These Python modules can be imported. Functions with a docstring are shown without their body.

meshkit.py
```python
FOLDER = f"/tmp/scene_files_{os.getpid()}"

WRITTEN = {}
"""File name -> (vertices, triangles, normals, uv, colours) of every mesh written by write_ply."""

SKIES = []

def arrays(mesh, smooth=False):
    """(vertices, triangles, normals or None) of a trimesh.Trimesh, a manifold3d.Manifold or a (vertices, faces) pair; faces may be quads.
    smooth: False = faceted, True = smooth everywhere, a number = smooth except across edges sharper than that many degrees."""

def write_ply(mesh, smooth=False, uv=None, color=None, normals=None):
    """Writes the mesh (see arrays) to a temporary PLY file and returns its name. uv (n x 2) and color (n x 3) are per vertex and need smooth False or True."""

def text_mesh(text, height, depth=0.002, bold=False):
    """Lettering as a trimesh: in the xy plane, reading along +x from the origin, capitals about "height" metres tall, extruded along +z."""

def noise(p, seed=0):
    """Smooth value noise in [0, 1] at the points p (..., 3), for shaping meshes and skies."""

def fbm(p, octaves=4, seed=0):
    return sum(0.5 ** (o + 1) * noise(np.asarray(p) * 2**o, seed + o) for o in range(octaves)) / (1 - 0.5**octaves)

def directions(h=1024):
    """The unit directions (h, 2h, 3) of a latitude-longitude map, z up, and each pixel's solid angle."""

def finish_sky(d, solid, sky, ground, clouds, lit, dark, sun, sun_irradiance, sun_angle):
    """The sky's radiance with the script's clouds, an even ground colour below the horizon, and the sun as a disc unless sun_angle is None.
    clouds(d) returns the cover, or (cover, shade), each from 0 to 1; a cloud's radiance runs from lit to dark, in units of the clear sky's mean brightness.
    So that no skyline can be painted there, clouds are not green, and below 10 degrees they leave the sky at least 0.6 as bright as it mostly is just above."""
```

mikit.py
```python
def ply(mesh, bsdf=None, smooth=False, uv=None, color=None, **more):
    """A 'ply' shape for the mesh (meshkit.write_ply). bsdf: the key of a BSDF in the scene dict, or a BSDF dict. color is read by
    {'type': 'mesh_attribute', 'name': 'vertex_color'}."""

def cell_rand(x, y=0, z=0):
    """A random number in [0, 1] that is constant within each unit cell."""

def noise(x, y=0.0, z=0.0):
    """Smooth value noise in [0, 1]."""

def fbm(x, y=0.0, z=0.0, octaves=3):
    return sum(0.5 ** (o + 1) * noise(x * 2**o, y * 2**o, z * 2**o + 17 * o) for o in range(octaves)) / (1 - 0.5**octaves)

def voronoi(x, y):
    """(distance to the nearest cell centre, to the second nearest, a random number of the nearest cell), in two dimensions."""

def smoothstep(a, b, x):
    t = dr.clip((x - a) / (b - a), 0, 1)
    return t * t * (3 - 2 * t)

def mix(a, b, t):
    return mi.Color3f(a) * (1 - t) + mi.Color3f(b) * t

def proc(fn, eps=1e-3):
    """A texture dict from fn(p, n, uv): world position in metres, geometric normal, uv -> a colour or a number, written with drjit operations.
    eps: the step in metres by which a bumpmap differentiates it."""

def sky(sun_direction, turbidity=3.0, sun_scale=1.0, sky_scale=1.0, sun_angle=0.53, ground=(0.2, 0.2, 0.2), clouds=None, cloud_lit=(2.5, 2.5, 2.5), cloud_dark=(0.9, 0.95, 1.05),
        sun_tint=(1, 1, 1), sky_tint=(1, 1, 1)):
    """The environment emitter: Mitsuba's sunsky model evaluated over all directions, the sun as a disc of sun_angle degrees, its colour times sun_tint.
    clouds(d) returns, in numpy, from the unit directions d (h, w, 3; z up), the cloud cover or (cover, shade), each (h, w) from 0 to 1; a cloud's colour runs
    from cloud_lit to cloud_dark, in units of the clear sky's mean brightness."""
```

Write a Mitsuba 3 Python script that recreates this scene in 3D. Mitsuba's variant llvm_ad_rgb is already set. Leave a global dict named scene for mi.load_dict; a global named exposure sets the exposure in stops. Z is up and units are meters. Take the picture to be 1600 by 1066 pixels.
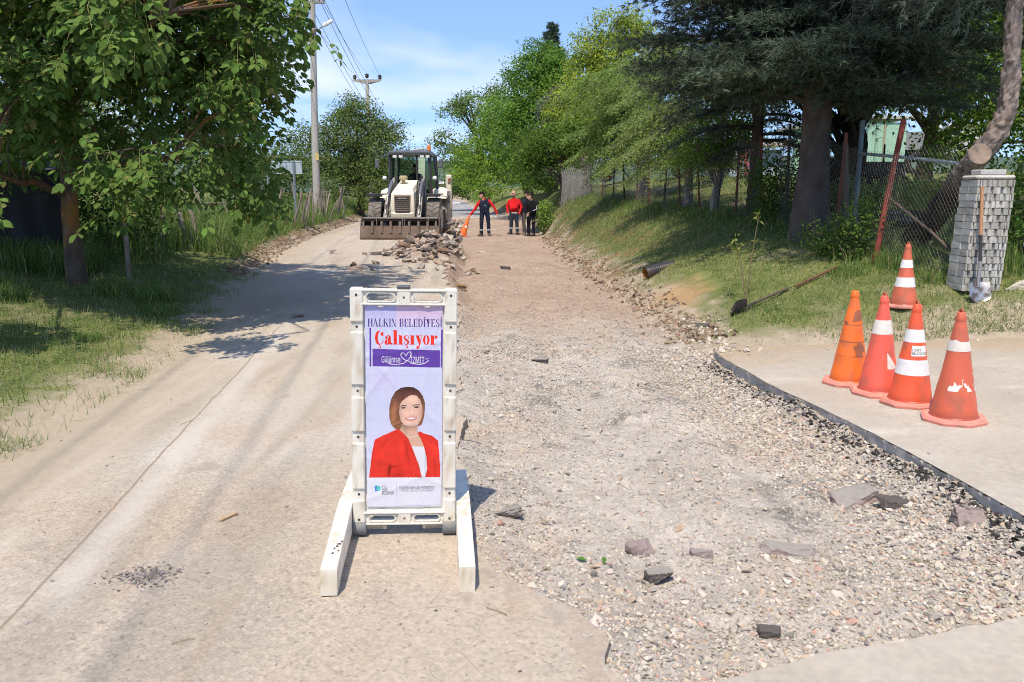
import math, random
import numpy as np, trimesh, mitsuba as mi, drjit as dr, mikit, meshkit, shapely
from shapely.geometry import Polygon, Point, LineString, box as sbox
from shapely import affinity
from shapely.ops import unary_union
import manifold3d as m3
from mikit import noise, fbm, voronoi, smoothstep, mix, proc
T = mi.ScalarTransform4f
scene, labels = {}, {}

# ------------------------------------------------------------------ camera, sky, exposure
PITCH = math.atan(233 / 1280)
scene['camera'] = {'type': 'perspective', 'fov': 2 * math.degrees(math.atan(800 / 1280)), 'fov_axis': 'x', 'near_clip': 0.05, 'far_clip': 6000.0,
                   'to_world': T().look_at(origin=[0, 0, 1.62], target=[0, math.cos(PITCH), 1.62 - math.sin(PITCH)], up=[0, 0, 1])}


def clouds(d):
    z = np.maximum(d[..., 2], 0.03)
    q = np.stack([d[..., 0] / z, d[..., 1] / z, 0 * z], -1)
    a = meshkit.fbm(q * [0.55, 0.22, 1] + [3.1, 7.4, 0], 5, seed=4)
    b = meshkit.fbm(q * [0.10, 0.07, 1] + [9.3, 2.2, 0], 3, seed=9)
    c = np.clip((a - 0.46) * 3.6, 0, 1) * np.clip((b - 0.36) * 4.0, 0, 1)
    return 0.06 + 0.62 * c, 0.0 * c


scene['sky'] = mikit.sky((-0.11, -0.50, 0.87), turbidity=3.0, sun_scale=1.0, sky_scale=1.2, clouds=clouds, cloud_lit=(2.5, 2.55, 2.65), sky_tint=(0.90, 1.03, 1.24), sun_tint=(0.955, 1.0, 1.075))
exposure = 1.85


# ------------------------------------------------------------------ naming helpers
def num(base):
    def used(k):
        return k in scene or k in labels or k in _roots
    k, i = base, 0
    while used(k):
        i += 1
        k = f'{base}_{i:03d}'
    _roots.add(k)
    return k


_roots = set()


def thing(name, label, cat, group=None):
    k = num(name)
    labels[k] = {'label': label, 'category': cat}
    if group:
        labels[k]['group'] = group
    return k


def part(parent, name, shape, label=None, kind=None):
    k = num(parent + '__' + name)
    scene[k] = shape
    if label or kind:
        labels[k] = {}
        if label:
            labels[k]['label'] = label
        if kind:
            labels[k]['kind'] = kind
    return k


def single(name, shape, label, cat, group=None):
    k = thing(name, label, cat, group)
    scene[k] = shape
    return k


def struct(name, shape, kind='structure', label=None, cat=None):
    k = num(name)
    scene[k] = shape
    labels[k] = {'kind': kind}
    if label:
        labels[k]['label'] = label
    if cat:
        labels[k]['category'] = cat
    return k


# ------------------------------------------------------------------ mesh helpers
cat = lambda ms: trimesh.util.concatenate([m for m in ms if m is not None])
TM = lambda v, f: trimesh.Trimesh(np.asarray(v, float), np.asarray(f, int), process=False)


def move(m, loc=(0, 0, 0), rz=0.0, rx=0.0, ry=0.0, s=1.0):
    m = m.copy()
    R = trimesh.transformations.euler_matrix(math.radians(rx), math.radians(ry), math.radians(rz), 'sxyz')
    if s != 1.0:
        m.apply_scale(s)
    m.apply_transform(R)
    m.apply_translation(loc)
    return m


def box(x0, x1, y0, y1, z0, z1, b=0.0):
    if b <= 0:
        m = trimesh.creation.box(extents=(x1 - x0, y1 - y0, z1 - z0))
        m.apply_translation(((x0 + x1) / 2, (y0 + y1) / 2, (z0 + z1) / 2))
        return m
    pts = []
    b = min(b, (x1 - x0) * .45, (y1 - y0) * .45, (z1 - z0) * .45)
    for sx in (0, 1):
        for sy in (0, 1):
            for sz in (0, 1):
                p = np.array([(x0, x1)[sx], (y0, y1)[sy], (z0, z1)[sz]], float)
                d = np.array([1 - 2 * sx, 1 - 2 * sy, 1 - 2 * sz]) * b
                pts += [p + d * [0, 1, 1], p + d * [1, 0, 1], p + d * [1, 1, 0]]
    return trimesh.convex.convex_hull(np.array(pts))


def hull(pts):
    return trimesh.convex.convex_hull(np.asarray(pts, float))


def tube(pts, rad, sides=8, cap=True):
    p = np.asarray(pts, float)
    n = len(p)
    r = np.broadcast_to(np.asarray(rad, float), (n,))
    t = np.gradient(p, axis=0)
    t /= np.linalg.norm(t, axis=1, keepdims=True) + 1e-12
    ref = np.array([0, 0, 1.0]) if np.mean(np.abs(t[:, 2])) < 0.8 else np.array([1.0, 0.1, 0])
    a = np.cross(t, ref)
    a /= np.linalg.norm(a, axis=1, keepdims=True) + 1e-12
    b = np.cross(t, a)
    ang = np.arange(sides) * 2 * np.pi / sides
    v = p[:, None] + r[:, None, None] * (np.cos(ang)[None, :, None] * a[:, None] + np.sin(ang)[None, :, None] * b[:, None])
    i, j = np.meshgrid(np.arange(n - 1), np.arange(sides), indexing='ij')
    q = np.stack([i * sides + j, (i + 1) * sides + j, (i + 1) * sides + (j + 1) % sides, i * sides + (j + 1) % sides], -1).reshape(-1, 4)
    f = np.vstack([q[:, [0, 2, 1]], q[:, [0, 3, 2]]])
    v = v.reshape(-1, 3)
    if cap:
        c0, c1 = len(v), len(v) + 1
        v = np.vstack([v, p[:1], p[-1:]])
        k = np.arange(sides)
        f = np.vstack([f, np.stack([0 * k + c0, k, (k + 1) % sides], 1), np.stack([0 * k + c1, (n - 1) * sides + (k + 1) % sides, (n - 1) * sides + k], 1)])
    m = TM(v, f)
    return m


def cyl(p0, p1, r, sides=12):
    return tube([p0, p1], r, sides)


def lathe(prof, sides=32, axis='z'):
    m = trimesh.creation.revolve(np.asarray(prof, float), sections=sides)
    if axis == 'x':
        m = move(m, ry=90)
    return m


def extrude(poly, h):
    gs = getattr(poly, 'geoms', [poly])
    return cat([trimesh.creation.extrude_polygon(g, h, engine='earcut') for g in gs if g.area > 1e-12])


def prism_x(profile, x0, x1):
    """profile: (y, z) points; extruded along x."""
    m = extrude(Polygon(profile), x1 - x0)
    v = m.vertices.copy()
    m.vertices = np.stack([v[:, 2] + x0, v[:, 0], v[:, 1]], 1)
    return m


PALETTE, _PAL = [], {}


def pal(col, dirtcol=(0, 0, 0)):
    """The number of a base colour and the colour of what lies on it, in the table the materials read."""
    key = tuple(np.round(np.r_[np.asarray(col, float), np.asarray(dirtcol, float)], 4))
    if key not in _PAL:
        _PAL[key] = len(PALETTE)
        PALETTE.append(key)
    return _PAL[key]


def plyc(mesh, bsdf, smooth=False, color=None, base=None, bright=None, dirtcol=(0, 0, 0), dirt=None):
    """A ply whose uv holds (colour number + brightness, dirt): either one colour per piece, or a base colour with uneven brightness and dirt."""
    n = len(mesh.vertices)
    if base is not None:
        b = np.full(n, .5) if bright is None else np.clip(np.ravel(bright) * .5, .01, .98)
        k = np.zeros(n) if dirt is None else np.clip(np.ravel(dirt), 0, 1)
        return mikit.ply(mesh, bsdf, smooth=smooth, uv=np.c_[pal(base, dirtcol) + b, k])
    if color is None or bsdf == 'm_print':
        return mikit.ply(mesh, bsdf, smooth=smooth, color=color)
    q = np.round(np.sqrt(np.clip(color, 0, 1)) * 36).astype(int)
    code = q[:, 0] * 1369 + q[:, 1] * 37 + q[:, 2]
    table = np.zeros(37 ** 3)
    for k in np.nonzero(np.bincount(code, minlength=37 ** 3))[0]:
        table[k] = pal((np.array([k // 1369, k // 37 % 37, k % 37]) / 36) ** 2)
    idx = table[code]
    return mikit.ply(mesh, bsdf, smooth=smooth, uv=np.c_[idx + .5, np.zeros(n)])


def mk(mesh, col, bsdf='vc', smooth=35, var=0.10, fs=4.0, dirt=None, dirtcol=(0.33, 0.27, 0.20), seed=0):
    """A ply in the thing's own colour, slightly uneven, with optional dirt amount dirt(points) in 0..1."""
    if smooth is not True and smooth is not False:
        mesh = trimesh.graph.smooth_shade(mesh, angle=math.radians(smooth), facet_minarea=None)
    v = np.asarray(mesh.vertices)
    b = 1 + var * (2 * meshkit.fbm(v * fs + seed * 3.7, 3, seed=seed) - 1)
    return plyc(mesh, bsdf, bool(smooth), base=col, bright=b, dirtcol=dirtcol, dirt=None if dirt is None else dirt(v))


def pal_col(p, n, uv):
    t = np.array(PALETTE, float).T
    i = mi.UInt32(dr.floor(uv.x))
    b = (uv.x - dr.floor(uv.x)) * 2
    g = [dr.gather(mi.Float, mi.Float(np.ascontiguousarray(t[k], np.float32)), i) for k in range(6)]
    return mi.Color3f(g[0], g[1], g[2]) * b * (1 - uv.y) + mi.Color3f(g[3], g[4], g[5]) * uv.y


VC = proc(pal_col)
two = lambda b: {'type': 'twosided', 'bsdf': b}
scene['vc'] = two({'type': 'principled', 'base_color': VC, 'roughness': 0.75, 'specular': 0.3})
scene['vc_rough'] = two({'type': 'diffuse', 'reflectance': VC})
scene['vc_satin'] = two({'type': 'principled', 'base_color': VC, 'roughness': 0.42, 'specular': 0.5})
scene['vc_gloss'] = two({'type': 'principled', 'base_color': VC, 'roughness': 0.2, 'specular': 0.5, 'clearcoat': 0.3})
scene['vc_metal'] = two({'type': 'principled', 'base_color': VC, 'roughness': 0.38, 'metallic': 0.8})
scene['leafy'] = {'type': 'principledthin', 'base_color': VC, 'roughness': 0.42, 'diff_trans': 0.75, 'eta': 1.4}
scene['needle'] = {'type': 'principledthin', 'base_color': VC, 'roughness': 0.6, 'diff_trans': 0.4, 'eta': 1.3}
scene['glass'] = {'type': 'thindielectric', 'int_ior': 1.5}

# ------------------------------------------------------------------ the lie of the land
YS = np.array([0, 3, 5.2, 8, 8.8, 10, 12, 14, 16, 20, 26, 31, 36, 45, 53, 60, 80, 110, 200, 400, 3000.])


def tab(pairs):
    a = np.array(pairs, float)
    return np.interp(YS, a[:, 0], a[:, 1])


XL = tab([(0, -3.3), (3, -3.3), (5.2, -3.4), (8, -3.7), (10, -4.0), (12, -4.5), (16, -5.2), (21, -6.0), (26, -6.5), (31, -6.9), (36, -7.3), (45, -8.2), (60, -9.6), (80, -11), (110, -14), (200, -30), (400, -60)])
XR = tab([(0, 2.5), (3, 2.5), (8, 2.05), (8.8, 2.1), (10, 2.15), (12, 2.05), (16, 1.8), (21, 1.64), (26, 1.5), (31, 1.44), (36, 1.3), (45, 0.6), (53, -.8), (60, -1.9), (80, -4.1), (110, -6.4), (200, -22), (400, -50)])
XF = tab([(0, 6.5), (8.8, 6.0), (10, 5.5), (12, 5.15), (14, 4.95), (16, 4.9), (20, 4.6), (26, 3.8), (31, 2.95), (36, 2.5), (45, 2.2), (53, 1.2), (60, 0.2), (80, -2), (110, -4), (200, -18), (400, -44)])
ZR = tab([(0, 0), (8, 0), (12, .03), (18, .12), (25, .2), (60, .2), (80, .3), (200, .5)])
ZB = tab([(0, -.12), (8, -.10), (12, -.10), (18, -.13), (26, -.15), (34, -.18), (42, -.02), (48, .14), (60, .16), (80, .26), (200, .46)])
RA = tab([(0, -.1), (8, -.1), (8.8, .03), (10, .14), (12, .3), (14, .42), (16, .38), (20, .3), (26, .32), (31, .42), (36, .55), (45, .5), (60, .45), (200, .7)])
RB = tab([(0, -.1), (8, -.08), (8.8, .12), (10, .27), (12, .5), (14, .72), (16, .8), (20, .78), (26, .85), (31, 1.0), (36, 1.15), (45, .9), (60, .9), (200, 1)])
RF = tab([(0, -.05), (8, 0), (8.8, .36), (10, .50), (12, .7), (14, .92), (16, 1.05), (20, 1.08), (26, 1.22), (31, 1.42), (36, 1.6), (45, 1.4), (60, 1.2), (200, 1.2)])
RY = tab([(0, 0), (8, .1), (8.8, .5), (10, .75), (14, 1.1), (20, 1.5), (26, 1.95), (31, 2.1), (60, 2.1), (400, 2)])
RW = tab([(0, .1), (8, .3), (10, .9), (14, 1.5), (20, 2.0), (26, 2.3), (31, 2.4), (400, 2.5), (3000, 14)])
LB = tab([(0, .03), (8, .03), (12, .05), (16, .15), (20, .26), (31, .3), (45, .3), (200, .1)])
LA = tab([(0, .07), (8, .1), (12, .22), (16, .3), (20, .34), (31, .4), (45, .4), (200, .3)])
L1 = tab([(0, .3), (8, .38), (12, .42), (20, .4), (31, .5), (200, .5)])
O = np.ones_like(YS)
COLX = [-400 * O, -30 * O - 0.2 * YS * (YS > 60), XL - 4, XL - 1.5, XL - .5, XL, XL + .35, XL + .8, XR - .7, XR - .3, XR, XR + .28 * (XF - XR), XR + .62 * (XF - XR), XF, XF + 3.2, 22 * O, 400 * O]
COLZ = [1.5 * O, ZR + .6, ZR + L1, ZR + LA, ZR + LB, ZR + .02, ZR - .03, ZR - .35, ZB - .3, ZB - .05, ZB + .04, RA, RB, RF, RY, RW, RW + 1.]


def at_y(col, y):
    return np.interp(y, YS, col)


def base_h(x, y):
    x, y = np.broadcast_arrays(np.asarray(x, float), np.asarray(y, float))
    xs = [at_y(c, y) for c in COLX]
    zs = [at_y(c, y) for c in COLZ]
    z = zs[0].copy()
    for k in range(len(xs) - 1):
        t = np.clip((x - xs[k]) / (xs[k + 1] - xs[k]), 0, 1)
        z += (zs[k + 1] - zs[k]) * t
    return z


def ground_h(x, y):
    x, y = np.broadcast_arrays(np.asarray(x, float), np.asarray(y, float))
    p = np.stack([x, y, 0 * x], -1)
    off = np.clip(np.maximum(at_y(XL, y) - x, x - at_y(XR, y)) / 0.8, 0, 1)
    near = np.clip((70 - y) / 20, 0, 1)
    return base_h(x, y) + near * ((meshkit.fbm(p * 0.9, 3, seed=3) - .5) * .16 * off + (meshkit.fbm(p * 5, 3, seed=5) - .5) * (.03 + .05 * off))


def bed_h(x, y):
    x, y = np.broadcast_arrays(np.asarray(x, float), np.asarray(y, float))
    p = np.stack([x, y, 0 * x], -1)
    rut = 0.018 * np.sin((x - at_y(XR, y)) * 5.2 + .6)
    z = at_y(ZB, y) + rut + (meshkit.fbm(p * [1.3, .8, 1], 3, seed=11) - .5) * .08 + (meshkit.fbm(p * 9, 4, seed=12) - .5) * .055
    z += np.clip((meshkit.fbm(p * 3.1, 3, seed=14) - .60) * 5, 0, 1) * .03 * (y < 12)
    q = np.clip(1 - (x - xb(y)) / (.22 + .25 * meshkit.noise(p * 1.7, seed=16)), 0, 1)
    z = z + (at_y(ZR, y) - .012 - z) * (q * q * (3 - 2 * q)) * np.clip(1.0 - .5 * (meshkit.noise(p * [.9, .9, 1], seed=17) > .8), 0, 1)
    z += .085 * (.6 + .7 * meshkit.noise(p * 3.3, seed=18)) * np.clip(1 - np.abs(x - slab_edge(y) + .02) / .33, 0, 1) * np.clip((9 - y) / 2, 0, 1)
    return z


def xb(y):
    y = np.asarray(y, float)
    x = np.interp(y, [0, 2.5, 2.77, 2.95, 3.1, 3.6, 4.2, 5.06, 6.85, 10.4, 16, 23.5, 27, 31, 36, 44, 46, 50, 60, 400], [.42, .38, .36, .24, .06, -.12, -.22, -.35, -.47, -.7, -1.3, -1.6, -2.15, -2.7, -3.1, -3.6, -1.5, 0.3, 0, 0])
    edge = np.interp(y, YS, XR) + .3
    x = np.where(y > 47, edge, x)
    q = np.stack([y * 0 + .3, y, y * 0], -1)
    return x + (meshkit.fbm(q * 2.3, 4, seed=21) - .5) * .34 * (y < 47) + (meshkit.noise(q * 9, seed=22) - .5) * .05 * (y < 47)


def road_h(x, y):
    x, y = np.broadcast_arrays(np.asarray(x, float), np.asarray(y, float))
    p = np.stack([x, y, 0 * x], -1)
    return at_y(ZR, y) + .004 + (meshkit.fbm(p * .8, 3, seed=31) - .5) * .03 * (y < 60)


def surf(x, y):
    """The surface one stands on, whichever sheet is uppermost."""
    x, y = np.broadcast_arrays(np.asarray(x, float), np.asarray(y, float))
    z = ground_h(x, y)
    inb = (x > xb(y) - .5) & (x < at_y(XR, y) + .2) & (y < 47)
    z = np.where(inb, np.maximum(z, bed_h(x, y)), z)
    inr = (x < xb(y)) & (x > at_y(XL, y) - .3)
    z = np.where(inr, np.maximum(z, road_h(x, y)), z)
    sl = (x > slab_edge(y)) & (y < 8.2)
    return np.where(sl, np.maximum(z, slab_h(x, y)), z)


def slab_edge(y):
    y = np.asarray(y, float)
    q = np.stack([y, y * 0 + 5, y * 0], -1)
    return np.interp(y, [1, 3.7, 4.28, 4.9, 5.68, 6.63, 7.6, 8.09, 8.3], [2.56, 2.50, 2.46, 2.39, 2.29, 2.13, 2.03, 2.02, 2.12]) + (meshkit.fbm(q * 3, 3, seed=41) - .5) * .03


def slab_h(x, y):
    return .05 + .035 * (np.asarray(x, float) - 2) + 0 * np.asarray(y, float)


def grid(xf, yv, hf, nx):
    """A sheet: for every y a row of nx points between the two xf(y)."""
    s = np.linspace(0, 1, nx)
    x0, x1 = xf(yv)
    X = x0[:, None] + (x1 - x0)[:, None] * s[None]
    Y = np.repeat(yv[:, None], nx, 1)
    Z = hf(X, Y)
    return X, Y, Z


def sheet(X, Y, Z):
    n, m = X.shape
    i, j = np.meshgrid(np.arange(n - 1), np.arange(m - 1), indexing='ij')
    a = i * m + j
    q = np.stack([a, a + 1, a + m + 1, a + m], -1).reshape(-1, 4)
    return TM(np.stack([X, Y, Z], -1).reshape(-1, 3), np.vstack([q[:, [0, 1, 2]], q[:, [0, 2, 3]]]))


def pl(v, xs, ys):
    """Piecewise-linear interpolation in drjit."""
    out = mi.Float(float(ys[0]))
    for k in range(len(xs) - 1):
        d = float(ys[k + 1] - ys[k])
        if abs(d) > 1e-6:
            out += d * dr.clip((v - float(xs[k])) / float(xs[k + 1] - xs[k]), 0, 1)
    return out


sel = [0, 2, 3, 6, 8, 9, 10, 12, 13, 15, 16, 17]
cl = lambda v: dr.clip(v, 0, 1)


def ground_col(p, n, uv):
    x, y = p.x, p.y
    l = pl(y, YS[sel], XL[sel]) - x
    r = x - pl(y, YS[sel], XR[sel])
    big, mid, fine = fbm(x * .7, y * .7, 1.5, 3), fbm(x * 3.1, y * 3.1, 4.5, 3), fbm(x * 17, y * 17, 2.5, 3)
    soil = mix((.33, .275, .205), (.43, .37, .285), fine)
    turf = mix((.09, .125, .04), (.20, .215, .085), cl(mid * 1.6 - .3))
    turf = mix(turf, (.30, .26, .15), smoothstep(.55, .8, fine) * .45)
    bare_l = 1 - smoothstep(-.1, .5, l + (mid - .5) * 1.1 + (fine - .5) * .5)
    bare_r = 1 - smoothstep(.15, .8, r + (mid - .5) * 1.3)
    apron = smoothstep(7.6, 8.0, y) * (1 - smoothstep(8.9, 9.7, y + (mid - .5) * 1.2)) * smoothstep(-.1, .2, r)
    bare = dr.maximum(dr.select(l > 0, bare_l, dr.select(r > 0, bare_r, 1.0)), apron)
    bare = dr.maximum(bare, smoothstep(.60, .72, big) * .5)
    col = mix(turf, soil, bare)
    dx, dy = x - 2.45, y - 12.1
    ex = smoothstep(.3, 1.0, 1.25 - dr.sqrt(dr.square(dx / .55) + dr.square(dy / 1.2)) + (mid - .5) * .9)
    col = mix(col, mix((.33, .20, .095), (.45, .31, .18), fine), ex * .85)
    cut = cl((.955 - n.z) * 14) * smoothstep(13, 16, y) * (1 - smoothstep(60, 70, y)) * smoothstep(.42, .6, mid)
    return mix(col, (.22, .135, .085), cut * .8)


scene['m_ground'] = two({'type': 'diffuse', 'reflectance': proc(ground_col)})


def road_col(p, n, uv):
    x, y = p.x, p.y
    big, mid, fine = fbm(x * .6, y * .35, 3.5, 3), fbm(x * 2.4, y * 1.5, 6.5, 3), fbm(x * 38, y * 38, 2.5, 2)
    c = mix((.425, .368, .298), (.48, .432, .365), cl(big * 1.5 - .25))
    c = mix(c, (.44, .355, .27), smoothstep(.5, .72, mid) * .55)
    c = mix(c, (.52, .495, .455), smoothstep(.55, .8, fbm(x * 1.1 + 9, y * .5, 1.5, 3)) * .7)
    c *= 1 - .16 * smoothstep(.5, .7, fbm(x * 2.6 + 1, y * .35, 5.5, 3))
    c *= .86 + .28 * fine
    first, second, which = voronoi(x * 75, y * 75)
    near = 1 - smoothstep(4, 8, y)
    c *= 1 + near * (.20 * (which - .5) - .22 * smoothstep(.93, .97, which) + .16 * smoothstep(.02, .05, which) - .16)
    c = mix(c, (.33, .265, .20), smoothstep(.56, .72, fbm(x * 3.6 + 2, y * .5 + 4, 2.5, 3)) * .35)
    c = mix(c, (.28, .25, .225), smoothstep(.66, .74, fbm(x * 5.5, y * 4.5, 9.5, 3)) * .4)
    first, second, which = voronoi(x * 42, y * 42)
    worn = smoothstep(.45, .62, fbm(x * .9 + 4, y * .9, 8.5, 3)) * (1 - smoothstep(4.2, 5.5, y))
    c *= 1 - worn * .16 * (1 - smoothstep(.03, .2, second - first)) + worn * .12 * (which - .4)
    # the joint in the paving and the pale strip along it
    s = x - pl(y, [2.0, 2.83, 4.63, 9.44, 13], [-1.82, -1.92, -2.16, -2.77, -3.2])
    j = s + .015 * (noise(y * 6, 1.5, 0) - .5)
    keep = 1 - smoothstep(9.2, 10.5, y)
    c = mix(c, (.55, .52, .47), (1 - smoothstep(0, .16, dr.abs(s - .10))) * keep * smoothstep(.3, .6, mid) * .6)
    c = mix(c, (.57, .52, .44), (1 - smoothstep(.02, .14, dr.abs(s + .40))) * keep * smoothstep(.35, .65, fbm(x * 9, y * 1.2, 2.5, 2)) * .6)
    c = mix(c, (.24, .19, .14), (1 - smoothstep(.004, .011, dr.abs(j))) * keep * .75)
    # hairline cracks near the broken edge
    f2, s2, w2 = voronoi(x * 1.6 + .35 * noise(x * 5, y * 5, 1), y * 1.6 + .35 * noise(x * 5, y * 5, 7))
    c = mix(c, (.20, .165, .13), (1 - smoothstep(.0, .016, s2 - f2)) * (1 - smoothstep(4.6, 5.6, y)) * smoothstep(-1.4, -.6, x) * .4 * smoothstep(.35, .6, fbm(x * 1.3, y * 1.3, 5.5, 2)))
    c = mix(c, (.30, .30, .31), smoothstep(46, 50, y) * .9)
    edge = x - pl(y, YS[sel], XL[sel])
    c = mix(c, mix((.36, .30, .225), (.44, .38, .295), fine), 1 - smoothstep(.2, 1.3, edge + (mid - .5) * 1.2))
    wall = 1 - smoothstep(.5, .8, n.z)
    return mix(c, (.20, .18, .16), wall * .7)


scene['m_road'] = two({'type': 'bumpmap', 'arbitrary': proc(lambda p, n, uv: fbm(p.x * 45, p.y * 45, 1.5, 2), eps=.004), 'scale': .006, 'bsdf': {'type': 'diffuse', 'reflectance': proc(road_col)}})


def bed_col(p, n, uv):
    x, y = p.x, p.y
    mid, fine = fbm(x * 2.1, y * 1.3, 6.5, 3), fbm(x * 45, y * 45, 2.5, 2)
    grey = mix((.335, .305, .265), (.485, .445, .395), cl(mid * 1.5 - .2))
    grey = mix(grey, (.42, .35, .28), smoothstep(.5, .7, fbm(x * 1.4 + 3, y * .9, 9.5, 3)) * .75)
    red = mix((.325, .235, .18), (.43, .345, .275), cl(mid * 1.6 - .25))
    c = mix(grey, red, smoothstep(8.6, 12.5, y + (mid - .5) * 3))
    f, s, w = voronoi(x * 70, y * 70)
    c *= .78 + .26 * smoothstep(.02, .3, s - f) + .25 * (w - .5) * (1 - smoothstep(12, 20, y))
    c = mix(c, (.10, .095, .09), smoothstep(.58, .70, fbm(x * 3.3, y * 2.6, 12.5, 3)) * .7 * smoothstep(.3, .6, fine) * (1 - smoothstep(9, 11, y)))
    c = mix(c, (.62, .60, .55), smoothstep(.80, .88, fbm(x * 14, y * 10, 4.5, 2)) * .6 * smoothstep(8, 11, y))
    return c * (.85 + .3 * fine)


scene['m_bed'] = two({'type': 'diffuse', 'reflectance': proc(bed_col)})


def slab_col(p, n, uv):
    x, y, z = p.x, p.y, p.z
    mid, fine = fbm(x * 1.6, y * 2.2, 2.5, 3), fbm(x * 40, y * 40, z * 40, 2)
    c = mix((.39, .35, .29), (.47, .43, .37), cl(mid * 1.6 - .3))
    c = mix(c, (.60, .56, .49), smoothstep(.5, .75, fbm(x * .9 + 2, y * 2.4, 7.5, 3)) * .6)
    c = mix(c, (.38, .29, .19), smoothstep(7.1, 8.2, y + (mid - .5) * 1.6) * .75)
    c *= .88 + .24 * fine
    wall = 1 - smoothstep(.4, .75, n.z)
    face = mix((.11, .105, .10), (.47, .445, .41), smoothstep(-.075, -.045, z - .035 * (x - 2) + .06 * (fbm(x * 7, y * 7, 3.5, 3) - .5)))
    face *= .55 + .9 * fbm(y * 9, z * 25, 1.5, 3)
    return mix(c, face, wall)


scene['m_slab'] = two({'type': 'diffuse', 'reflectance': proc(slab_col)})

# ground sheet
gx = np.unique(np.concatenate([np.linspace(-400, -40, 25), np.linspace(-40, -12, 36), np.arange(-12, 8, .11), np.linspace(8, 24, 50), np.linspace(24, 400, 40)]))
gy = np.unique(np.concatenate([np.arange(.5, 14, .11), np.arange(14, 30, .16), np.arange(30, 60, .35), np.linspace(60, 130, 40), np.linspace(130, 3000, 30)]))
GX, GY = np.meshgrid(gx, gy)
gm = sheet(GX, GY, ground_h(GX, GY))
struct('ground', mikit.ply(gm, 'm_ground', smooth=True))

ry = np.unique(np.concatenate([np.arange(1.2, 8, .05), np.arange(8, 20, .1), np.arange(20, 60, .3), np.linspace(60, 200, 60)]))
X, Y, Z = grid(lambda y: (at_y(XL, y) - .3, xb(y)), ry, road_h, 70)
e = X[:, -1:] - X[:, -2:-1]
Xe = np.hstack([X, X[:, -1:] + .006, X[:, -1:] + .02])
Ye = np.hstack([Y, Y[:, -1:], Y[:, -1:]])
drop = np.where(ry < 46.5, .10, .01)[:, None]
Ze = np.hstack([Z, Z[:, -1:] - .012, Z[:, -1:] - drop - .12])
struct('old_road', mikit.ply(sheet(Xe, Ye, Ze), 'm_road', smooth=40))

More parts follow.
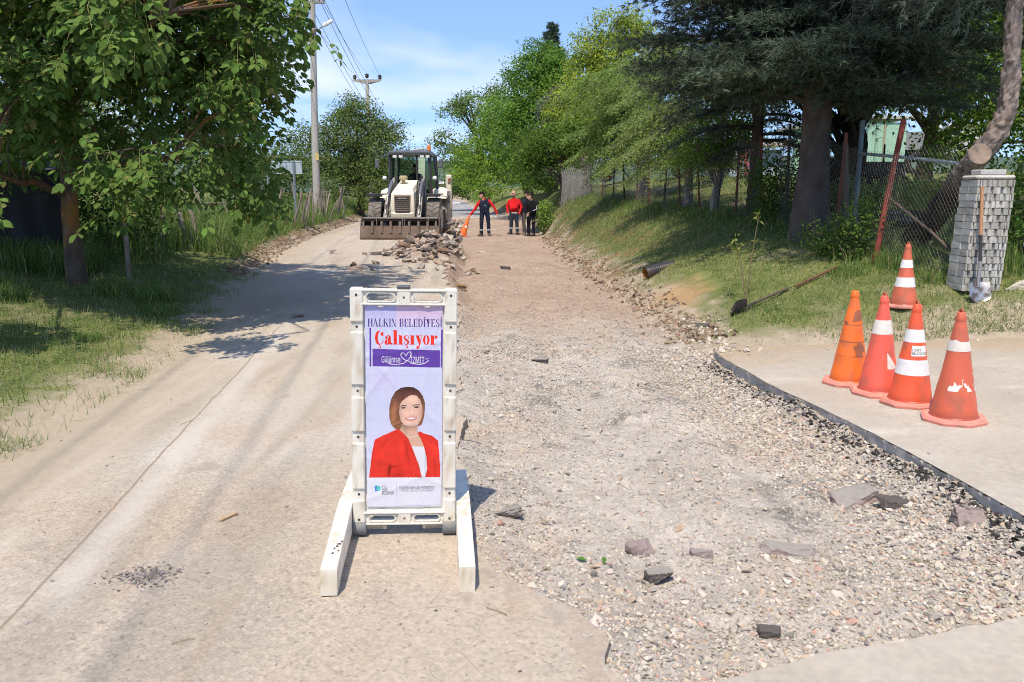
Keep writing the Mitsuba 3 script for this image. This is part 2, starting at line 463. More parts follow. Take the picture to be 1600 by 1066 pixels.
by = np.unique(np.concatenate([np.arange(1.5, 6.5, .022), np.arange(6.5, 12, .045), np.arange(12, 24, .09), np.arange(24, 48, .3)]))
X, Y, Z = grid(lambda y: (xb(y) - .35, at_y(XR, y) + .22), by, bed_h, 120)
struct('gravel_bed', mikit.ply(sheet(X, Y, Z), 'm_bed', smooth=True))

sy = np.arange(1.2, 8.22, .04)
X, Y, Z = grid(lambda y: (slab_edge(y), 0 * y + 14), sy, slab_h, 40)
s = np.linspace(0, 1, 40) ** 2.2
X = X[:, :1] + (X[:, -1:] - X[:, :1]) * s[None]
Z = slab_h(X, Y) + (meshkit.fbm(np.stack([X, Y, 0 * X], -1) * 1.2, 2, seed=51) - .5) * .015
nw = 14
q = np.linspace(0, 1, nw)[None]
yw = np.arange(1.2, 8.22, .012)
x0w = slab_edge(yw)[:, None]
zw = -.26 + (np.interp(yw, sy, Z[:, 0])[:, None] - .004 + .26) * q
pw = np.stack([yw[:, None] + 0 * q, zw, 0 * zw], -1)
rough = (meshkit.fbm(pw * [16, 34, 1], 4, seed=53) - .5) * (.055 - .045 * q) + (meshkit.fbm(pw * [70, 90, 1], 2, seed=54) - .5) * .012 + .03 * (1 - q) - .012 * np.exp(-((q - 1) / .05) ** 2) * (meshkit.noise(pw * [40, 0, 1], seed=55) > .6)
Xw, Yw = x0w + rough + .004, yw[:, None] + 0 * q
top = sheet(X, Y, Z)
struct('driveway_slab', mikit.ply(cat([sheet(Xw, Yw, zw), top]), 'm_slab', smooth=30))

ap = Polygon([(.58, 2.44), (.8, 2.55), (1.14, 2.68), (1.55, 2.78), (1.98, 2.93), (2.5, 3.08), (2.5, 1.3), (.5, 1.3)])
ring = ap.exterior.segmentize(.04)
v = np.array(ring.coords)[:-1]
v += (meshkit.fbm(np.c_[v * 6, v[:, :1] * 0], 3, seed=61)[:, None] - .5) * .06
am = extrude(Polygon(v), .16)
am.apply_translation((0, 0, -.155))
struct('concrete_apron', mikit.ply(am, 'm_slab', smooth=False))

# far hill
hx = np.linspace(-2200, 2200, 160)
hy = np.linspace(1100, 2600, 24)
HX, HY = np.meshgrid(hx, hy)
HP = np.stack([HX, HY, 0 * HX], -1)
HZ = np.sin(np.clip((HY - 1100) / 1500, 0, 1) * np.pi) * (45 + 60 * meshkit.fbm(HP / 700, 4, seed=71)) + 9 * meshkit.fbm(HP / 40, 3, seed=72) - 2
scene['m_hill'] = {'type': 'diffuse', 'reflectance': proc(lambda p, n, uv: mix((.07, .115, .10), (.12, .16, .12), fbm(p.x / 60, p.y / 60, 1.5, 3)))}
struct('hill', mikit.ply(sheet(HX, HY, HZ), 'm_hill', smooth=True))
# ------------------------------------------------------------------ loose stones on the dug-up lane
def stone_protos(n, seed, flat=.7):
    r = np.random.default_rng(seed)
    out = []
    for _ in range(n):
        d = r.normal(size=(11, 3))
        d /= np.linalg.norm(d, axis=1, keepdims=True)
        d *= r.uniform(.75, 1.1, (11, 1))
        d *= [1, r.uniform(.65, .95), r.uniform(.5, flat)]
        h = trimesh.convex.convex_hull(d)
        out.append((np.array(h.vertices), np.array(h.faces)))
    return out


def scatter(protos, pos, size, seed, cols, sink=.25):
    r = np.random.default_rng(seed)
    V, F, C, at = [], [], [], 0
    which = r.integers(0, len(protos), len(pos))
    for k, (pv, pf) in enumerate(protos):
        idx = np.nonzero(which == k)[0]
        if not len(idx):
            continue
        a = r.uniform(0, 2 * np.pi, len(idx))
        tl = r.normal(0, .28, (len(idx), 2))
        ca, sa = np.cos(a), np.sin(a)
        x = pv[None, :, 0] * ca[:, None] - pv[None, :, 1] * sa[:, None]
        y = pv[None, :, 0] * sa[:, None] + pv[None, :, 1] * ca[:, None]
        z = pv[None, :, 2] + x * tl[:, :1] + y * tl[:, 1:]
        s = size[idx][:, None]
        v = np.stack([x * s + pos[idx, 0:1], y * s + pos[idx, 1:2], (z + .5 - sink) * s + pos[idx, 2:3]], -1)
        V.append(v.reshape(-1, 3))
        F.append((pf[None] + (np.arange(len(idx)) * len(pv))[:, None, None] + at).reshape(-1, 3))
        C.append(np.repeat(cols[idx], len(pv), 0))
        at += len(idx) * len(pv)
    return TM(np.vstack(V), np.vstack(F)), np.vstack(C)


rng = np.random.default_rng(7)
PAL = np.array([[.50, .455, .385], [.43, .39, .34], [.34, .315, .285], [.56, .51, .44], [.48, .395, .30], [.44, .335, .26], [.20, .19, .185], [.46, .29, .23]])


def bed_points(n, y0, y1, dens, seed):
    r = np.random.default_rng(seed)
    y = y0 + (y1 - y0) * r.random(n)
    x = xb(y) - .12 + (at_y(XR, y) + .22 - xb(y)) * r.random(n)
    p = np.stack([x, y, 0 * x], -1)
    keep = r.random(n) < dens(x, y, p)
    x, y = x[keep], y[keep]
    return np.stack([x, y, bed_h(x, y)], -1)


heap = lambda x, y: np.clip(1 - np.abs(x - at_y(XR, y) + .3) / .65, 0, 1)
P0 = bed_points(85000, 2.3, 9.0, lambda x, y, p: .22 + .65 * heap(x, y) + .5 * np.clip((meshkit.fbm(p * 1.7, 3, seed=81) - .5) * 4, 0, 1) + .5 * np.clip((4.2 - y) / 1.2, 0, 1), 82)
s0 = .0045 + .0085 * rng.random(len(P0)) ** 2 + .022 * (rng.random(len(P0)) > .975) * rng.random(len(P0)) + .011 * heap(P0[:, 0], P0[:, 1]) * rng.random(len(P0)) + .006 * np.clip((4 - P0[:, 1]) / 1.5, 0, 1) * rng.random(len(P0))
c0 = PAL[rng.choice(8, len(P0), p=[.24, .2, .12, .2, .12, .06, .04, .02])] * rng.uniform(.85, 1.15, (len(P0), 1))
P1 = bed_points(30000, 8.5, 24, lambda x, y, p: np.clip(.35 + np.clip((meshkit.fbm(p * .9, 3, seed=83) - .5) * 3, 0, 1) + .5 * np.clip((11.5 - y) / 3, 0, 1), 0, 1) * np.clip((26 - y) / 14, 0, 1), 84)
s1 = .007 + .016 * rng.random(len(P1)) ** 3
far = np.clip((P1[:, 1:2] - 9.5) / 3, 0, 1)
c1 = (PAL[rng.choice(8, len(P1), p=[.24, .2, .12, .2, .12, .06, .04, .02])] * (1 - far) + PAL[rng.choice(8, len(P1), p=[.15, .1, .05, .12, .2, .28, .03, .07])] * far) * rng.uniform(.8, 1.1, (len(P1), 1))
# stray grit on the old road and on the slab
n = 3200
xs, ys = rng.uniform(-3.4, .4, n), 2.4 + 16 * rng.random(n) ** 1.6
ok = (xs < xb(ys) - .02) & (xs > at_y(XL, ys)) & (rng.random(n) < .3 + .7 * np.clip((xs - xb(ys)) + 1.0, 0, 1))
P2 = np.stack([xs, ys, road_h(xs, ys)], -1)[ok]
s2 = .0025 + .011 * rng.random(len(P2)) ** 4
c2 = PAL[rng.choice(8, len(P2), p=[.1, .15, .3, .05, .1, .1, .15, .05])]
n = 260
xs, ys = rng.uniform(2.1, 7, n), rng.uniform(4, 9.6, n)
ok = (xs > slab_edge(ys) + .05) & (rng.random(n) < np.clip((ys - 5) / 4, .1, 1))
P3 = np.stack([xs, ys, surf(xs, ys)], -1)[ok]
s3 = .005 + .02 * rng.random(len(P3)) ** 3
c3 = PAL[rng.choice(8, len(P3), p=[.3, .15, .1, .3, .1, .03, .01, .01])]
P4y = rng.uniform(7.9, 10.6, 520)
P4x = at_y(XR, P4y) + rng.normal(.0, .17, 520) + .1
P4 = np.stack([P4x, P4y, surf(P4x, P4y)], -1)
s4 = .012 + .03 * rng.random(520) ** 2
c4 = PAL[rng.choice(8, 520, p=[.3, .15, .1, .3, .1, .03, .01, .01])]
# crumbs of asphalt along the foot of the slab's edge
P5y = rng.uniform(3.2, 8, 2600)
P5x = slab_edge(P5y) - .02 - np.abs(rng.normal(0, .07, 2600))
P5 = np.stack([P5x, P5y, bed_h(P5x, P5y)], -1)
s5 = .006 + .018 * rng.random(2600) ** 2
c5 = np.where(rng.random((2600, 1)) < .72, np.array([[.05, .047, .045]]), np.array([[.3, .28, .26]])) * rng.uniform(.7, 1.3, (2600, 1))
# dark asphalt crumbs: a patch on the old road and clusters in the lane
cl_ = []
for x, y, sx_, sy_, m in [(-1.56, 3.26, .065, .045, 900), (.02, 4.35, .12, .09, 260), (.55, 3.55, .13, .08, 260), (.30, 6.6, .22, .18, 260), (1.75, 6.4, .2, .16, 200), (.2, 3.9, .1, .08, 200), (1.0, 2.95, .16, .07, 260), (-.2, 5.1, .12, .12, 260), (-.35, 7.4, .2, .2, 200), (1.1, 4.6, .1, .2, 160), (.75, 3.2, .12, .07, 180)]:
    a = rng.normal(0, 1, (m, 2)) * [sx_, sy_]
    cl_.append(np.c_[x + a[:, 0], y + a[:, 1], surf(x + a[:, 0], y + a[:, 1])])
P6 = np.vstack(cl_)
s6 = .002 + .009 * rng.random(len(P6)) ** 3
c6 = np.array([[.20, .185, .18], [.28, .24, .225], [.14, .13, .125], [.36, .32, .29]])[rng.choice(4, len(P6))] * rng.uniform(.8, 1.2, (len(P6), 1))
# clods of dug earth along the broken foot of the bank and below the cut of the left verge
n = 2600
y7 = 9.2 + 24 * rng.random(n) ** 1.5
x7 = at_y(XR, y7) + rng.normal(.02, .17, n)
y8 = 15 + 28 * rng.random(n) ** 1.2
x8 = at_y(XL, y8) + rng.normal(-.08, .14, n)
x7, y7 = np.r_[x7, x8], np.r_[y7, y8]
P7 = np.stack([x7, y7, surf(x7, y7)], -1)
s7 = .012 + .05 * rng.random(2 * n) ** 3
c7 = np.array([[.30, .215, .15], [.22, .155, .11], [.38, .30, .22], [.26, .21, .15]])[rng.choice(4, 2 * n)] * rng.uniform(.8, 1.2, (2 * n, 1))
sm, sc = scatter(stone_protos(14, 5), np.vstack([P0, P1, P2, P3, P4, P5, P6, P7]), np.concatenate([s0, s1, s2, s3, s4, s5, s6, s7]), 6, np.vstack([c0, c1, c2, c3, c4, c5, c6, c7]))
struct('gravel', plyc(sm, 'vc_rough', smooth=False, color=sc), 'stuff', 'loose grey and beige gravel strewn over the dug-up lane', 'gravel')


def chunk(seed, size, asphalt=.5, subdiv=2):
    """One lump of broken paving: grey dusty top, dark broken sides."""
    r = np.random.default_rng(seed)
    pts = np.sign(r.uniform(-1, 1, (15, 3))) * r.uniform(.55, 1, (15, 3)) ** .7 * [1, .8, .55]
    pts[:, :2] *= r.uniform(.75, 1.0, (15, 1))
    h = trimesh.convex.convex_hull(pts)
    for _ in range(subdiv):
        h = h.subdivide()
    v = h.vertices.copy()
    d = meshkit.fbm(v * 2.2 + seed, 3, seed=seed) - .5 + .55 * (meshkit.fbm(v * 7 + seed, 3, seed=seed + 5) - .5)
    h.vertices = (v + h.vertex_normals * (d * .24)[:, None]) * np.asarray(size) / 2
    return h


def chunk_ply(seed, size, loc, rot, top, side, subdiv=2):
    h = chunk(seed, size, subdiv=subdiv)
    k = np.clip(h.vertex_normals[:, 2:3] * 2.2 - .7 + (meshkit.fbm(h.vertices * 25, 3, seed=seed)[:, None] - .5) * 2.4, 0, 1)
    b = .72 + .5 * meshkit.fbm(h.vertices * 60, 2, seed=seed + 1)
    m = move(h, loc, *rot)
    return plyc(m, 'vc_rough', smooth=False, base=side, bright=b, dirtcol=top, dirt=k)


GREY, BLK, RED_, TAN = (.29, .27, .245), (.11, .10, .095), (.29, .235, .22), (.42, .34, .25)
near = [(1.96, 4.46, .27, .17, .13, GREY, RED_, 'large lump of broken asphalt with a flat grey top beside the slab edge'),
        (2.11, 4.31, .15, .13, .11, BLK, BLK, 'round black lump of asphalt touching the large grey-topped lump'),
        (2.33, 3.92, .17, .14, .11, RED_, BLK, 'dark reddish lump of asphalt close under the concrete slab edge'),
        (1.36, 3.73, .26, .10, .07, GREY, RED_, 'long thin slab of broken asphalt lying alone on the pale gravel'),
        (.66, 3.45, .13, .11, .10, GREY, BLK, 'pale grey stone with a black shaded foot in the near gravel'),
        (.62, 3.74, .12, .11, .09, RED_, RED_, 'reddish brown lump of rubble in the gravel right of the poster stand'),
        (.92, 3.72, .10, .09, .07, (.30, .26, .25), RED_, 'dull purple-grey lump of asphalt beside the reddish brown lump'),
        (-.03, 4.13, .16, .13, .07, GREY, BLK, 'flat grey asphalt lump in the gravel right beside the poster stand'),
        (1.02, 2.98, .09, .07, .06, BLK, BLK, 'small black asphalt lump close to the near concrete apron'),
        (.3, 8.2, .16, .11, .07, GREY, BLK, 'pale slab of asphalt with a black edge left of the lane middle'),
        (-.3, 8.6, .12, .1, .06, RED_, BLK, 'brown clod on the left edge of the dug-up lane behind the stand'),
        (-2.78, 10.5, .16, .11, .09, RED_, RED_, 'dark reddish clod at the edge of the walnut shadow on the old road'),
        (-.98, 14.6, .33, .2, .1, (.25, .17, .08), (.15, .11, .07), 'rounded brown stone lying in front of the rubble heap'),
        (-4.35, 20.0, .16, .14, .16, RED_, RED_, 'reddish cube-like clod alone on the old road left of the rubble heap'),
        (-3.53, 19.7, .12, .1, .1, RED_, RED_, 'small reddish clod between the lone clod and the rubble heap'),
        (-3.1, 16.2, .28, .2, .16, (.33, .25, .21), RED_, 'square brownish block of rubble on the old road before the heap'),
        (-3.2, 19.6, .32, .22, .12, BLK, BLK, 'black crumbly mound of asphalt left of the rubble heap'),
        (-.15, 18.9, .22, .18, .14, (.2, .18, .17), BLK, 'dark asphalt lump right of the rubble heap on the red earth'),
        (5.95, 9.6, .22, .2, .2, (.5, .47, .40), (.42, .38, .32), 'pale field stone beside the foot of the paver pillar'),
        (6.35, 9.75, .34, .26, .24, (.55, .51, .44), (.45, .4, .33), 'largest pale stone right of the paver pillar'),
        (6.2, 9.25, .17, .13, .12, (.36, .34, .31), (.26, .24, .22), 'small grey stone in the grass before the largest pale stone'),
        (2.35, 10.0, .16, .1, .08, BLK, BLK, 'black clod at the lower end of the lying shovel')]
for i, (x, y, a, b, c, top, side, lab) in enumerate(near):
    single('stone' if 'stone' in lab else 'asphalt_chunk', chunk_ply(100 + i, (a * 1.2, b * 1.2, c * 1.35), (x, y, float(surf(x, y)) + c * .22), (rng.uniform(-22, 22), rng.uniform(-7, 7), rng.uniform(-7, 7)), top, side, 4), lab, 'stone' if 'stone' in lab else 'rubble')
# paver broken concrete shards and the rubble heaps
r = np.random.default_rng(17)


def heap_chunk(x, y, z, s, seed, grp, lab):
    top = [(.37, .31, .255), (.42, .375, .32), (.35, .26, .20), (.28, .25, .23)][r.integers(0, 4)]
    side = [(.16, .145, .135), (.24, .17, .13), (.30, .25, .21)][r.integers(0, 3)]
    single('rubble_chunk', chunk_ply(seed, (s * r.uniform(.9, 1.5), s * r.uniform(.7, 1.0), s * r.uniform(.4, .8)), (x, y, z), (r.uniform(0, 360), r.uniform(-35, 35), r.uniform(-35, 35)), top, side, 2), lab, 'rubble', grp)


hx0, hy0 = -2.12, 20.3
pile_h = lambda x, y: np.clip(.50 * (1 - np.hypot((x - hx0) / .95, (y - hy0) / 2.2) ** 1.2), 0, 1)
for k in range(150):
    a, q = r.uniform(0, 2 * np.pi), r.random() ** .6
    x, y = hx0 + .98 * q * math.cos(a) + .1 * (1 - q), hy0 + 2.2 * q * math.sin(a)
    s = r.uniform(.13, .34) * (1.15 - .45 * q)
    heap_chunk(x, y, float(surf(x, y)) + float(pile_h(x, y)) * r.uniform(.55, 1.0) + .05, s, 300 + k, 'broken paving heaped in front of the loader', 'broken piece of dusty paving in the heap before the loader bucket')
for k in range(26):
    x, y = hx0 + r.normal(.3, .55), hy0 - 2.0 - abs(r.normal(0, 1.5))
    heap_chunk(x, y, float(surf(x, y)) + .03, r.uniform(.07, .24), 500 + k, 'pieces strewn in front of the rubble heap', 'piece of broken paving strewn on the ground in front of the heap')
for k in range(110):
    y = r.uniform(23.5, 43)
    x = -1.95 - (y - 25) * .065 + r.normal(0, .28)
    zz = max(0, .36 - abs(x + 1.95 + (y - 25) * .065) * .6) * (y > 26.5)
    heap_chunk(x, y, float(surf(x, y)) + zz * r.uniform(.3, 1) + .04, r.uniform(.16, .42), 700 + k, 'broken paving piled along the old road edge behind', 'broken piece of paving in the long pile beside the loader')
# heap cores so that no gap shows daylight through the pile
cx, cy = np.meshgrid(np.linspace(-1.1, 1.1, 40), np.linspace(-2.4, 2.4, 50))
cz = pile_h(cx + hx0, cy + hy0) * .72 + (meshkit.fbm(np.stack([cx * 5, cy * 5, 0 * cx], -1), 3, seed=91) - .5) * .12
core = sheet(cx + hx0, cy + hy0, surf(cx + hx0, cy + hy0) + cz - .06)
struct('rubble_crumbs', mk(core, (.36, .29, .235), 'vc_rough', smooth=False, var=.5, fs=14), 'stuff', 'crumbled earth and asphalt filling the heap of broken paving', 'rubble')

# ------------------------------------------------------------------ grass
def blades(x, y, h, w, lean, cols, seed, z=None, seg=1):
    """Grass blades as tapered strips; lean is the sideways reach of the tip in metres."""
    r = np.random.default_rng(seed)
    n = len(x)
    z = surf(x, y) - .01 if z is None else z
    a, b = r.uniform(0, 2 * np.pi, n), r.uniform(0, 2 * np.pi, n)
    base = np.stack([x, y, z], -1)
    side = np.stack([np.cos(a), np.sin(a), 0 * a], -1) * (w / 2)[:, None]
    tip = base + np.stack([np.cos(b) * lean, np.sin(b) * lean, h], -1)
    if seg == 1:
        v = np.stack([base - side, base + side, tip], 1)
        f = np.array([[0, 1, 2]])
    else:
        m = base + np.stack([np.cos(b) * lean * .3, np.sin(b) * lean * .3, h * .62], -1)
        v = np.stack([base - side, base + side, m + side * .8, m - side * .8, tip], 1)
        f = np.array([[0, 1, 2], [0, 2, 3], [3, 2, 4]])
    k = v.shape[1]
    F = (f[None] + (np.arange(n) * k)[:, None, None]).reshape(-1, 3)
    return v.reshape(-1, 3), F, np.repeat(cols, k, 0)


def join(parts):
    at, V, F, C = 0, [], [], []
    for v, f, c in parts:
        V.append(v), F.append(f + at), C.append(c)
        at += len(v)
    return TM(np.vstack(V), np.vstack(F)), np.vstack(C)


def gcol(r, n, pal, p):
    return np.array(pal)[r.choice(len(pal), n, p=p)] * r.uniform(.75, 1.25, (n, 1))


GP = [(.12, .21, .05), (.17, .27, .07), (.25, .31, .11), (.42, .38, .21), (.52, .46, .30)]
r = np.random.default_rng(23)
parts = []
# left verge: mown grass lying about
n = 150000
y = 3.2 + 13 * r.random(n) ** 1.1
x = at_y(XL, y) + .35 - 4.6 * r.random(n) ** 1.25
p = np.stack([x, y, 0 * x], -1)
d = at_y(XL, y) - x
keep = r.random(n) < np.clip(.15 + d * 1.1 + .1 + (meshkit.fbm(p * 2.2, 3, seed=24) - .5) * 2.0, .04, 1)
x, y = x[keep], y[keep]
n = len(x)
lie = r.random(n) < .6
h = np.where(lie, r.uniform(.01, .05, n), r.uniform(.04, .13, n))
parts.append(blades(x, y, h, r.uniform(.004, .009, n), np.where(lie, r.uniform(.08, .26, n), r.uniform(.01, .06, n)), gcol(r, n, GP, [.24, .31, .24, .13, .08]), 25))
# a lush tuft by the walnut and weeds at its foot
for tx, ty, tr, hh, m in [(-5.0, 11.4, .28, .32, 500), (-5.7, 11.6, .35, .22, 500), (-4.5, 8.6, .16, .13, 160), (-6.6, 10.4, .4, .25, 500), (-4.6, 10.6, .3, .16, 300), (-7.6, 11, .8, .3, 800), (5.35, 11.3, .35, .35, 600), (4.6, 11.2, .3, .2, 300), (6.1, 10.4, .35, .45, 500), (3.3, 9.7, .3, .1, 200)]:
    a, q = r.uniform(0, 2 * np.pi, m), tr * np.sqrt(r.random(m))
    parts.append(blades(tx + q * np.cos(a), ty + q * np.sin(a), r.uniform(.4, 1, m) * hh, r.uniform(.005, .011, m), r.uniform(.02, .12, m), gcol(r, m, GP, [.4, .4, .15, .05, 0]), int(m + tx * 10 + 300), seg=2))
# right bank and the yard behind it
n = 200000
y = 8.6 + 38 * r.random(n) ** 1.35
x = at_y(XR, y) + .1 + (at_y(XF, y) + 1.0 - at_y(XR, y)) * r.random(n)
p = np.stack([x, y, 0 * x], -1)
d = (x - at_y(XR, y)) + np.clip((y - 10.2) * .5, -.8, 0) * (x < 6.5)
ex = np.hypot((x - 2.45) / .55, (y - 12.1) / 1.2)
keep = (r.random(n) < np.clip(d * .9 + (meshkit.fbm(p * 1.5, 3, seed=26) - .5) * 1.6, .02, 1)) & (ex > .8 + .5 * meshkit.noise(p * 4, seed=27))
x, y = x[keep], y[keep]
n = len(x)
lie = r.random(n) < .45
sc_ = 1 + np.clip((y - 14) / 20, 0, 1) * .8
h = np.where(lie, r.uniform(.01, .04, n), r.uniform(.03, .10, n)) * sc_
parts.append(blades(x, y, h, r.uniform(.005, .010, n) * sc_, np.where(lie, r.uniform(.06, .2, n), r.uniform(.01, .05, n)) * sc_, gcol(r, n, GP, [.22, .31, .23, .15, .09]), 28))
n = 50000
y = 9 + 26 * r.random(n)
x = at_y(XF, y) + .3 + 9 * r.random(n)
parts.append(blades(x, y, r.uniform(.04, .14, n), r.uniform(.008, .016, n), r.uniform(.02, .08, n), gcol(r, n, GP, [.15, .25, .3, .2, .1]), 29))
# ragged strip along the foot of the fence
n = 22000
y = 10 + 28 * r.random(n) ** 1.2
x = at_y(XF, y) + r.normal(0, .22, n)
parts.append(blades(x, y, r.uniform(.06, .32, n) * (.3 + meshkit.noise(np.stack([x, y * 1.2, 0 * x], -1), seed=2)), r.uniform(.006, .014, n), r.uniform(.03, .16, n), gcol(r, n, GP, [.35, .3, .2, .1, .05]), 30, seg=2))
m, c = join(parts)
struct('grass', plyc(m, 'leafy', smooth=False, color=c), 'stuff', 'short mown grass on the verges and on the bank', 'grass')
parts = []
n = 42000
y = 17 + 42 * r.random(n) ** 1.2
x = at_y(XL, y) - .35 - 6.5 * r.random(n) ** 1.3
h = r.uniform(.25, .85, n) * np.clip((at_y(XL, y) - x) * .9, .12, 1)
parts.append(blades(x, y, h, r.uniform(.010, .02, n), r.uniform(.05, .3, n), gcol(r, n, GP, [.35, .42, .15, .05, .03]), 31, seg=2))
n = 3500
y = 12.6 + .9 * r.random(n)
x = -9.8 + 3.2 * r.random(n)
parts.append(blades(x, y, r.uniform(.15, .6, n), r.uniform(.007, .013, n), r.uniform(.05, .2, n), gcol(r, n, GP, [.5, .35, .1, .03, .02]), 33, seg=2))
n = 9000
y = 14 + 12 * r.random(n)
x = -6.3 - (y - 14) * .12 - 6 * r.random(n)
parts.append(blades(x, y, r.uniform(.3, .8, n), r.uniform(.009, .016, n), r.uniform(.05, .25, n), gcol(r, n, GP, [.4, .42, .13, .03, .02]), 32, seg=2))
m, c = join(parts)
struct('tall_grass', plyc(m, 'leafy', smooth=False, color=c), 'stuff', 'tall uncut meadow grass behind the stake fence', 'grass')
# ------------------------------------------------------------------ trees
def bark(mesh, col, seed=0, moss=None):
    v = mesh.vertices
    b = .35 + 1.3 * meshkit.fbm(v * [13, 13, 4], 4, seed=seed)
    k = None
    if moss is not None:
        k = np.clip((meshkit.fbm(v * [4, 4, 2.2] + 5, 3, seed=seed + 1) - .5) * 5, 0, 1) * (.4 + .6 * meshkit.fbm(v * 20, 2, seed=seed))
    return plyc(mesh, 'vc_rough', smooth=True, base=col, bright=b, dirtcol=moss or (0, 0, 0), dirt=k)


def rough_tube(pts, rad, sides, seed, amp=.12, seglen=.12):
    """A limb: the polyline resampled and its skin roughened."""
    p, r_ = np.asarray(pts, float), np.asarray(rad, float)
    L = np.r_[0, np.cumsum(np.linalg.norm(np.diff(p, axis=0), axis=1))]
    t = np.linspace(0, L[-1], max(3, int(L[-1] / seglen)))
    from scipy.interpolate import PchipInterpolator
    p2 = np.stack([PchipInterpolator(L, p[:, k])(t) for k in range(3)], 1)
    r2 = np.interp(t, L, r_)
    m = tube(p2, r2, sides)
    rr = np.r_[np.repeat(r2, sides), r2[0], r2[-1]]
    d = meshkit.fbm(m.vertices * [8, 8, 3.5] / max(.35, r2.max() * 4), 3, seed=seed) - .5
    m.vertices = m.vertices + m.vertex_normals * (d * amp * 2 * rr)[:, None]
    return m


def leaf_quads(c, size, r, col, up=.35, out=None, aspect=.55):
    """Folded four-cornered leaves at the points c."""
    n = len(c)
    nrm = r.normal(size=(n, 3)) + [0, 0, up * 2]
    if out is not None:
        nrm += out
    nrm /= np.linalg.norm(nrm, axis=1, keepdims=True)
    d = r.normal(size=(n, 3)) + [0, 0, -.5]
    d -= nrm * (d * nrm).sum(1, keepdims=True)
    d /= np.linalg.norm(d, axis=1, keepdims=True) + 1e-9
    s = np.cross(nrm, d)
    L = (size * r.uniform(.7, 1.25, n))[:, None]
    W = L * aspect / 2
    v = np.stack([c, c + d * L * .5 + s * W + nrm * W * .35, c + d * L, c + d * L * .5 - s * W + nrm * W * .35], 1)
    f = (np.array([[0, 1, 2], [0, 2, 3]])[None] + (np.arange(n) * 4)[:, None, None]).reshape(-1, 3)
    return v.reshape(-1, 3), f, np.repeat(col, 4, 0)


def crown_points(lobes, nclump, r, shell=.55):
    L = np.array(lobes, float)
    vol = L[:, 3] * L[:, 4] * L[:, 5]
    w = r.choice(len(L), nclump, p=vol ** .75 / (vol ** .75).sum())
    d = r.normal(size=(nclump, 3))
    d /= np.linalg.norm(d, axis=1, keepdims=True)
    q = shell + (1 - shell) * r.random(nclump) ** .5
    q = np.where(r.random(nclump) < .3, r.random(nclump) ** .4, q)
    q *= .85 + .35 * meshkit.noise(d * 2.3 + w[:, None] * 3.1, seed=3)
    return L[w, :3] + d * q[:, None] * L[w, 3:], d


def broadleaf(name, label, base, top, r0, lobes, nclump, per, size, col, seed, spread=.34, cv=.22, group=None, category='tree', limbs=22, shell=.55, barkcol=(.15, .12, .09), z0=None):
    r = np.random.default_rng(seed)
    b = np.array([base[0], base[1], float(surf(base[0], base[1])) - .15 if z0 is None else z0])
    t = np.asarray(top, float)
    k = thing(name, label, category, group)
    u = np.linspace(0, 1, 7)[:, None]
    wob = r.normal(0, .035, (7, 3)) * np.linalg.norm(t - b) * np.sin(u * np.pi)
    line = b + (t - b) * u + wob * [1, 1, .2]
    pc, dirs = crown_points(lobes, nclump, r, shell)
    ms = [rough_tube(line, r0 * (1.25 - 1.05 * u[:, 0] ** .8), 9, seed)]
    for i in r.choice(nclump, min(limbs, nclump), replace=False):
        h = np.clip((pc[i, 2] - b[2]) / (t[2] - b[2]) - r.uniform(.15, .4), .22, .9)
        s = np.array([np.interp(h, u[:, 0], line[:, q]) for q in range(3)])
        e = pc[i]
        mid = s + (e - s) * .5 + [0, 0, .12 * np.linalg.norm(e - s)] + r.normal(0, .08, 3)
        rr = r0 * .42 * (1 - h * .6)
        ms.append(rough_tube([s, mid, e], [rr, rr * .55, .012], 6, seed + int(i), seglen=.3))
    part(k, 'trunk', bark(cat(ms), barkcol, seed))
    n = nclump * per
    c = np.repeat(pc, per, 0) + np.clip(r.normal(0, 1, (n, 3)), -2, 2) * spread * [1, 1, .6] * np.repeat(r.uniform(.6, 1.3, (nclump, 1)), per, 0)
    out = np.repeat(dirs, per, 0) * .8
    cc = np.asarray(col) * np.repeat(r.uniform(1 - cv, 1 + cv, (nclump, 1)), per, 0) * r.uniform(.82, 1.2, (n, 1)) * [1, 1, 1]
    cc[:, 0] *= r.uniform(.85, 1.25, n)
    v, f, cv_ = leaf_quads(c, size, r, cc, out=out)
    part(k, 'crown', plyc(TM(v, f), 'leafy', smooth=False, color=np.clip(cv_, 0, 1)))
    return k


def needles_on(P, D, r, per, length, width, col, droop=.0, flare=1.0):
    """Needle tufts: triangles leaving the points P roughly along the twig directions D."""
    n = len(P) * per
    p = np.repeat(P, per, 0)
    d = np.repeat(D, per, 0) + r.normal(0, flare * .55, (n, 3)) + [0, 0, -droop]
    d /= np.linalg.norm(d, axis=1, keepdims=True)
    s = np.cross(d, r.normal(size=(n, 3)))
    s /= np.linalg.norm(s, axis=1, keepdims=True) + 1e-9
    L = (length * r.uniform(.6, 1.2, n))[:, None]
    p = p + d * L * r.uniform(-.1, .25, (n, 1))
    v = np.stack([p - s * width / 2, p + s * width / 2, p + d * L], 1).reshape(-1, 3)
    f = np.arange(3 * n).reshape(-1, 3)
    return v, f, np.repeat(col, per * 3, 0)


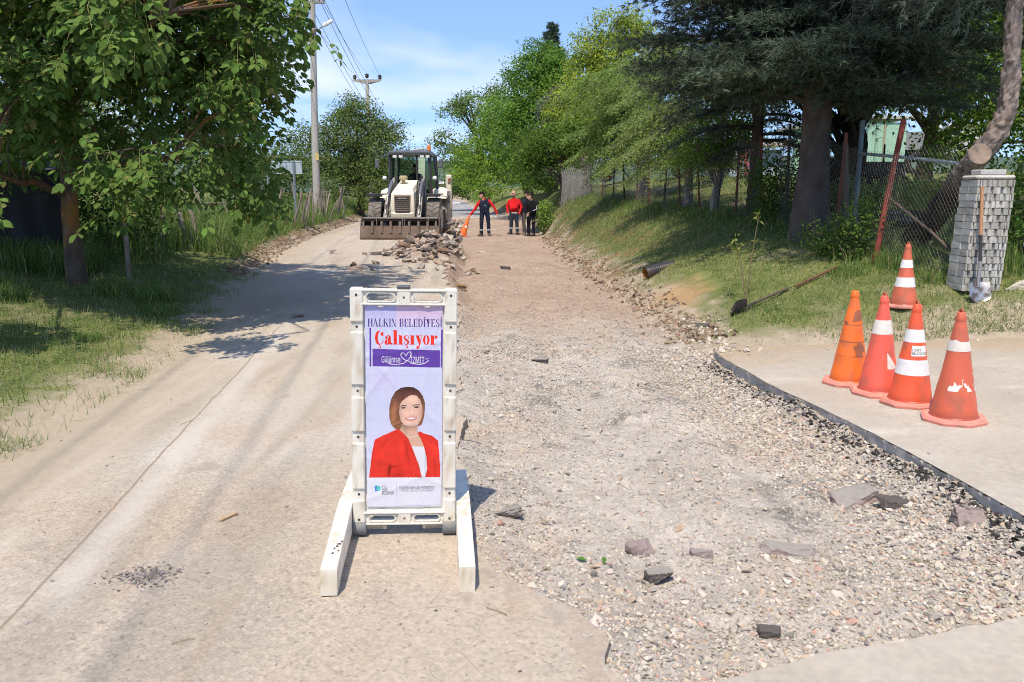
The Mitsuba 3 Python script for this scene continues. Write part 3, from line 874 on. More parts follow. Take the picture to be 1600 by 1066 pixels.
def conifer(name, label, base, top_z, r0, branches, col, seed, twig=.55, per=12, length=.09, width=.008, droop=.15, twig_droop=.2, step=.10, cv=.2, group=None, lean=(0, 0), barkcol=(.13, .10, .085), flare=1.0, trunk_sides=10, sub=3):
    """branches: list of (z, azimuth, length, pitch)."""
    r = np.random.default_rng(seed)
    k = thing(name, label, 'tree', group)
    b = np.array([base[0], base[1], float(surf(*base)) - .15])
    u = np.linspace(0, 1, 9)
    line = b + np.stack([u * lean[0], u * lean[1], u * (top_z - b[2])], 1)
    flare_r = r0 * (1 - .85 * u) * (1 + .35 * np.exp(-u * 30))
    ms = [rough_tube(line, flare_r, trunk_sides, seed, amp=.1, seglen=.1)]
    P, D, C = [], [], []
    for (z, az, L, pitch) in branches:
        f = np.clip((z - b[2]) / (top_z - b[2]), 0, 1)
        s = b + np.array([lean[0], lean[1], top_z - b[2]]) * f
        h = np.array([math.cos(az), math.sin(az), 0])
        t = np.linspace(0, 1, 9)[:, None]
        br = s + h * L * t + np.array([0, 0, 1]) * (L * (math.tan(pitch) * t - droop * 1.6 * t ** 2)) + r.normal(0, .03, (9, 3)) * t * L * .4
        ms.append(tube(br, np.maximum(.010, (.012 + .016 * L) * (1 - t[:, 0] * .9)), 5))
        side = np.array([-h[1], h[0], 0])
        nt = max(5, int(L / .12))
        tone = r.uniform(1 - cv, 1 + cv)
        for tt in np.linspace(.16, 1, nt):
            o = np.array([np.interp(tt, t[:, 0], br[:, q]) for q in range(3)])
            for sg in (-1, 1):
                tl = twig * (1.05 - tt * .65) * r.uniform(.6, 1.25) * min(1.3, .5 + L / 2.5)
                d = h * r.uniform(.35, 1.0) + side * sg * r.uniform(.5, 1.0) + np.array([0, 0, r.uniform(-.2, .25)])
                d /= np.linalg.norm(d)
                m = max(2, int(tl / step))
                q = np.linspace(.12, 1, m)[:, None]
                pts = o + d * tl * q + np.array([0, 0, -1]) * twig_droop * tl * q ** 2
                dd = d + np.array([0, 0, -1]) * 2 * twig_droop * q
                P.append(pts), D.append(dd), C.append(np.asarray(col) * tone * r.uniform(.85, 1.2) * np.ones((m, 1)))
                for _ in range(sub - 1):
                    off = r.normal(0, .3, 3) * tl
                    P.append(pts + off * q), D.append(dd + off), C.append(np.asarray(col) * tone * r.uniform(.8, 1.2) * np.ones((m, 1)))
    P, D, C = np.vstack(P), np.vstack(D), np.vstack(C)
    D /= np.linalg.norm(D, axis=1, keepdims=True)
    part(k, 'trunk', bark(cat(ms), barkcol, seed))
    v, f, c = needles_on(P, D, r, per, length, width, C, flare=flare)
    part(k, 'crown', plyc(TM(v, f), 'needle', smooth=False, color=np.clip(c, 0, 1)))
    return k


r = np.random.default_rng(41)
# row of trees along the right side, far to near
G = 'trees lining the right side of the road'
broadleaf('oak_tree', 'sparse old oak with crooked limbs, farthest left in the row of trees on the right', (-2.0, 64), (-2.8, 62, 7.2), .32,
          [(-2.6, 62, 8.0, 1.6, 1.5, .9), (-4.2, 62, 7.4, 1.1, 1.2, .7), (-5.0, 62, 5.4, .9, 1.2, .7), (-3.8, 61, 4.2, 1.4, 1.4, .9), (-1.6, 62, 6.2, 1.4, 1.5, 1.2), (-4.6, 61, 3.0, 1.3, 1.3, .8), (-1.2, 62, 9, .8, 1, .6)], 190, 42, .19, (.16, .25, .075), 42, spread=.36, group=G, limbs=40)
broadleaf('maple_tree', 'bright fresh green bushy tree overhanging the road behind the workers', (1.2, 54), (.2, 53.5, 6.5), .28,
          [(-.6, 53, 4.6, 2.0, 1.8, 2.2), (-2.2, 53, 3.4, 1.6, 1.6, 1.5), (-.2, 52, 6.4, 1.5, 1.6, 1.2), (.8, 52, 3.6, 1.7, 1.6, 1.7), (-1.6, 52, 2.1, 1.4, 1.3, .9)], 430, 55, .15, (.22, .37, .065), 43, spread=.30, group=G)
broadleaf('tall_tree', 'tall full crowned green tree, highest leafy crown of the row on the right', (2.2, 46.5), (1.6, 46.2, 8.9), .3,
          [(1.5, 46, 7.4, 1.5, 1.8, 1.9), (1.7, 46, 8.6, 1.0, 1.2, .9), (.5, 46, 7.7, .95, 1.1, .9), (2.8, 46, 7.6, 1.0, 1.1, 1.2), (2.0, 45.5, 5.0, 2.1, 1.8, 2.2), (.2, 45.8, 4.4, 1.4, 1.5, 1.6), (-.2, 45.8, 6.1, 1.0, 1.2, 1.0), (2.6, 45, 2.9, 1.8, 1.5, 1.2), (.9, 45, 2.6, 1.3, 1.2, .8)], 720, 55, .14, (.15, .285, .055), 44, spread=.30, group=G)
brs = [(z, r.uniform(0, 6.28), (11.2 - z) * .26 + .3 * np.random.default_rng(int(z * 1000)).random(), .5) for z in np.linspace(6.5, 11.2, 110)]
conifer('spire_conifer', 'dark narrow conifer whose spire rises above the leafy crowns', (2.35, 50), 11.3, .10, brs, (.08, .12, .085), 45, twig=.35, per=7, length=.16, width=.03, step=.12, group=G, sub=2)
brs = [(z, r.uniform(2.2, 5.2), r.uniform(1.0, 1.9), -.1) for z in np.linspace(3.2, 6.8, 34)]
conifer('grey_conifer', 'grey-green conifer with drooping boughs between two bright leafy crowns', (2.9, 40.5), 8, .2, brs, (.15, .18, .145), 46, twig=.5, per=8, length=.15, width=.022, droop=.35, twig_droop=.5, group=G, sub=2)
broadleaf('lime_tree', 'yellow-green leafy tree with upright top beside the dark pine', (3.2, 37.5), (3.5, 37.5, 7.2), .3,
          [(3.5, 37.3, 6.6, 1.1, 1.4, 1.4), (2.6, 37, 5.2, 1.1, 1.4, 1.3), (4.5, 37, 5.8, 1.5, 1.5, 1.6), (3.2, 36.7, 4.0, 1.5, 1.3, 1.1), (4.3, 37.5, 8.5, .75, .9, 1.0), (3.3, 37.4, 7.8, .8, .8, .9), (5.2, 37.4, 8.6, .8, .9, .8), (1.9, 36.8, 3.5, .9, 1.1, .8), (5.6, 37, 7.2, 1.2, 1.2, 1.3), (5.5, 36.6, 4.2, 1.3, 1.2, 1.2)], 760, 55, .13, (.29, .38, .06), 47, spread=.28, cv=.3, group=G)
broadleaf('young_tree', 'leafy dark green tree leaning by the worn net on the bank', (2.2, 35.2), (2.0, 35, 3.9), .22,
          [(1.6, 35, 3.6, 1.2, 1.1, .9), (2.8, 34.6, 3.7, 1.4, 1.1, .7), (1.0, 35.5, 2.6, .7, .8, .8), (.8, 36, 3.4, .8, .9, .8)], 190, 50, .13, (.11, .20, .04), 48, spread=.27, group=G)
broadleaf('bank_shrub', 'small light green shrub on the bank beside the workers', (1.35, 34.2), (1.35, 34.1, 1.0), .03,
          [(1.3, 34.1, .75, .35, .35, .5), (1.5, 34.2, .35, .4, .4, .35)], 60, 28, .10, (.22, .36, .08), 49, spread=.14, category='shrub', limbs=10)
# cedars with hanging sprays behind the fence
ced = lambda z0, z1, n, L, seed: [(z, np.random.default_rng(seed + i).uniform(0, 6.28), L * np.random.default_rng(seed + i + 99).uniform(.6, 1.1), .10) for i, z in enumerate(np.linspace(z0, z1, n))]
conifer('cedar_tree', 'pale green cedar with hanging feathery sprays, nearer the camera of the two cedars', (4.55, 21.5), 5.6, .13, ced(2.5, 5.4, 40, 2.0, 51) + [(z, 3.3, 2.0, .12) for z in (2.9, 3.3, 3.7, 4.3)] + [(2.6, a, 1.7, 0) for a in (2.6, 3.4, 4.1, 4.7, 5.5)], (.25, .33, .11), 51, twig=.55, per=9, length=.055, width=.011, droop=.26, twig_droop=.6, step=.06, barkcol=(.25, .23, .21), group='cedars behind the fence', sub=3)
conifer('cedar_tree', 'pale green cedar with long drooping boughs, farther of the two cedars', (4.2, 26.5), 6.0, .17, ced(2.7, 5.8, 44, 2.3, 61) + [(z, 3.2, 2.5, .15) for z in (3.2, 3.9, 4.6, 5.3)], (.24, .34, .10), 52, twig=.65, per=9, length=.07, width=.014, droop=.26, twig_droop=.6, step=.075, barkcol=(.2, .18, .16), group='cedars behind the fence', sub=3)
broadleaf('sapling_tree', 'slender leafy tree with a pale thin trunk growing along the fence', (4.72, 19.2), (4.65, 19, 4.2), .09,
          [(4.5, 18.9, 3.2, .9, .8, .8), (4.9, 18.7, 2.6, .8, .7, .6), (4.1, 19, 2.7, .6, .6, .5), (5.2, 19, 3.4, .7, .7, .7)], 150, 42, .085, (.15, .25, .05), 53, spread=.22, barkcol=(.3, .28, .25))
# the big dark pines
pb = []
for i, z in enumerate(np.linspace(2.95, 8.6, 100)):
    q = np.random.default_rng(700 + i)
    pb.append((z, (i * 2.4) % 6.283, (2.9 if z < 5.5 else 2.9 - (z - 5.5) * .55) * q.uniform(.70, 1.08), q.uniform(.12, .34)))
pb += [(3.4, 3.25, 2.9, .24), (3.7, 2.9, 3.1, .30), (4.1, 3.5, 3.1, .28), (3.3, 3.8, 2.6, .18), (3.3, 4.4, 2.2, .2), (3.5, 4.9, 2.3, .25), (3.2, 5.4, 2.5, .2), (3.6, 5.9, 2.8, .25), (4.2, 6.1, 3.0, .25)]
conifer('big_pine', 'large dark blue-green pine with thick straight trunk spreading over the fence', (4.9, 13.6), 10.5, .27, pb, (.088, .118, .082), 54, twig=.66, per=8, length=.12, width=.015, droop=.12, twig_droop=.10, step=.11, cv=.38, barkcol=(.115, .095, .085), trunk_sides=18, sub=3, flare=.9)
pb = [(z, np.random.default_rng(800 + i).uniform(0, 6.28), 1.9 * np.random.default_rng(801 + i).uniform(.6, 1.1), .12) for i, z in enumerate(np.linspace(2.5, 7.5, 40))]
conifer('thin_pine', 'slimmer dark pine with a narrow dark trunk left of the large pine', (4.95, 17.0), 9, .14, pb, (.09, .115, .085), 55, twig=.5, per=7, length=.12, width=.017, droop=.2, twig_droop=.2, step=.10, barkcol=(.075, .06, .05), sub=2)
# the crooked pine that leans past the paver pillar
k = thing('crooked_pine', 'crooked leaning pine with a sawn-off stump face, bent over the paver pillar', 'tree')
cp = [(5.98, 12.9, .3), (5.95, 12.3, .85), (5.93, 11.4, 1.45), (5.86, 10.75, 1.93), (5.88, 10.5, 2.12), (5.98, 10.4, 2.33), (6.04, 10.35, 2.6), (6.02, 10.3, 3.05), (5.98, 10.3, 3.8), (6.05, 10.3, 5.2), (6.05, 10.4, 8.0)]
m = rough_tube(cp, [.20, .17, .15, .14, .135, .12, .112, .098, .09, .085, .06], 44, 56, amp=.16, seglen=.025)
m.vertices = m.vertices + m.vertex_normals * ((meshkit.fbm(m.vertices * 30, 3, seed=57) - .5) * .05 + (np.abs(meshkit.fbm(m.vertices * [22, 22, 7], 3, seed=62) - .5) - .1) * .09)[:, None]
v = m.vertices
tone = np.clip((v[:, 2:3] - 1.55) / .35, 0, 1)
tone = tone[:, 0] * np.clip(-.35 + 2.3 * meshkit.fbm(v * [24, 24, 9], 3, seed=58), 0, 1)
part(k, 'trunk', plyc(m, 'vc_rough', smooth=True, base=(.045, .036, .03), bright=.6 + .8 * meshkit.fbm(v * [24, 24, 9], 3, seed=59), dirtcol=(.33, .27, .23), dirt=tone))
a0, ax = np.array([5.79, 10.44, 2.05]), np.array([-.30, -1.0, .30])
ax /= np.linalg.norm(ax)
st = rough_tube([a0 - ax * -.12, a0 + ax * .11], [.130, .115], 22, 59, amp=.05, seglen=.06)
part(k, 'sawn_stump', bark(st, (.27, .21, .165), 59), label='sawn-off limb stub with a pale cut face')
e = np.linspace(0, 2 * np.pi, 28, endpoint=False)
s1_, s2_ = np.cross(ax, [0, 0, 1]), None
s1_ /= np.linalg.norm(s1_)
s2_ = np.cross(s1_, ax)
rg = np.vstack([[a0 + ax * .114]] + [a0 + ax * (.113 - .008 * q) + (np.cos(e)[:, None] * s1_ + np.sin(e)[:, None] * s2_) * .108 * q for q in (.25, .5, .75, 1)])
ff = [[0, 1 + i, 1 + (i + 1) % 28] for i in range(28)]
for q in range(3):
    for i in range(28):
        a, b_ = 1 + q * 28 + i, 1 + q * 28 + (i + 1) % 28
        ff += [[a, a + 28, b_ + 28], [a, b_ + 28, b_]]
cut = TM(rg, ff)
part(k, 'cut_face', mk(cut, (.43, .34, .25), 'vc_rough', smooth=False, var=.35, fs=18))
brs = [(z, az, 2.4, .2) for z, az in zip(np.linspace(4.5, 8.5, 20), np.arange(20) * 2.4)]
P, D, C = [], [], []
rr = np.random.default_rng(60)
bm = []
for z, az, L, pt in brs + [(4.0, 2.7, 1.9, .1), (4.3, 3.3, 2.2, .12), (3.9, 2.3, 1.6, .0)]:
    s = np.array([6.05, 10.3, z])
    h = np.array([math.cos(az), math.sin(az), 0])
    bm.append(tube([s, s + h * L * .5 + [0, 0, .25], s + h * L + [0, 0, .1]], [.035, .025, .01], 5))
    for tt in np.linspace(.25, 1, 16):
        for _ in range(5):
            o = s + h * L * tt + [0, 0, .3 * tt]
            d = h * rr.uniform(.2, 1) + rr.normal(0, .6, 3)
            d /= np.linalg.norm(d)
            q = np.linspace(.1, 1, 6)[:, None]
            P.append(o + d * .5 * q), D.append(np.repeat(d[None], 6, 0)), C.append(np.array([.13, .165, .13]) * rr.uniform(.8, 1.2) * np.ones((6, 1)))
v, f, c = needles_on(np.vstack(P), np.vstack(D), rr, 7, .12, .013, np.vstack(C), flare=.9)
part(k, 'bough', bark(cat(bm), (.14, .11, .09), 61))
part(k, 'crown', plyc(TM(v, f), 'needle', smooth=False, color=c))
# leafy trees of the yard behind the pines
Y_ = 'leafy trees in the yard behind the pines'
broadleaf('yard_tree', 'thick dark-trunked leafy tree behind the large pine', (6.9, 17.2), (6.9, 17.2, 5.5), .3,
          [(6.9, 17, 4.3, 2.0, 1.8, 1.1), (5.6, 17.5, 3.9, 1.4, 1.4, .7), (8.2, 17, 4.0, 1.4, 1.4, .7), (7, 17, 5.6, 2.2, 2, 1.2)], 330, 48, .11, (.14, .25, .045), 71, spread=.28, barkcol=(.045, .036, .03), group=Y_)
broadleaf('yard_tree', 'bright leafy tree seen between the large pine and the crooked pine', (10.2, 20.5), (10, 20.5, 5.5), .2,
          [(9.6, 20, 4.9, 2.2, 1.6, 1.3), (11.6, 20, 3.9, 1.8, 1.6, 1.2), (10, 20, 6.2, 2.4, 1.8, 1.3), (8.4, 20.5, 4.3, 1.1, 1.1, .6), (12.3, 20, 5.8, 1.7, 1.5, 1.3)], 460, 50, .12, (.21, .33, .06), 72, spread=.3, group=Y_)
broadleaf('yard_tree', 'dense green tree behind the crooked pine at the right edge', (11.0, 15.6), (10.6, 15.6, 5), .17,
          [(10.3, 15.2, 3.0, 1.4, 1.2, 1.1), (10.9, 15, 4.6, 1.6, 1.4, 1.3), (9.2, 15.5, 3.8, 1.2, 1.2, .8), (11, 15, 1.9, 1.2, 1.1, .7), (9.4, 15.8, 5.5, 1.6, 1.3, .9), (8.6, 16, 2.6, .7, .8, .7)], 430, 50, .10, (.14, .25, .045), 73, spread=.25, group=Y_)
broadleaf('pillar_bush', 'leafy climbing bush right behind the paver pillar', (6.75, 10.9), (6.9, 10.9, 1.9), .03,
          [(6.75, 10.8, 1.5, .35, .35, .55), (7.1, 10.9, 2.0, .4, .35, .5), (6.6, 10.8, .95, .25, .3, .35)], 90, 34, .075, (.12, .23, .05), 74, spread=.14, category='shrub', limbs=14)
broadleaf('fence_bush', 'dark green bush climbing through the fence left of the red post', (4.98, 11.95), (5.0, 11.95, 1.7), .025,
          [(4.95, 11.9, 1.0, .3, .3, .4), (4.7, 12.2, .95, .3, .3, .3), (5.05, 11.8, 1.35, .16, .2, .22)], 85, 28, .055, (.10, .18, .04), 75, spread=.15, category='shrub', limbs=24)
broadleaf('fence_bush', 'low leafy bush in the fence between the slim pine and the large pine', (4.95, 15.4), (4.95, 15.4, 2.1), .025,
          [(4.9, 15.3, 1.5, .35, .3, .35), (4.85, 15.4, 1.95, .35, .3, .3)], 90, 30, .07, (.10, .18, .04), 76, spread=.16, category='shrub', limbs=14)
broadleaf('cut_branches', 'heap of cut leafy branches lying on the yard grass behind the fence', (6.9, 15.5), (6.9, 15.5, 1.55), .02,
          [(6.6, 15.6, 1.55, .9, .5, .22), (7.7, 15.6, 1.6, .9, .5, .22), (8.7, 15.8, 1.65, .7, .5, .2)], 150, 34, .09, (.22, .34, .09), 77, spread=.16, category='branches', limbs=20)
# left side: hedge trees behind the stake fence
broadleaf('hedge_tree', 'broad bushy fruit tree behind the utility pole and the loader', (-8.6, 47), (-8.6, 46.5, 5.2), .2,
          [(-8.8, 46, 4.2, 2.4, 1.8, 1.9), (-7.4, 45.6, 3.8, 1.8, 1.5, 1.6), (-10.4, 46, 3.4, 2.0, 1.6, 1.5), (-8.4, 46, 5.9, 1.1, 1.1, .9), (-9.4, 46, 5.6, .9, 1, .8), (-6.6, 45.5, 4.9, .7, .8, .6), (-6.2, 45.5, 2.8, 1.2, 1.2, 1.4), (-8, 44.8, 2.0, 2.6, 1.2, 1.2), (-11.4, 46, 4.6, .9, 1, .7)], 560, 50, .14, (.15, .22, .07), 81, spread=.32, limbs=60, shell=.45)
broadleaf('hedge_tree', 'lower hedge tree behind the blank road sign left of the utility pole', (-12.3, 43), (-12.3, 43, 3.6), .15,
          [(-12.2, 42.6, 3.0, 2.0, 1.5, 1.3), (-13.6, 42.5, 2.8, 1.5, 1.4, 1.3), (-11, 42.5, 2.2, 1.4, 1.2, 1.2), (-15, 43, 3.2, 1.6, 1.4, 1.5)], 300, 46, .13, (.16, .24, .08), 82, spread=.3)
broadleaf('hedge_tree', 'pale leafy tree far behind the walnut at the left edge', (-17, 32), (-17, 32, 5), .2,
          [(-17, 31.5, 4.2, 2.6, 2, 1.9), (-14.8, 31.5, 3.0, 1.8, 1.6, 1.5), (-19.5, 32, 3.6, 2.2, 1.8, 1.8), (-22, 32, 3.4, 2, 1.8, 1.7)], 420, 46, .15, (.19, .26, .08), 83, spread=.34)
broadleaf('hedge_shrub', 'dense dark green shrub in the shade behind the walnut trunk', (-8.6, 15.6), (-8.6, 15.6, 2.2), .05,
          [(-8.8, 15.6, 1.5, 1.2, .8, 1.0), (-7.4, 15.8, 1.2, .8, .7, .7), (-10.3, 15.6, 1.7, 1.2, .8, 1.2), (-8.2, 15.8, 2.4, 1.2, .8, .7)], 240, 42, .09, (.085, .15, .035), 87, spread=.24, category='shrub', limbs=16)
broadleaf('roadside_bush', 'round green bush beside the far bend of the road', (-9.4, 92), (-9.4, 92, 2.4), .08,
          [(-9.6, 92, 2.0, 1.3, 1.2, 1.0), (-8.4, 92.4, 1.5, .9, 1, .8)], 130, 40, .2, (.10, .17, .04), 84, spread=.3, category='bush', group='bushes by the far bend')
broadleaf('roadside_bush', 'bush next to the far pale building beyond the bend', (-7.0, 97), (-7.0, 97, 3.0), .08,
          [(-6.6, 97, 2.2, 1.2, 1.2, .9), (-5.4, 97, 1.8, 1.2, 1.2, .9), (-5.9, 90, 2.5, 1.3, 1.2, 1.0)], 150, 40, .2, (.12, .19, .05), 85, spread=.3, category='bush', group='bushes by the far bend')
broadleaf('roadside_bush', 'tall bush hidden partly by the loader cab', (-12.6, 75), (-12.6, 75, 3.6), .1,
          [(-12.4, 75, 2.6, 1.6, 1.5, 1.6), (-10.6, 76, 1.8, 1.0, 1.2, 1.0), (-14.5, 74, 2.6, 1.8, 1.5, 1.5)], 200, 44, .17, (.10, .16, .04), 86, spread=.32, category='bush', group='bushes by the far bend')

# ------------------------------------------------------------------ the walnut tree at the left
wk = thing('walnut_tree', 'spreading walnut tree with broad leaflets and an orange lichened trunk at the left', 'tree')
wr = np.random.default_rng(90)
wb = np.array([-6.38, 12.0, float(surf(-6.38, 12)) - .12])
trunk = [wb, (-6.40, 12, 1.2), (-6.34, 11.95, 2.0), (-6.30, 11.9, 2.9), (-6.36, 11.9, 3.9), (-6.2, 11.9, 5.4), (-6.3, 12, 7.0)]
wm = [rough_tube(trunk, [.155, .112, .105, .10, .08, .06, .03], 16, 91, amp=.08, seglen=.08)]
wl = [(-6.2, 11.2, 4.2, 1.9, 2.2, 1.5), (-4.4, 10.6, 4.6, 1.8, 1.7, 1.4), (-3.6, 9.9, 3.5, 1.25, 1.3, .9), (-3.45, 10.3, 4.6, .95, 1.4, .7), (-4.2, 10.6, 2.6, 1.15, 1.2, .75), (-7.4, 10.6, 3.6, 1.6, 1.6, 1.4), (-5.6, 9.4, 4.8, 1.6, 1.3, 1.3), (-8.6, 11.2, 4.6, 1.8, 1.8, 1.6), (-5.3, 10.2, 2.75, 1.2, 1.1, .7), (-6.9, 12.6, 5.6, 2.4, 2.0, 1.5), (-4.6, 12, 5.9, 2.0, 1.8, 1.2), (-8.0, 12.4, 2.9, 1.4, 1.4, .9), (-4.4, 12, 3.4, 1.1, 1.4, .9), (-4.0, 9.4, 4.2, 1.2, 1.2, 1.1), (-4.3, 11.0, 3.5, 1.1, 1.2, .9), (-5.2, 9.6, 3.6, 1.5, 1.2, 1.0)]
tips, dirs = crown_points(wl, 940, wr, .45)
extra = np.array([(-5.25, 7.7, 1.62), (-5.0, 7.6, 1.5), (-4.85, 7.5, 1.42), (-5.1, 7.7, 1.35), (-4.75, 7.7, 1.62), (-5.5, 8, 1.7),
                  (-4.35, 9.2, 1.72), (-4.1, 9.1, 1.85), (-3.85, 9.0, 1.78), (-3.6, 9.1, 1.85), (-4.0, 8.9, 1.6), (-4.3, 8.9, 2.0), (-3.5, 8.8, 2.0), (-3.3, 9.2, 1.75), (-3.0, 9.6, 1.8), (-3.2, 9.4, 2.1), (-2.8, 9.9, 1.65), (-3.05, 9.8, 1.45), (-2.75, 9.7, 2.1),
                  (-3.0, 7.2, 3.3), (-2.8, 7.1, 3.15), (-2.65, 7.0, 3.0), (-3.1, 7.1, 3.0), (-2.4, 9, 3.6), (-2.2, 9.1, 3.5), (-2.05, 9.0, 3.7), (-1.95, 9.1, 3.4), (-2.5, 9.2, 2.9), (-2.6, 9.3, 2.6)])
extra[:, 0] -= np.where(extra[:, 2] > 2.5, .38, .14)
tips = np.vstack([tips, extra, extra + wr.normal(0, .13, extra.shape)])
dirs = np.vstack([dirs, np.tile([0, -.6, -.3], (2 * len(extra), 1))])
ok = tips[:, 2] > np.where(tips[:, 0] > -4.6, 1.62, 1.25)
tips, dirs = tips[ok], dirs[ok]
main = [((-6.3, 11.9, 2.7), (-5.0, 11.0, 3.4), (-3.4, 10.2, 4.6), .075), ((-6.36, 11.9, 3.6), (-5.4, 10.5, 4.2), (-3.9, 9.0, 5.3), .07), ((-6.4, 12, 1.9), (-5.4, 10.9, 1.95), (-3.9, 9.6, 2.0), .07), ((-6.4, 12, 1.6), (-6.6, 10.4, 1.9), (-5.2, 8.0, 1.75), .06),
        ((-6.3, 11.9, 3.0), (-7.4, 11.0, 3.5), (-9.0, 10.4, 4.4), .07), ((-6.36, 11.9, 3.4), (-6.5, 10.6, 4.0), (-6.3, 9.2, 4.9), .06), ((-6.4, 12, 2.3), (-7.4, 11.8, 2.6), (-8.6, 11.4, 2.9), .055), ((-6.3, 11.9, 4.4), (-5.2, 11.6, 5.3), (-3.2, 11.0, 5.9), .05), ((-6.2, 11.9, 3.1), (-4.6, 11.8, 3.3), (-3.2, 11.8, 3.5), .055), ((-5.0, 11.0, 3.4), (-4.0, 9.6, 3.3), (-2.8, 7.5, 3.4), .045)]
anch = []
for a, b_, c_, rr0 in main:
    t = np.linspace(0, 1, 9)[:, None]
    crv = (1 - t) ** 2 * np.array(a) + 2 * t * (1 - t) * np.array(b_) + t ** 2 * np.array(c_) + wr.normal(0, .03, (9, 3)) * np.sin(t * 3.14)
    wm.append(rough_tube(crv, rr0 * (1 - .75 * t[:, 0]), 8, int(rr0 * 1e4) + len(wm), amp=.1, seglen=.1))
    anch.append(crv[2:])
anch = np.vstack(anch + [np.array(trunk[3:])])
for p in tips[::2]:
    j = np.argmin(np.linalg.norm(anch - p, axis=1) + .6 * np.maximum(0, anch[:, 2] - p[2]))
    s = anch[j]
    L = np.linalg.norm(p - s)
    wm.append(tube([s, s + (p - s) * .5 + [0, 0, .10 * L], p], [.012 + .004 * L, .009 + .002 * L, .004], 4))
part(wk, 'trunk', bark(cat(wm), (.135, .105, .085), 92, moss=(.36, .17, .035)))
# leaflets: seven on each stalk, hanging from the twig tips
lf_v = np.array([[0, 0, 0], [-.20, .30, .05], [0, .33, -.01], [.20, .30, .05], [-.235, .62, .035], [0, .66, -.02], [.235, .62, .035], [0, 1.0, -.10]])
lf_v[:, 0] *= 1.12
lf_f = np.array([[0, 2, 1], [0, 3, 2], [1, 2, 5], [1, 5, 4], [2, 3, 6], [2, 6, 5], [4, 5, 7], [5, 6, 7]])
per = 11
nC = len(tips) * per
org = np.repeat(tips, per, 0) + wr.normal(0, .13, (nC, 3))
out = np.repeat(dirs, per, 0) * [1, 1, .3] + wr.normal(0, .55, (nC, 3)) + [0, -.15, -.45]
out /= np.linalg.norm(out, axis=1, keepdims=True)
Lc = wr.uniform(.16, .30, nC)
pos, dv, sz = [], [], []
sidev = np.cross(out, wr.normal(0, .35, (nC, 3)) + [0, 0, 1])
sidev /= np.linalg.norm(sidev, axis=1, keepdims=True)
for q, sg in [(.35, -1), (.35, 1), (.68, -1), (.68, 1), (1, -1), (1, 1), (1.03, 0)]:
    pos.append(org + out * (Lc * q)[:, None] + [0, 0, -.06] * (q ** 2 * Lc / .25)[:, None] + sidev * (sg * .012))
    d = out * (.75 if sg else 1) + sidev * sg * .9 + [0, 0, -.35] + wr.normal(0, .16, (nC, 3))
    dv.append(d / np.linalg.norm(d, axis=1, keepdims=True))
    sz.append((.085 + .03 * q) * wr.uniform(.75, 1.2, nC))
pos, dv, sz = np.vstack(pos), np.vstack(dv), np.concatenate(sz)
nl = len(pos)
up = np.tile(np.array([[0, -.25, 1.0]]), (nl, 1)) + wr.normal(0, .38, (nl, 3))
sd = np.cross(dv, up)
sd /= np.linalg.norm(sd, axis=1, keepdims=True)
up = np.cross(sd, dv)
lc = np.array([.13, .215, .055]) * wr.uniform(.75, 1.25, (nl, 1))
yng = wr.random(nl) < .06
lc[yng] = np.array([.27, .28, .085]) * wr.uniform(.8, 1.1, (yng.sum(), 1))
lv = pos[:, None] + sz[:, None, None] * (lf_v[None, :, 0:1] * sd[:, None] + lf_v[None, :, 1:2] * dv[:, None] + lf_v[None, :, 2:3] * up[:, None])
dist = np.linalg.norm(pos - [0, 0, 1.62], axis=1)
pa = math.tan(PITCH)
dep = pos[:, 1] * math.cos(PITCH) - (pos[:, 2] - 1.62) * math.sin(PITCH)
px_, py_ = 800 + 1280 * pos[:, 0] / dep, 533 - 1280 * (pos[:, 1] * math.sin(PITCH) + (pos[:, 2] - 1.62) * math.cos(PITCH)) / dep
inside = (px_ > 5) & (px_ < 520) & (py_ > 5) & (py_ < 420)
order = np.argsort(np.where(inside, dist / sz, 1e9))[:280]
single_leaf = np.zeros(nl, bool)
single_leaf[order] = True
rest = ~single_leaf
F = (lf_f[None] + (np.arange(rest.sum()) * 8)[:, None, None]).reshape(-1, 3)
part(wk, 'crown', plyc(TM(lv[rest].reshape(-1, 3), F), 'leafy', smooth=True, color=np.repeat(lc[rest], 8, 0)))
for i in order:
    part(wk + '__crown', 'leaf', plyc(TM(lv[i], lf_f), 'leafy', smooth=True, color=np.repeat(lc[i:i + 1], 8, 0)))
st = [org[:, None] + out[:, None] * (Lc[:, None, None] * np.array([0, .55, 1.0])[None, :, None]) + np.array([0, 0, -.06]) * (np.array([0, .3, 1.0])[None, :, None] * Lc[:, None, None] / .25)]
st = st[0]
o3 = np.array([[.0022, 0, 0], [-.0011, .002, 0], [-.0011, -.002, 0]])
sv = (st[:, :, None] + o3[None, None]).reshape(-1, 3)
sf = []
for a in (0, 3):
    for i in range(3):
        j = (i + 1) % 3
        sf += [[a + i, a + j, a + 3 + j], [a + i, a + 3 + j, a + 3 + i]]
sf = (np.array(sf)[None] + (np.arange(nC) * 9)[:, None, None]).reshape(-1, 3)
part(wk, 'leaf_stalks', plyc(TM(sv, sf), 'vc_rough', smooth=False, color=np.tile([[.22, .22, .09]], (len(sv), 1))), kind='stuff')
# ------------------------------------------------------------------ lettering helpers
def text_poly(text, height, bold=False, sx=1.0):
    """Lettering as one flat shapely shape, starting at x = 0 on the baseline."""
    m = meshkit.text_mesh(text, height, .01, bold)
    f = m.faces[m.face_normals[:, 2] > .9]
    tri = m.vertices[f][:, :, :2]
    g = unary_union([Polygon(t).buffer(1e-6) for t in tri])
    g = affinity.translate(g, -g.bounds[0], 0)
    return affinity.scale(g, sx, 1, origin=(0, 0))


def ell(cx, cy, rx, ry):
    return affinity.scale(Point(cx, cy).buffer(1, 24), rx, ry)


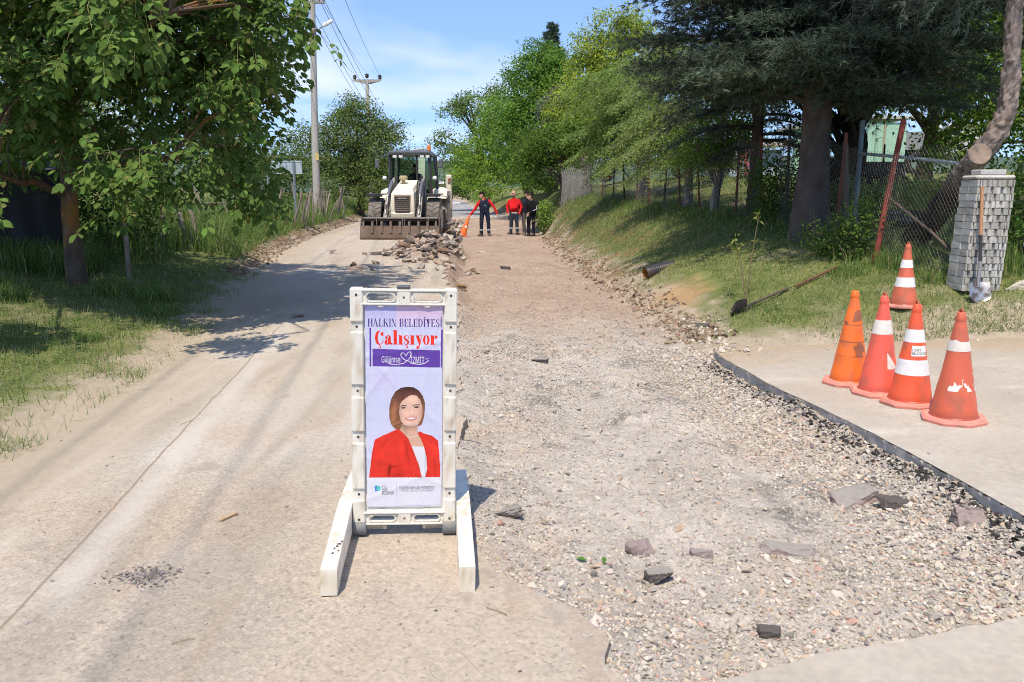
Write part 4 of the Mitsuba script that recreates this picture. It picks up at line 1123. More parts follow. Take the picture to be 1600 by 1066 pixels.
def serif_caps(word):
    """Narrow high-contrast serif capitals, one unit tall."""
    S, H, out, x = .15, .035, [], 0.0
    stem = lambda a, w=S: sbox(a, 0, a + w, 1)
    ser = lambda a, b, y: sbox(a - .05, y, b + .05, y + H)

    def feet(a, w=S):
        return [stem(a, w), ser(a, a + w, 0), ser(a, a + w, 1 - H)]
    for ch in word:
        g = []
        if ch == ' ':
            x += .34
            continue
        if ch == 'H':
            g, w = feet(.05) + feet(.45) + [sbox(.1, .48, .5, .48 + H)], .65
        elif ch == 'A':
            g, w = [Polygon([(.22, 1), (.34, 1), (.64, 0), (.46, 0)]), Polygon([(.22, 1), (.27, 1), (.09, 0), (.04, 0)]), sbox(.12, .3, .5, .3 + H), ser(.03, .1, 0), ser(.44, .64, 0)], .68
        elif ch == 'L':
            g, w = feet(.05) + [sbox(.05, 0, .48, H), Polygon([(.48, 0), (.48, .28), (.44, .28), (.36, 0)])], .53
        elif ch == 'K':
            g, w = feet(.05) + [Polygon([(.2, .4), (.5, 1), (.55, 1), (.2, .33)]), Polygon([(.26, .55), (.36, .68), (.66, 0), (.47, 0)]), ser(.42, .66, 0), ser(.42, .56, 1 - H)], .68
        elif ch in 'Iİ':
            g, w = feet(.05), .26
            if ch == 'İ':
                g.append(ell(.125, 1.17, .085, .085))
        elif ch == 'N':
            g, w = feet(.06, .04) + [Polygon([(.04, 1), (.2, 1), (.56, 0), (.44, 0)]), sbox(.53, 0, .57, 1), ser(.53, .57, 1 - H)], .64
        elif ch == 'B':
            bowl = ell(.28, .74, .24, .26).difference(ell(.24, .74, .15, .22)).union(ell(.28, .26, .27, .26).difference(ell(.25, .26, .17, .22)))
            g, w = feet(.05) + [bowl.intersection(sbox(.2, 0, .6, 1)), sbox(.2, 0, .3, H), sbox(.2, 1 - H, .3, 1), sbox(.2, .48, .3, .52)], .58
        elif ch == 'D':
            g, w = feet(.05) + [ell(.27, .5, .35, .5).difference(ell(.24, .5, .23, .46)).intersection(sbox(.2, 0, .7, 1)), sbox(.2, 0, .3, H), sbox(.2, 1 - H, .3, 1)], .66
        elif ch == 'E':
            g, w = feet(.05) + [sbox(.05, 0, .5, H), sbox(.05, 1 - H, .5, 1), sbox(.15, .48, .38, .48 + H), Polygon([(.5, 0), (.5, .27), (.46, .27), (.38, 0)]), Polygon([(.5, 1), (.5, .75), (.46, .75), (.38, 1)]), sbox(.35, .38, .38, .62)], .55
        elif ch == 'Y':
            g, w = [stem(.23), ser(.23, .38, 0), Polygon([(.0, 1), (.17, 1), (.38, .45), (.23, .4)]), Polygon([(.56, 1), (.61, 1), (.38, .45), (.33, .5)]), ser(.02, .17, 1 - H), ser(.5, .6, 1 - H)], .62
        elif ch == 'S':
            a = ell(.25, .75, .22, .25).difference(ell(.27, .75, .12, .21)).difference(sbox(.27, .5, .6, .72))
            b_ = ell(.25, .26, .23, .26).difference(ell(.22, .26, .13, .22)).difference(sbox(-.1, .28, .22, .5))
            g, w = [a, b_, Polygon([(.07, .66), (.22, .44), (.44, .34), (.3, .56)]), sbox(.42, .7, .46, .95), sbox(.03, .05, .07, .3)], .52
        out.append(affinity.translate(unary_union(g), x, 0))
        x += w + .06
    return unary_union(out)


def fat_face():
    """The red word in heavy high-contrast lower case, x-height one unit."""
    S, out = .42, []
    base = lambda a, b, y=0: sbox(a, y, b, y + .06)

    def i_(x):
        return unary_union([sbox(x + .1, 0, x + .1 + S, 1), base(x, x + S + .2), base(x, x + .3, .94)]), S + .28

    def ced(x):
        return unary_union([sbox(x - .04, -.16, x + .05, .05), ell(x + .03, -.27, .17, .14).difference(ell(x - .04, -.25, .12, .075)).difference(sbox(x - .3, -.26, x - .05, 0))])
    x = 0.0
    c = ell(.52, .72, .54, .76).difference(ell(.68, .72, .34, .70)).difference(sbox(.86, .5, 1.3, .98))
    out += [c, ell(.88, 1.12, .17, .2), sbox(1.0, .9, 1.06, 1.46), ced(.56), Polygon([(.75, .0), (1.02, .28), (1.06, .5), (1.0, .5), (.95, .3), (.7, .06)])]
    x = 1.22
    out += [affinity.translate(g, x, 0) for g in [sbox(.42, .05, .42 + .38, .72), ell(.5, .72, .3, .28).difference(ell(.42, .70, .12, .2)).difference(sbox(0, .4, .42, .68)), ell(.22, .74, .16, .15), ell(.32, .26, .32, .29).difference(ell(.44, .27, .12, .22)), ell(.85, .1, .14, .12)]]
    x += 1.06
    out += [affinity.translate(unary_union([sbox(.1, 0, .1 + S, 1.55), base(0, S + .2), base(0, .3, 1.49)]), x, 0)]
    x += S + .28
    g, w = i_(x)
    out += [g]
    x += w
    s = unary_union([ell(.34, .73, .33, .29).difference(ell(.4, .74, .17, .21)).difference(sbox(.42, .4, .8, .66)), ell(.34, .27, .35, .29).difference(ell(.28, .26, .18, .21)).difference(sbox(-.1, .34, .26, .6)), Polygon([(.03, .66), (.3, .36), (.68, .34), (.36, .66)]), ced(.36)])
    out += [affinity.translate(s, x, 0)]
    x += .80
    g, w = i_(x)
    out += [g]
    x += w
    y = unary_union([Polygon([(.05, 1), (.47, 1), (.72, .2), (.5, -.1)]), Polygon([(.8, 1), (.87, 1), (.56, -.2), (.46, -.1)]), base(-.02, .56, .94), base(.66, .98, .94), ell(.3, -.3, .17, .16), Polygon([(.3, -.44), (.46, -.36), (.57, -.15), (.5, -.1), (.4, -.3)])])
    out += [affinity.translate(y, x, 0)]
    x += 1.0
    out += [affinity.translate(ell(.42, .5, .43, .52).difference(ell(.42, .5, .13, .46)), x, 0)]
    x += .92
    rr_ = unary_union([sbox(.1, 0, .1 + S, 1), base(0, S + .28), base(0, .3, .94), ell(.78, .82, .18, .17), Polygon([(.5, .6), (.62, .9), (.85, 1.0), (.8, .94), (.66, .86), (.56, .6)])])
    out += [affinity.translate(rr_, x, 0)]
    return unary_union(out)


# ------------------------------------------------------------------ the poster stand
SR, SX, SY = 5.0, -.515, 3.70
s0_ = float(surf(SX, SY))
SM = trimesh.transformations.rotation_matrix(math.radians(SR), [0, 0, 1])
SM[:3, 3] = [SX, SY, s0_ + .004]
SM = SM @ trimesh.transformations.rotation_matrix(math.radians(1.2), [0, 1, 0])


def S(m):
    m = m.copy()
    m.apply_transform(SM)
    return m


def worn(v):
    return np.clip((meshkit.fbm(v * [30, 30, 11], 4, seed=5) - .53) * 3.5, 0, .65) + np.clip((meshkit.fbm(v * 70, 2, seed=6) - .74) * 8, 0, .7)


fine = lambda m, n=2: m if n == 0 else fine(m.subdivide(), n - 1)
WH = (.63, .615, .55)
ps = thing('poster_stand', 'cream plastic barrier stand on two feet holding a tall portrait poster', 'barrier stand')
FW, FB, FT = .242, .055, 1.185


def rail(x0, x1):
    ms = [box(x0 + .001, x1 - .001, -.010, .036, FB, FT, .004)]
    rec = [(.18, .235), (.46, .516), (.68, .738), (.985, 1.032)]
    zs = [FB + .001] + [q for r_ in rec for q in r_] + [FT - .001]
    for a, b_ in zip(zs[0::2], zs[1::2]):
        ms.append(box(x0, x1, -.021, .012, a, b_, .005))
    return cat([fine(m, 2) for m in ms]), [sum(r_) / 2 for r_ in rec] + [FB + .03, FT - .03]


for sgn, nm in ((-1, 'left'), (1, 'right')):
    x0, x1 = sorted((sgn * FW, sgn * (FW - .058)))
    m, holes = rail(x0, x1)
    rk = part(ps, 'upright', mk(S(m), WH, 'vc_satin', smooth=30, var=.08, dirt=worn, dirtcol=(.40, .32, .22), fs=9))
    for i, z in enumerate(holes):
        yy = -.0104 if i < 4 else -.0214
        h_ = lathe([(0, 0), (.0058, 0), (.0058, .002), (0, .002)], 14).apply_transform(trimesh.transformations.rotation_matrix(math.pi / 2, [1, 0, 0])).apply_translation(((x0 + x1) / 2, yy, z))
        part(rk, 'bolt_hole', mk(S(h_), (.05, .045, .04), 'vc', smooth=False))


def crossbar(z0, z1, slots):
    g = sbox(-FW + .058, z0, FW - .058, z1)
    for cx in (-.105, .105):
        g = g.difference(LineString([(cx - .045, (z0 + z1) / 2), (cx + .045, (z0 + z1) / 2)]).buffer((z1 - z0) / 2 - .011))
    m = extrude(g, .03)
    v = m.vertices.copy()
    m.vertices = np.stack([v[:, 0], .02 - v[:, 2], v[:, 1]], 1)
    m.invert() if m.volume < 0 else None
    ms = [m]
    for cx in (-.105, .105):
        ln = LineString([(cx - .045, (z0 + z1) / 2), (cx + .045, (z0 + z1) / 2)])
        o = ln.buffer((z1 - z0) / 2 - .009).difference(ln.buffer((z1 - z0) / 2 - .0145))
        q = extrude(o, .036)
        v = q.vertices.copy()
        q.vertices = np.stack([v[:, 0], .018 - v[:, 2], v[:, 1]], 1)
        q.invert() if q.volume < 0 else None
        ms.append(q)
    ms.append(box(-.03, .03, -.022, .02, z0 + .002, z1 - .002, .004))
    ms.append(box(-FW + .05, FW - .05, -.024, .022, z1 - .006, z1 + .004, .003))
    ms.append(box(-FW + .05, FW - .05, -.022, .022, z0 - .004, z0 + .006, .003))
    for cx in (-.105, .105):
        zc = z0 - .012 if z0 > .5 else z1 + .0
        ms.append(box(cx - .013, cx + .013, -.018, -.004, zc - .002, zc + .014, .003))
    return cat(ms)


for z0, z1 in ((FT - .073, FT - .008), (FB + .004, FB + .062)):
    ck = part(ps, 'crossbar', mk(S(crossbar(z0, z1, 1)), WH, 'vc_satin', smooth=30, var=.08, dirt=worn, dirtcol=(.40, .32, .22), fs=9))
    part(ck, 'bolt_hole', mk(S(cyl((0, -.0225, (z0 + z1) / 2), (0, -.018, (z0 + z1) / 2), .006, 14)), (.12, .11, .10), 'vc', smooth=False))
part(ps, 'top_clip', mk(S(box(-.032, .028, -.024, .03, FT - .003, FT + .012, .004)), (.075, .08, .085), 'vc_satin', smooth=False))
part(ps, 'back_panel', mk(S(box(-FW + .05, FW - .05, .004, .016, FB + .05, FT - .06, .002)), WH, 'vc_satin', smooth=False, var=.05))
for sgn in (-1, 1):
    cx = sgn * (FW - .029)
    m = cat([box(cx - .031, cx + .031, -.028, .045, .036, FB + .001, .003), lathe([(0, -.033), (.036, -.033), (.04, -.029), (.04, .029), (.036, .033), (0, .033)], 26, 'x').apply_translation((cx, .004, .041))])
    part(ps, 'grey_sleeve', mk(S(fine(m, 1)), (.15, .17, .19), 'vc', smooth=35, var=.25, fs=25, dirt=lambda v: np.clip((meshkit.fbm(v * 30, 3, seed=8) - .5) * 3, 0, .6), dirtcol=(.33, .28, .22)))
    t = np.linspace(0, 1, 120)
    x = cx - sgn * (.033 + .085 * t)
    part(ps, 'spring', mk(S(tube(np.stack([x, .004 + .0115 * np.cos(t * 44), .041 + .0115 * np.sin(t * 44)], 1), .0028, 6)), (.56, .50, .40), 'vc_satin', smooth=True))
    part(ps, 'axle_rod', mk(S(cat([cyl((cx - sgn * .033, .004, .041), (cx - sgn * .13, .004, .041), .006, 10), cyl((cx - sgn * .112, .004, .041), (cx - sgn * .128, .004, .041), .014, 12)])), (.50, .45, .36), 'vc_satin', smooth=30))
for sgn in (-1, 1):
    xi, xo = sgn * (FW + .004), sgn * (FW + .070)
    a, b_ = sorted((xi, xo))
    prof = [(-.60, 0), (-.60, .112), (-.585, .118), (-.02, .155), (.02, .157), (.585, .118), (.60, .112), (.60, 0), (.5, 0), (.45, .02), (-.45, .02), (-.5, 0)]
    m = prism_x(prof, a, b_)
    m = m.subdivide_to_size(.05)
    part(ps, 'foot', mk(S(m), (.64, .62, .55), 'vc_satin', smooth=25, var=.08, fs=8, dirt=lambda v: worn(v) + np.clip((v[:, 1] < 3.2) * .5 * meshkit.fbm(v * 15, 2, seed=2) * (v[:, 2] < .115), 0, .5), dirtcol=(.45, .37, .23)), label='long cream foot, dented at its near end')
mk_ = [sbox(x, y, x + w, y + .012) for x, y, w in ((-.28, -.42, .008), (-.272, -.40, .012), (-.26, -.44, .006), (-.268, -.38, .016), (-.255, -.36, .008), (-.283, -.46, .01))]
q = extrude(unary_union(mk_), .001)
q.vertices = np.c_[q.vertices[:, :2] - [0, .02], q.vertices[:, 2] + .1182 + (q.vertices[:, 1] + .56) * .066]
part(ps, 'scrawl', mk(S(q), (.06, .06, .08), 'vc', smooth=False))

# the poster: one sheet of paper, its print laid on it as thin flat shapes that follow its creases
PW, PB, PT = .176, FB + .085, FT - .072
PH = PT - PB
uvp = lambda px, py: (-PW + (px - 568) / (688 - 568) * 2 * PW, PT - (py - 474) / (797 - 474) * PH)


def crease(x, z):
    p = np.stack([x, z, 0 * x], -1)
    d = .0016 * np.sin(14 * z + 30 * x * x + 3) * np.clip((meshkit.fbm(p * [6, 4, 1], 3, seed=15) - .42) * 3, 0, 1)
    for (a, b_, c, w, am) in ((1, .45, -.42, .013, .0016), (-1, .6, -.60, .012, .0014), (.35, 1, -.30, .013, .0018), (1, -.25, .10, .012, .0013), (.9, 1, -.72, .013, .0016), (-.2, 1, -.95, .014, .002), (1, .18, -.08, .012, .0013), (-.55, 1, -.24, .013, .0016)):
        s = (a * x + b_ * (z - .05) + c * .9) / math.hypot(a, b_) + .012 * np.sin(9 * (b_ * x - a * z))
        d = d + am * np.exp(-(s / w) ** 2)
    return d


def sheet_on(poly, layer, fine_=.006):
    """A flat print shape following the sheet's creases, 'layer' steps proud."""
    ms = []
    for g in getattr(poly, 'geoms', [poly]):
        if g.area < 1e-8:
            continue
        v, f = trimesh.creation.triangulate_polygon(g.segmentize(fine_ * 1.5), engine='earcut')
        m = TM(np.c_[v, 0 * v[:, 0]], f)
        m = m.subdivide_to_size(fine_)
        ms.append(m)
    m = cat(ms)
    x, z = m.vertices[:, 0], m.vertices[:, 1]
    m.vertices = np.stack([x, -.0045 - crease(x, z) - layer * 3.5e-4, z], 1)
    if m.face_normals[:, 1].mean() > 0:
        m.invert()
    return S(m)


def P2(pts):
    return [uvp(*p) for p in pts]


scene['m_print'] = two({'type': 'principled', 'base_color': {'type': 'mesh_attribute', 'name': 'vertex_color'}, 'roughness': 0.4, 'specular': 0.35})
gx_, gz_ = np.meshgrid(np.linspace(-PW, PW, 150), np.linspace(PB, PT, 420))
sh = sheet(gx_, -.0045 - crease(gx_, gz_), gz_)
v = np.stack([gx_, 0 * gx_, gz_], -1).reshape(-1, 3)
u_, w_ = v[:, 0] / PW, (PT - v[:, 2]) / PH
st_ = ((np.floor(v[:, 2] / .0045) * .5 + v[:, 0] / .006) % 1 < .35) & ((v[:, 2] / .0045) % 1 < .6)
tint = np.array([.515, .535, .70]) * np.ones((len(v), 3))
g1 = np.clip(1.25 * (1 - w_ / .13), 0, 1)[:, None]
tint = tint * (1 - .8 * g1) + .8 * g1 * np.where(u_[:, None] < -.2, [.40, .38, .66], [.60, .40, .55])
g2 = np.clip(1 - np.hypot((u_ + .55) / .5, (w_ - .36) / .07), 0, 1)[:, None]
tint = tint * (1 - .35 * g2) + .35 * g2 * np.array([.52, .40, .64])
fade = np.clip(np.minimum((.86 - w_) * 9, 1), 0, 1) * np.clip(.35 + .65 * (np.abs(w_ - .30) > .03), 0, 1)
tint = np.where((st_ & (w_ < .80))[:, None], tint * (1 - .14 * fade[:, None] * np.array([1.2, 1.1, .6])), tint)
tint[w_ > .84] = [.60, .61, .67]
po = part(ps, 'poster', plyc(S(sh), 'm_print', smooth=True, color=tint), label='tall creased poster with a smiling woman in a red jacket')
PUR, NAVY, RED = (.10, .045, .30), (.07, .04, .18), (.68, .03, .015)


def ink(name, poly, layer, col, var=0, cfn=None, kind=None):
    m = sheet_on(poly, layer, .0035 if cfn is not None else .006)
    c = np.tile(np.asarray(col, float), (len(m.vertices), 1))
    if cfn is not None:
        iv = np.linalg.inv(SM)
        loc = (np.c_[m.vertices, np.ones(len(m.vertices))] @ iv.T)[:, :3]
        pxx = 568 + (loc[:, 0] + PW) / (2 * PW) * 120
        pyy = 474 + (PT - loc[:, 2]) / PH * 323
        c = cfn(pxx, pyy, c)
    part(po, name, plyc(m, 'm_print', smooth=False, color=np.clip(c, 0, 1)))


def fit(poly, x0, x1, y0, y1):
    """The shape scaled into the box given in poster coordinates (x right, y down)."""
    a, b_ = uvp(x0, y1), uvp(x1, y0)
    bx = poly.bounds
    g = affinity.translate(poly, -bx[0], -bx[1])
    g = affinity.scale(g, (b_[0] - a[0]) / (bx[2] - bx[0]), (b_[1] - a[1]) / (bx[3] - bx[1]), origin=(0, 0))
    return affinity.translate(g, *a)


ink('headline', fit(serif_caps('HALKIN BELEDİYESİ'), 572, 687, 493.5, 509), 2, NAVY)
ink('red_word', fit(fat_face(), 583, 680, 514, 543), 2, RED)
ink('purple_box', unary_union([Polygon(P2([(579, 543), (684, 545), (684, 572), (579, 570)])), Polygon(P2([(574.5, 511), (577, 511), (577, 570.5), (574.5, 570.5)])), Polygon(P2([(685.5, 513), (688, 513), (687.5, 572), (685, 572)]))]), 2, PUR)
heart = LineString(P2([(632, 562), (625, 557), (622.5, 552), (624.5, 549), (628, 549.5), (631, 554), (633.5, 549), (637, 547), (639, 549.5), (638, 555), (633.5, 561), (627, 565.5), (617, 567.5), (607, 566.5), (603, 565)])).buffer(.0016)
smile = LineString(P2([(633, 561), (641, 565.5), (652, 567.5), (660, 565.5), (666.5, 561)])).buffer(.0015)
eyes_ = unary_union([Point(*uvp(662, 558.5)).buffer(.0022), Point(*uvp(665, 558)).buffer(.0022)])
slog = unary_union([fit(text_poly('Gülümse', .02), 593, 622, 554, 564.5), fit(text_poly('İZMİT', .02), 638, 659.5, 552.5, 565.5)])
ink('slogan', unary_union([heart, smile, eyes_, slog]), 4, (.66, .66, .72))
fp = lambda pts: Polygon(P2([(560 + x / 4.443, 590 + y / 4.443) for x, y in pts])).buffer(.0008).buffer(-.0008).buffer(.0004)


def gb(x, y, cx, cy, sx, sy, rot=0.0):
    a = math.radians(rot)
    u, v = (x - cx) * math.cos(a) + (y - cy) * math.sin(a), -(x - cx) * math.sin(a) + (y - cy) * math.cos(a)
    return np.exp(-(u / sx) ** 2 - (v / sy) ** 2)


def shade_jacket(x, y, c):
    n_ = meshkit.fbm(np.stack([x * .12 + y * .05, y * .06 - x * .04, 0 * x], -1), 3, seed=77)
    k = .80 + .42 * (n_ - .35)
    k -= .62 * gb(x, y, 604, 737, 2.2, 13, 8) + .38 * gb(x, y, 612, 730, 9, 2.2, -18) + .30 * gb(x, y, 616, 744, 10, 3, -8)
    k -= .35 * gb(x, y, 677, 735, 1.6, 16, -3) + .25 * gb(x, y, 594, 695, 4, 14, 40) + .3 * gb(x, y, 634, 715, 1.3, 26, -10)
    k += .22 * gb(x, y, 590, 700, 8, 16, 15) + .18 * gb(x, y, 622, 700, 5, 18, -8) + .2 * gb(x, y, 675, 700, 4, 14, -6)
    return c * np.clip(k, .16, 1.15)[:, None] ** np.array([.75, 1.2, 1.2])


jacket = fp([(52, 702), (60, 640), (75, 520), (95, 430), (150, 402), (238, 362), (270, 350), (330, 420), (400, 380), (412, 372), (440, 388), (500, 405), (540, 440), (550, 540), (556, 640), (556, 704)])
ink('jacket', jacket, 2, (.66, .032, .018), cfn=shade_jacket)
ink('blouse', fp([(352, 470), (440, 480), (458, 560), (463, 640), (448, 705), (424, 703), (412, 640), (385, 560)]), 3, (.60, .61, .66), cfn=lambda x, y, c: c * np.clip(1 - .2 * gb(x, y, 652, 735, 2, 20, -10) - .25 * gb(x, y, 662, 720, 2, 30), .5, 1)[:, None])
hair = fp([(270, 358), (236, 352), (210, 320), (197, 270), (198, 200), (212, 140), (240, 90), (280, 62), (320, 56), (365, 58), (405, 82), (432, 120), (446, 165), (446, 220), (440, 270), (425, 320), (402, 338), (390, 300), (300, 320)])


def shade_hair(x, y, c):
    s = meshkit.fbm(np.stack([(x - 636) * 1.3 + np.abs(x - 636) * .02 * (y - 603), (y - 603) * .05, 0 * x], -1), 3, seed=78)
    k = np.clip((y - 606) / 48, 0, 1)[:, None]
    b = .35 + 1.15 * s + .7 * gb(x, y, 612, 640, 4, 20, 6) - .35 * gb(x, y, 640, 606, 16, 4)
    return (np.array([.085, .032, .026]) * (1 - k) + np.array([.25, .105, .05]) * k) * np.clip(b, .2, 1.8)[:, None]


ink('hair', hair, 3, (.16, .07, .045), cfn=shade_hair)
neck = fp([(285, 320), (272, 360), (330, 420), (352, 476), (440, 482), (420, 430), (396, 385), (392, 300)])
ink('neck', neck, 4, (.54, .33, .24), cfn=lambda x, y, c: c * np.clip(.55 + .5 * np.clip((y - 664) / 10, 0, 1) - .25 * gb(x, y, 630, 674, 3, 10) - .2 * gb(x, y, 652, 676, 2.5, 8) - .12 * gb(x, y, 642, 688, 6, 2), .3, 1.1)[:, None])
face = fp([(270, 190), (282, 150), (310, 125), (350, 112), (390, 118), (415, 150), (428, 195), (430, 240), (420, 285), (400, 318), (370, 333), (330, 333), (298, 322), (276, 290), (266, 240)])


def shade_face(x, y, c):
    k = 1.04 - .34 * np.clip((x - 644) / 12, 0, 1) ** 2 - .34 * np.clip((631 - x) / 11, 0, 1) ** 2
    k += .12 * gb(x, y, 638, 623, 8, 5) + .15 * gb(x, y, 630, 645, 4, 4) + .13 * gb(x, y, 647.5, 644, 3.5, 4) + .16 * gb(x, y, 639.6, 642, 1.1, 5) + .10 * gb(x, y, 638, 660, 4, 2.5)
    k -= .20 * gb(x, y, 627, 634.5, 4, 2.4) + .20 * gb(x, y, 647.5, 633.2, 4, 2.4) + .22 * gb(x, y, 639.5, 647.2, 3.2, .9) + .16 * gb(x, y, 636.6, 640, .9, 5) + .16 * gb(x, y, 630, 651, .9, 3, 20) + .16 * gb(x, y, 647.5, 649.5, .9, 3, -20) + .15 * gb(x, y, 638.5, 657.2, 3.5, .8)
    k -= .25 * np.clip((y - 660) / 6, 0, 1)
    o = c * np.clip(k, .4, 1.3)[:, None]
    return o * (1 - (gb(x, y, 629, 647, 4, 3) + gb(x, y, 648, 646, 3.5, 3))[:, None] * [0, .10, .10])


ink('face', face, 5, (.62, .40, .31), cfn=shade_face)
bangs = fp([(262, 250), (262, 200), (278, 165), (305, 138), (345, 112), (370, 96), (330, 80), (280, 90), (240, 140), (235, 230)])
ink('fringe', bangs, 7, (.13, .055, .04), cfn=shade_hair)
DK = (.07, .035, .03)
ink('brows', unary_union([fp([(274, 194), (290, 184), (322, 186), (322, 190), (292, 189)]), fp([(362, 186), (385, 177), (412, 181), (411, 185), (386, 181), (362, 190)])]), 7, DK)
ink('eyes', unary_union([fp([(278, 204), (298, 197), (316, 203), (298, 208)]), fp([(368, 198), (388, 190), (408, 197), (390, 203)])]), 8, DK)
ink('lips', fp([(305, 277), (330, 268), (348, 266), (370, 265), (392, 270), (380, 285), (350, 293), (322, 288)]), 7, (.52, .13, .13))
ink('teeth', fp([(316, 276), (348, 271), (384, 273), (372, 281), (346, 284), (326, 281)]), 8, (.68, .66, .64))
ink('necklace', LineString(P2([(560 + x / 4.443, 590 + y / 4.443) for x, y in [(322, 402), (345, 412), (375, 408), (396, 402)]])).buffer(.0008), 7, (.75, .72, .70))
ink('lapels', unary_union([LineString(P2([(560 + x / 4.443, 590 + y / 4.443) for x, y in seg]).__class__(P2([(560 + x / 4.443, 590 + y / 4.443) for x, y in seg]))).buffer(.0008) for seg in ([(288, 430), (318, 440), (400, 600), (424, 700)], [(420, 400), (432, 430), (465, 560), (470, 700)])]), 5, (.42, .02, .02))
ink('white_strip', Polygon(P2([(569.5, 748.5), (687, 748), (686.5, 794), (569.5, 796)])), 6, (.60, .61, .68))
DKT = (.10, .10, .13)
ink('emblem', unary_union([fp([(92, 762), (108, 758), (112, 800), (94, 803)])]), 8, (.05, .22, .62))
ink('emblem', unary_union([fp([(112, 768), (126, 764), (134, 780), (126, 796), (112, 800), (118, 784)])]), 8, (.05, .50, .48))
ink('emblem', fp([(104, 770), (116, 760), (114, 782), (106, 792)]), 9, (.10, .42, .16))
ink('small_print', unary_union([fit(text_poly('T.C.', .02, True), 592, 600, 761, 766), fit(text_poly('İZMİT', .02, True), 592, 602, 765.5, 771.5), fit(text_poly('BELEDİYESİ', .02, True), 592, 611.5, 770, 776), fit(text_poly('FATMA KAPLAN HÜRRİYET', .02, True), 620, 677, 761.5, 767.5), fit(text_poly('—İZMİT BELEDİYE BAŞKANI—', .02), 620, 678, 767.6, 772.6), Polygon(P2([(615.2, 758), (615.6, 758), (615.6, 778), (615.2, 778)]))]), 8, DKT)

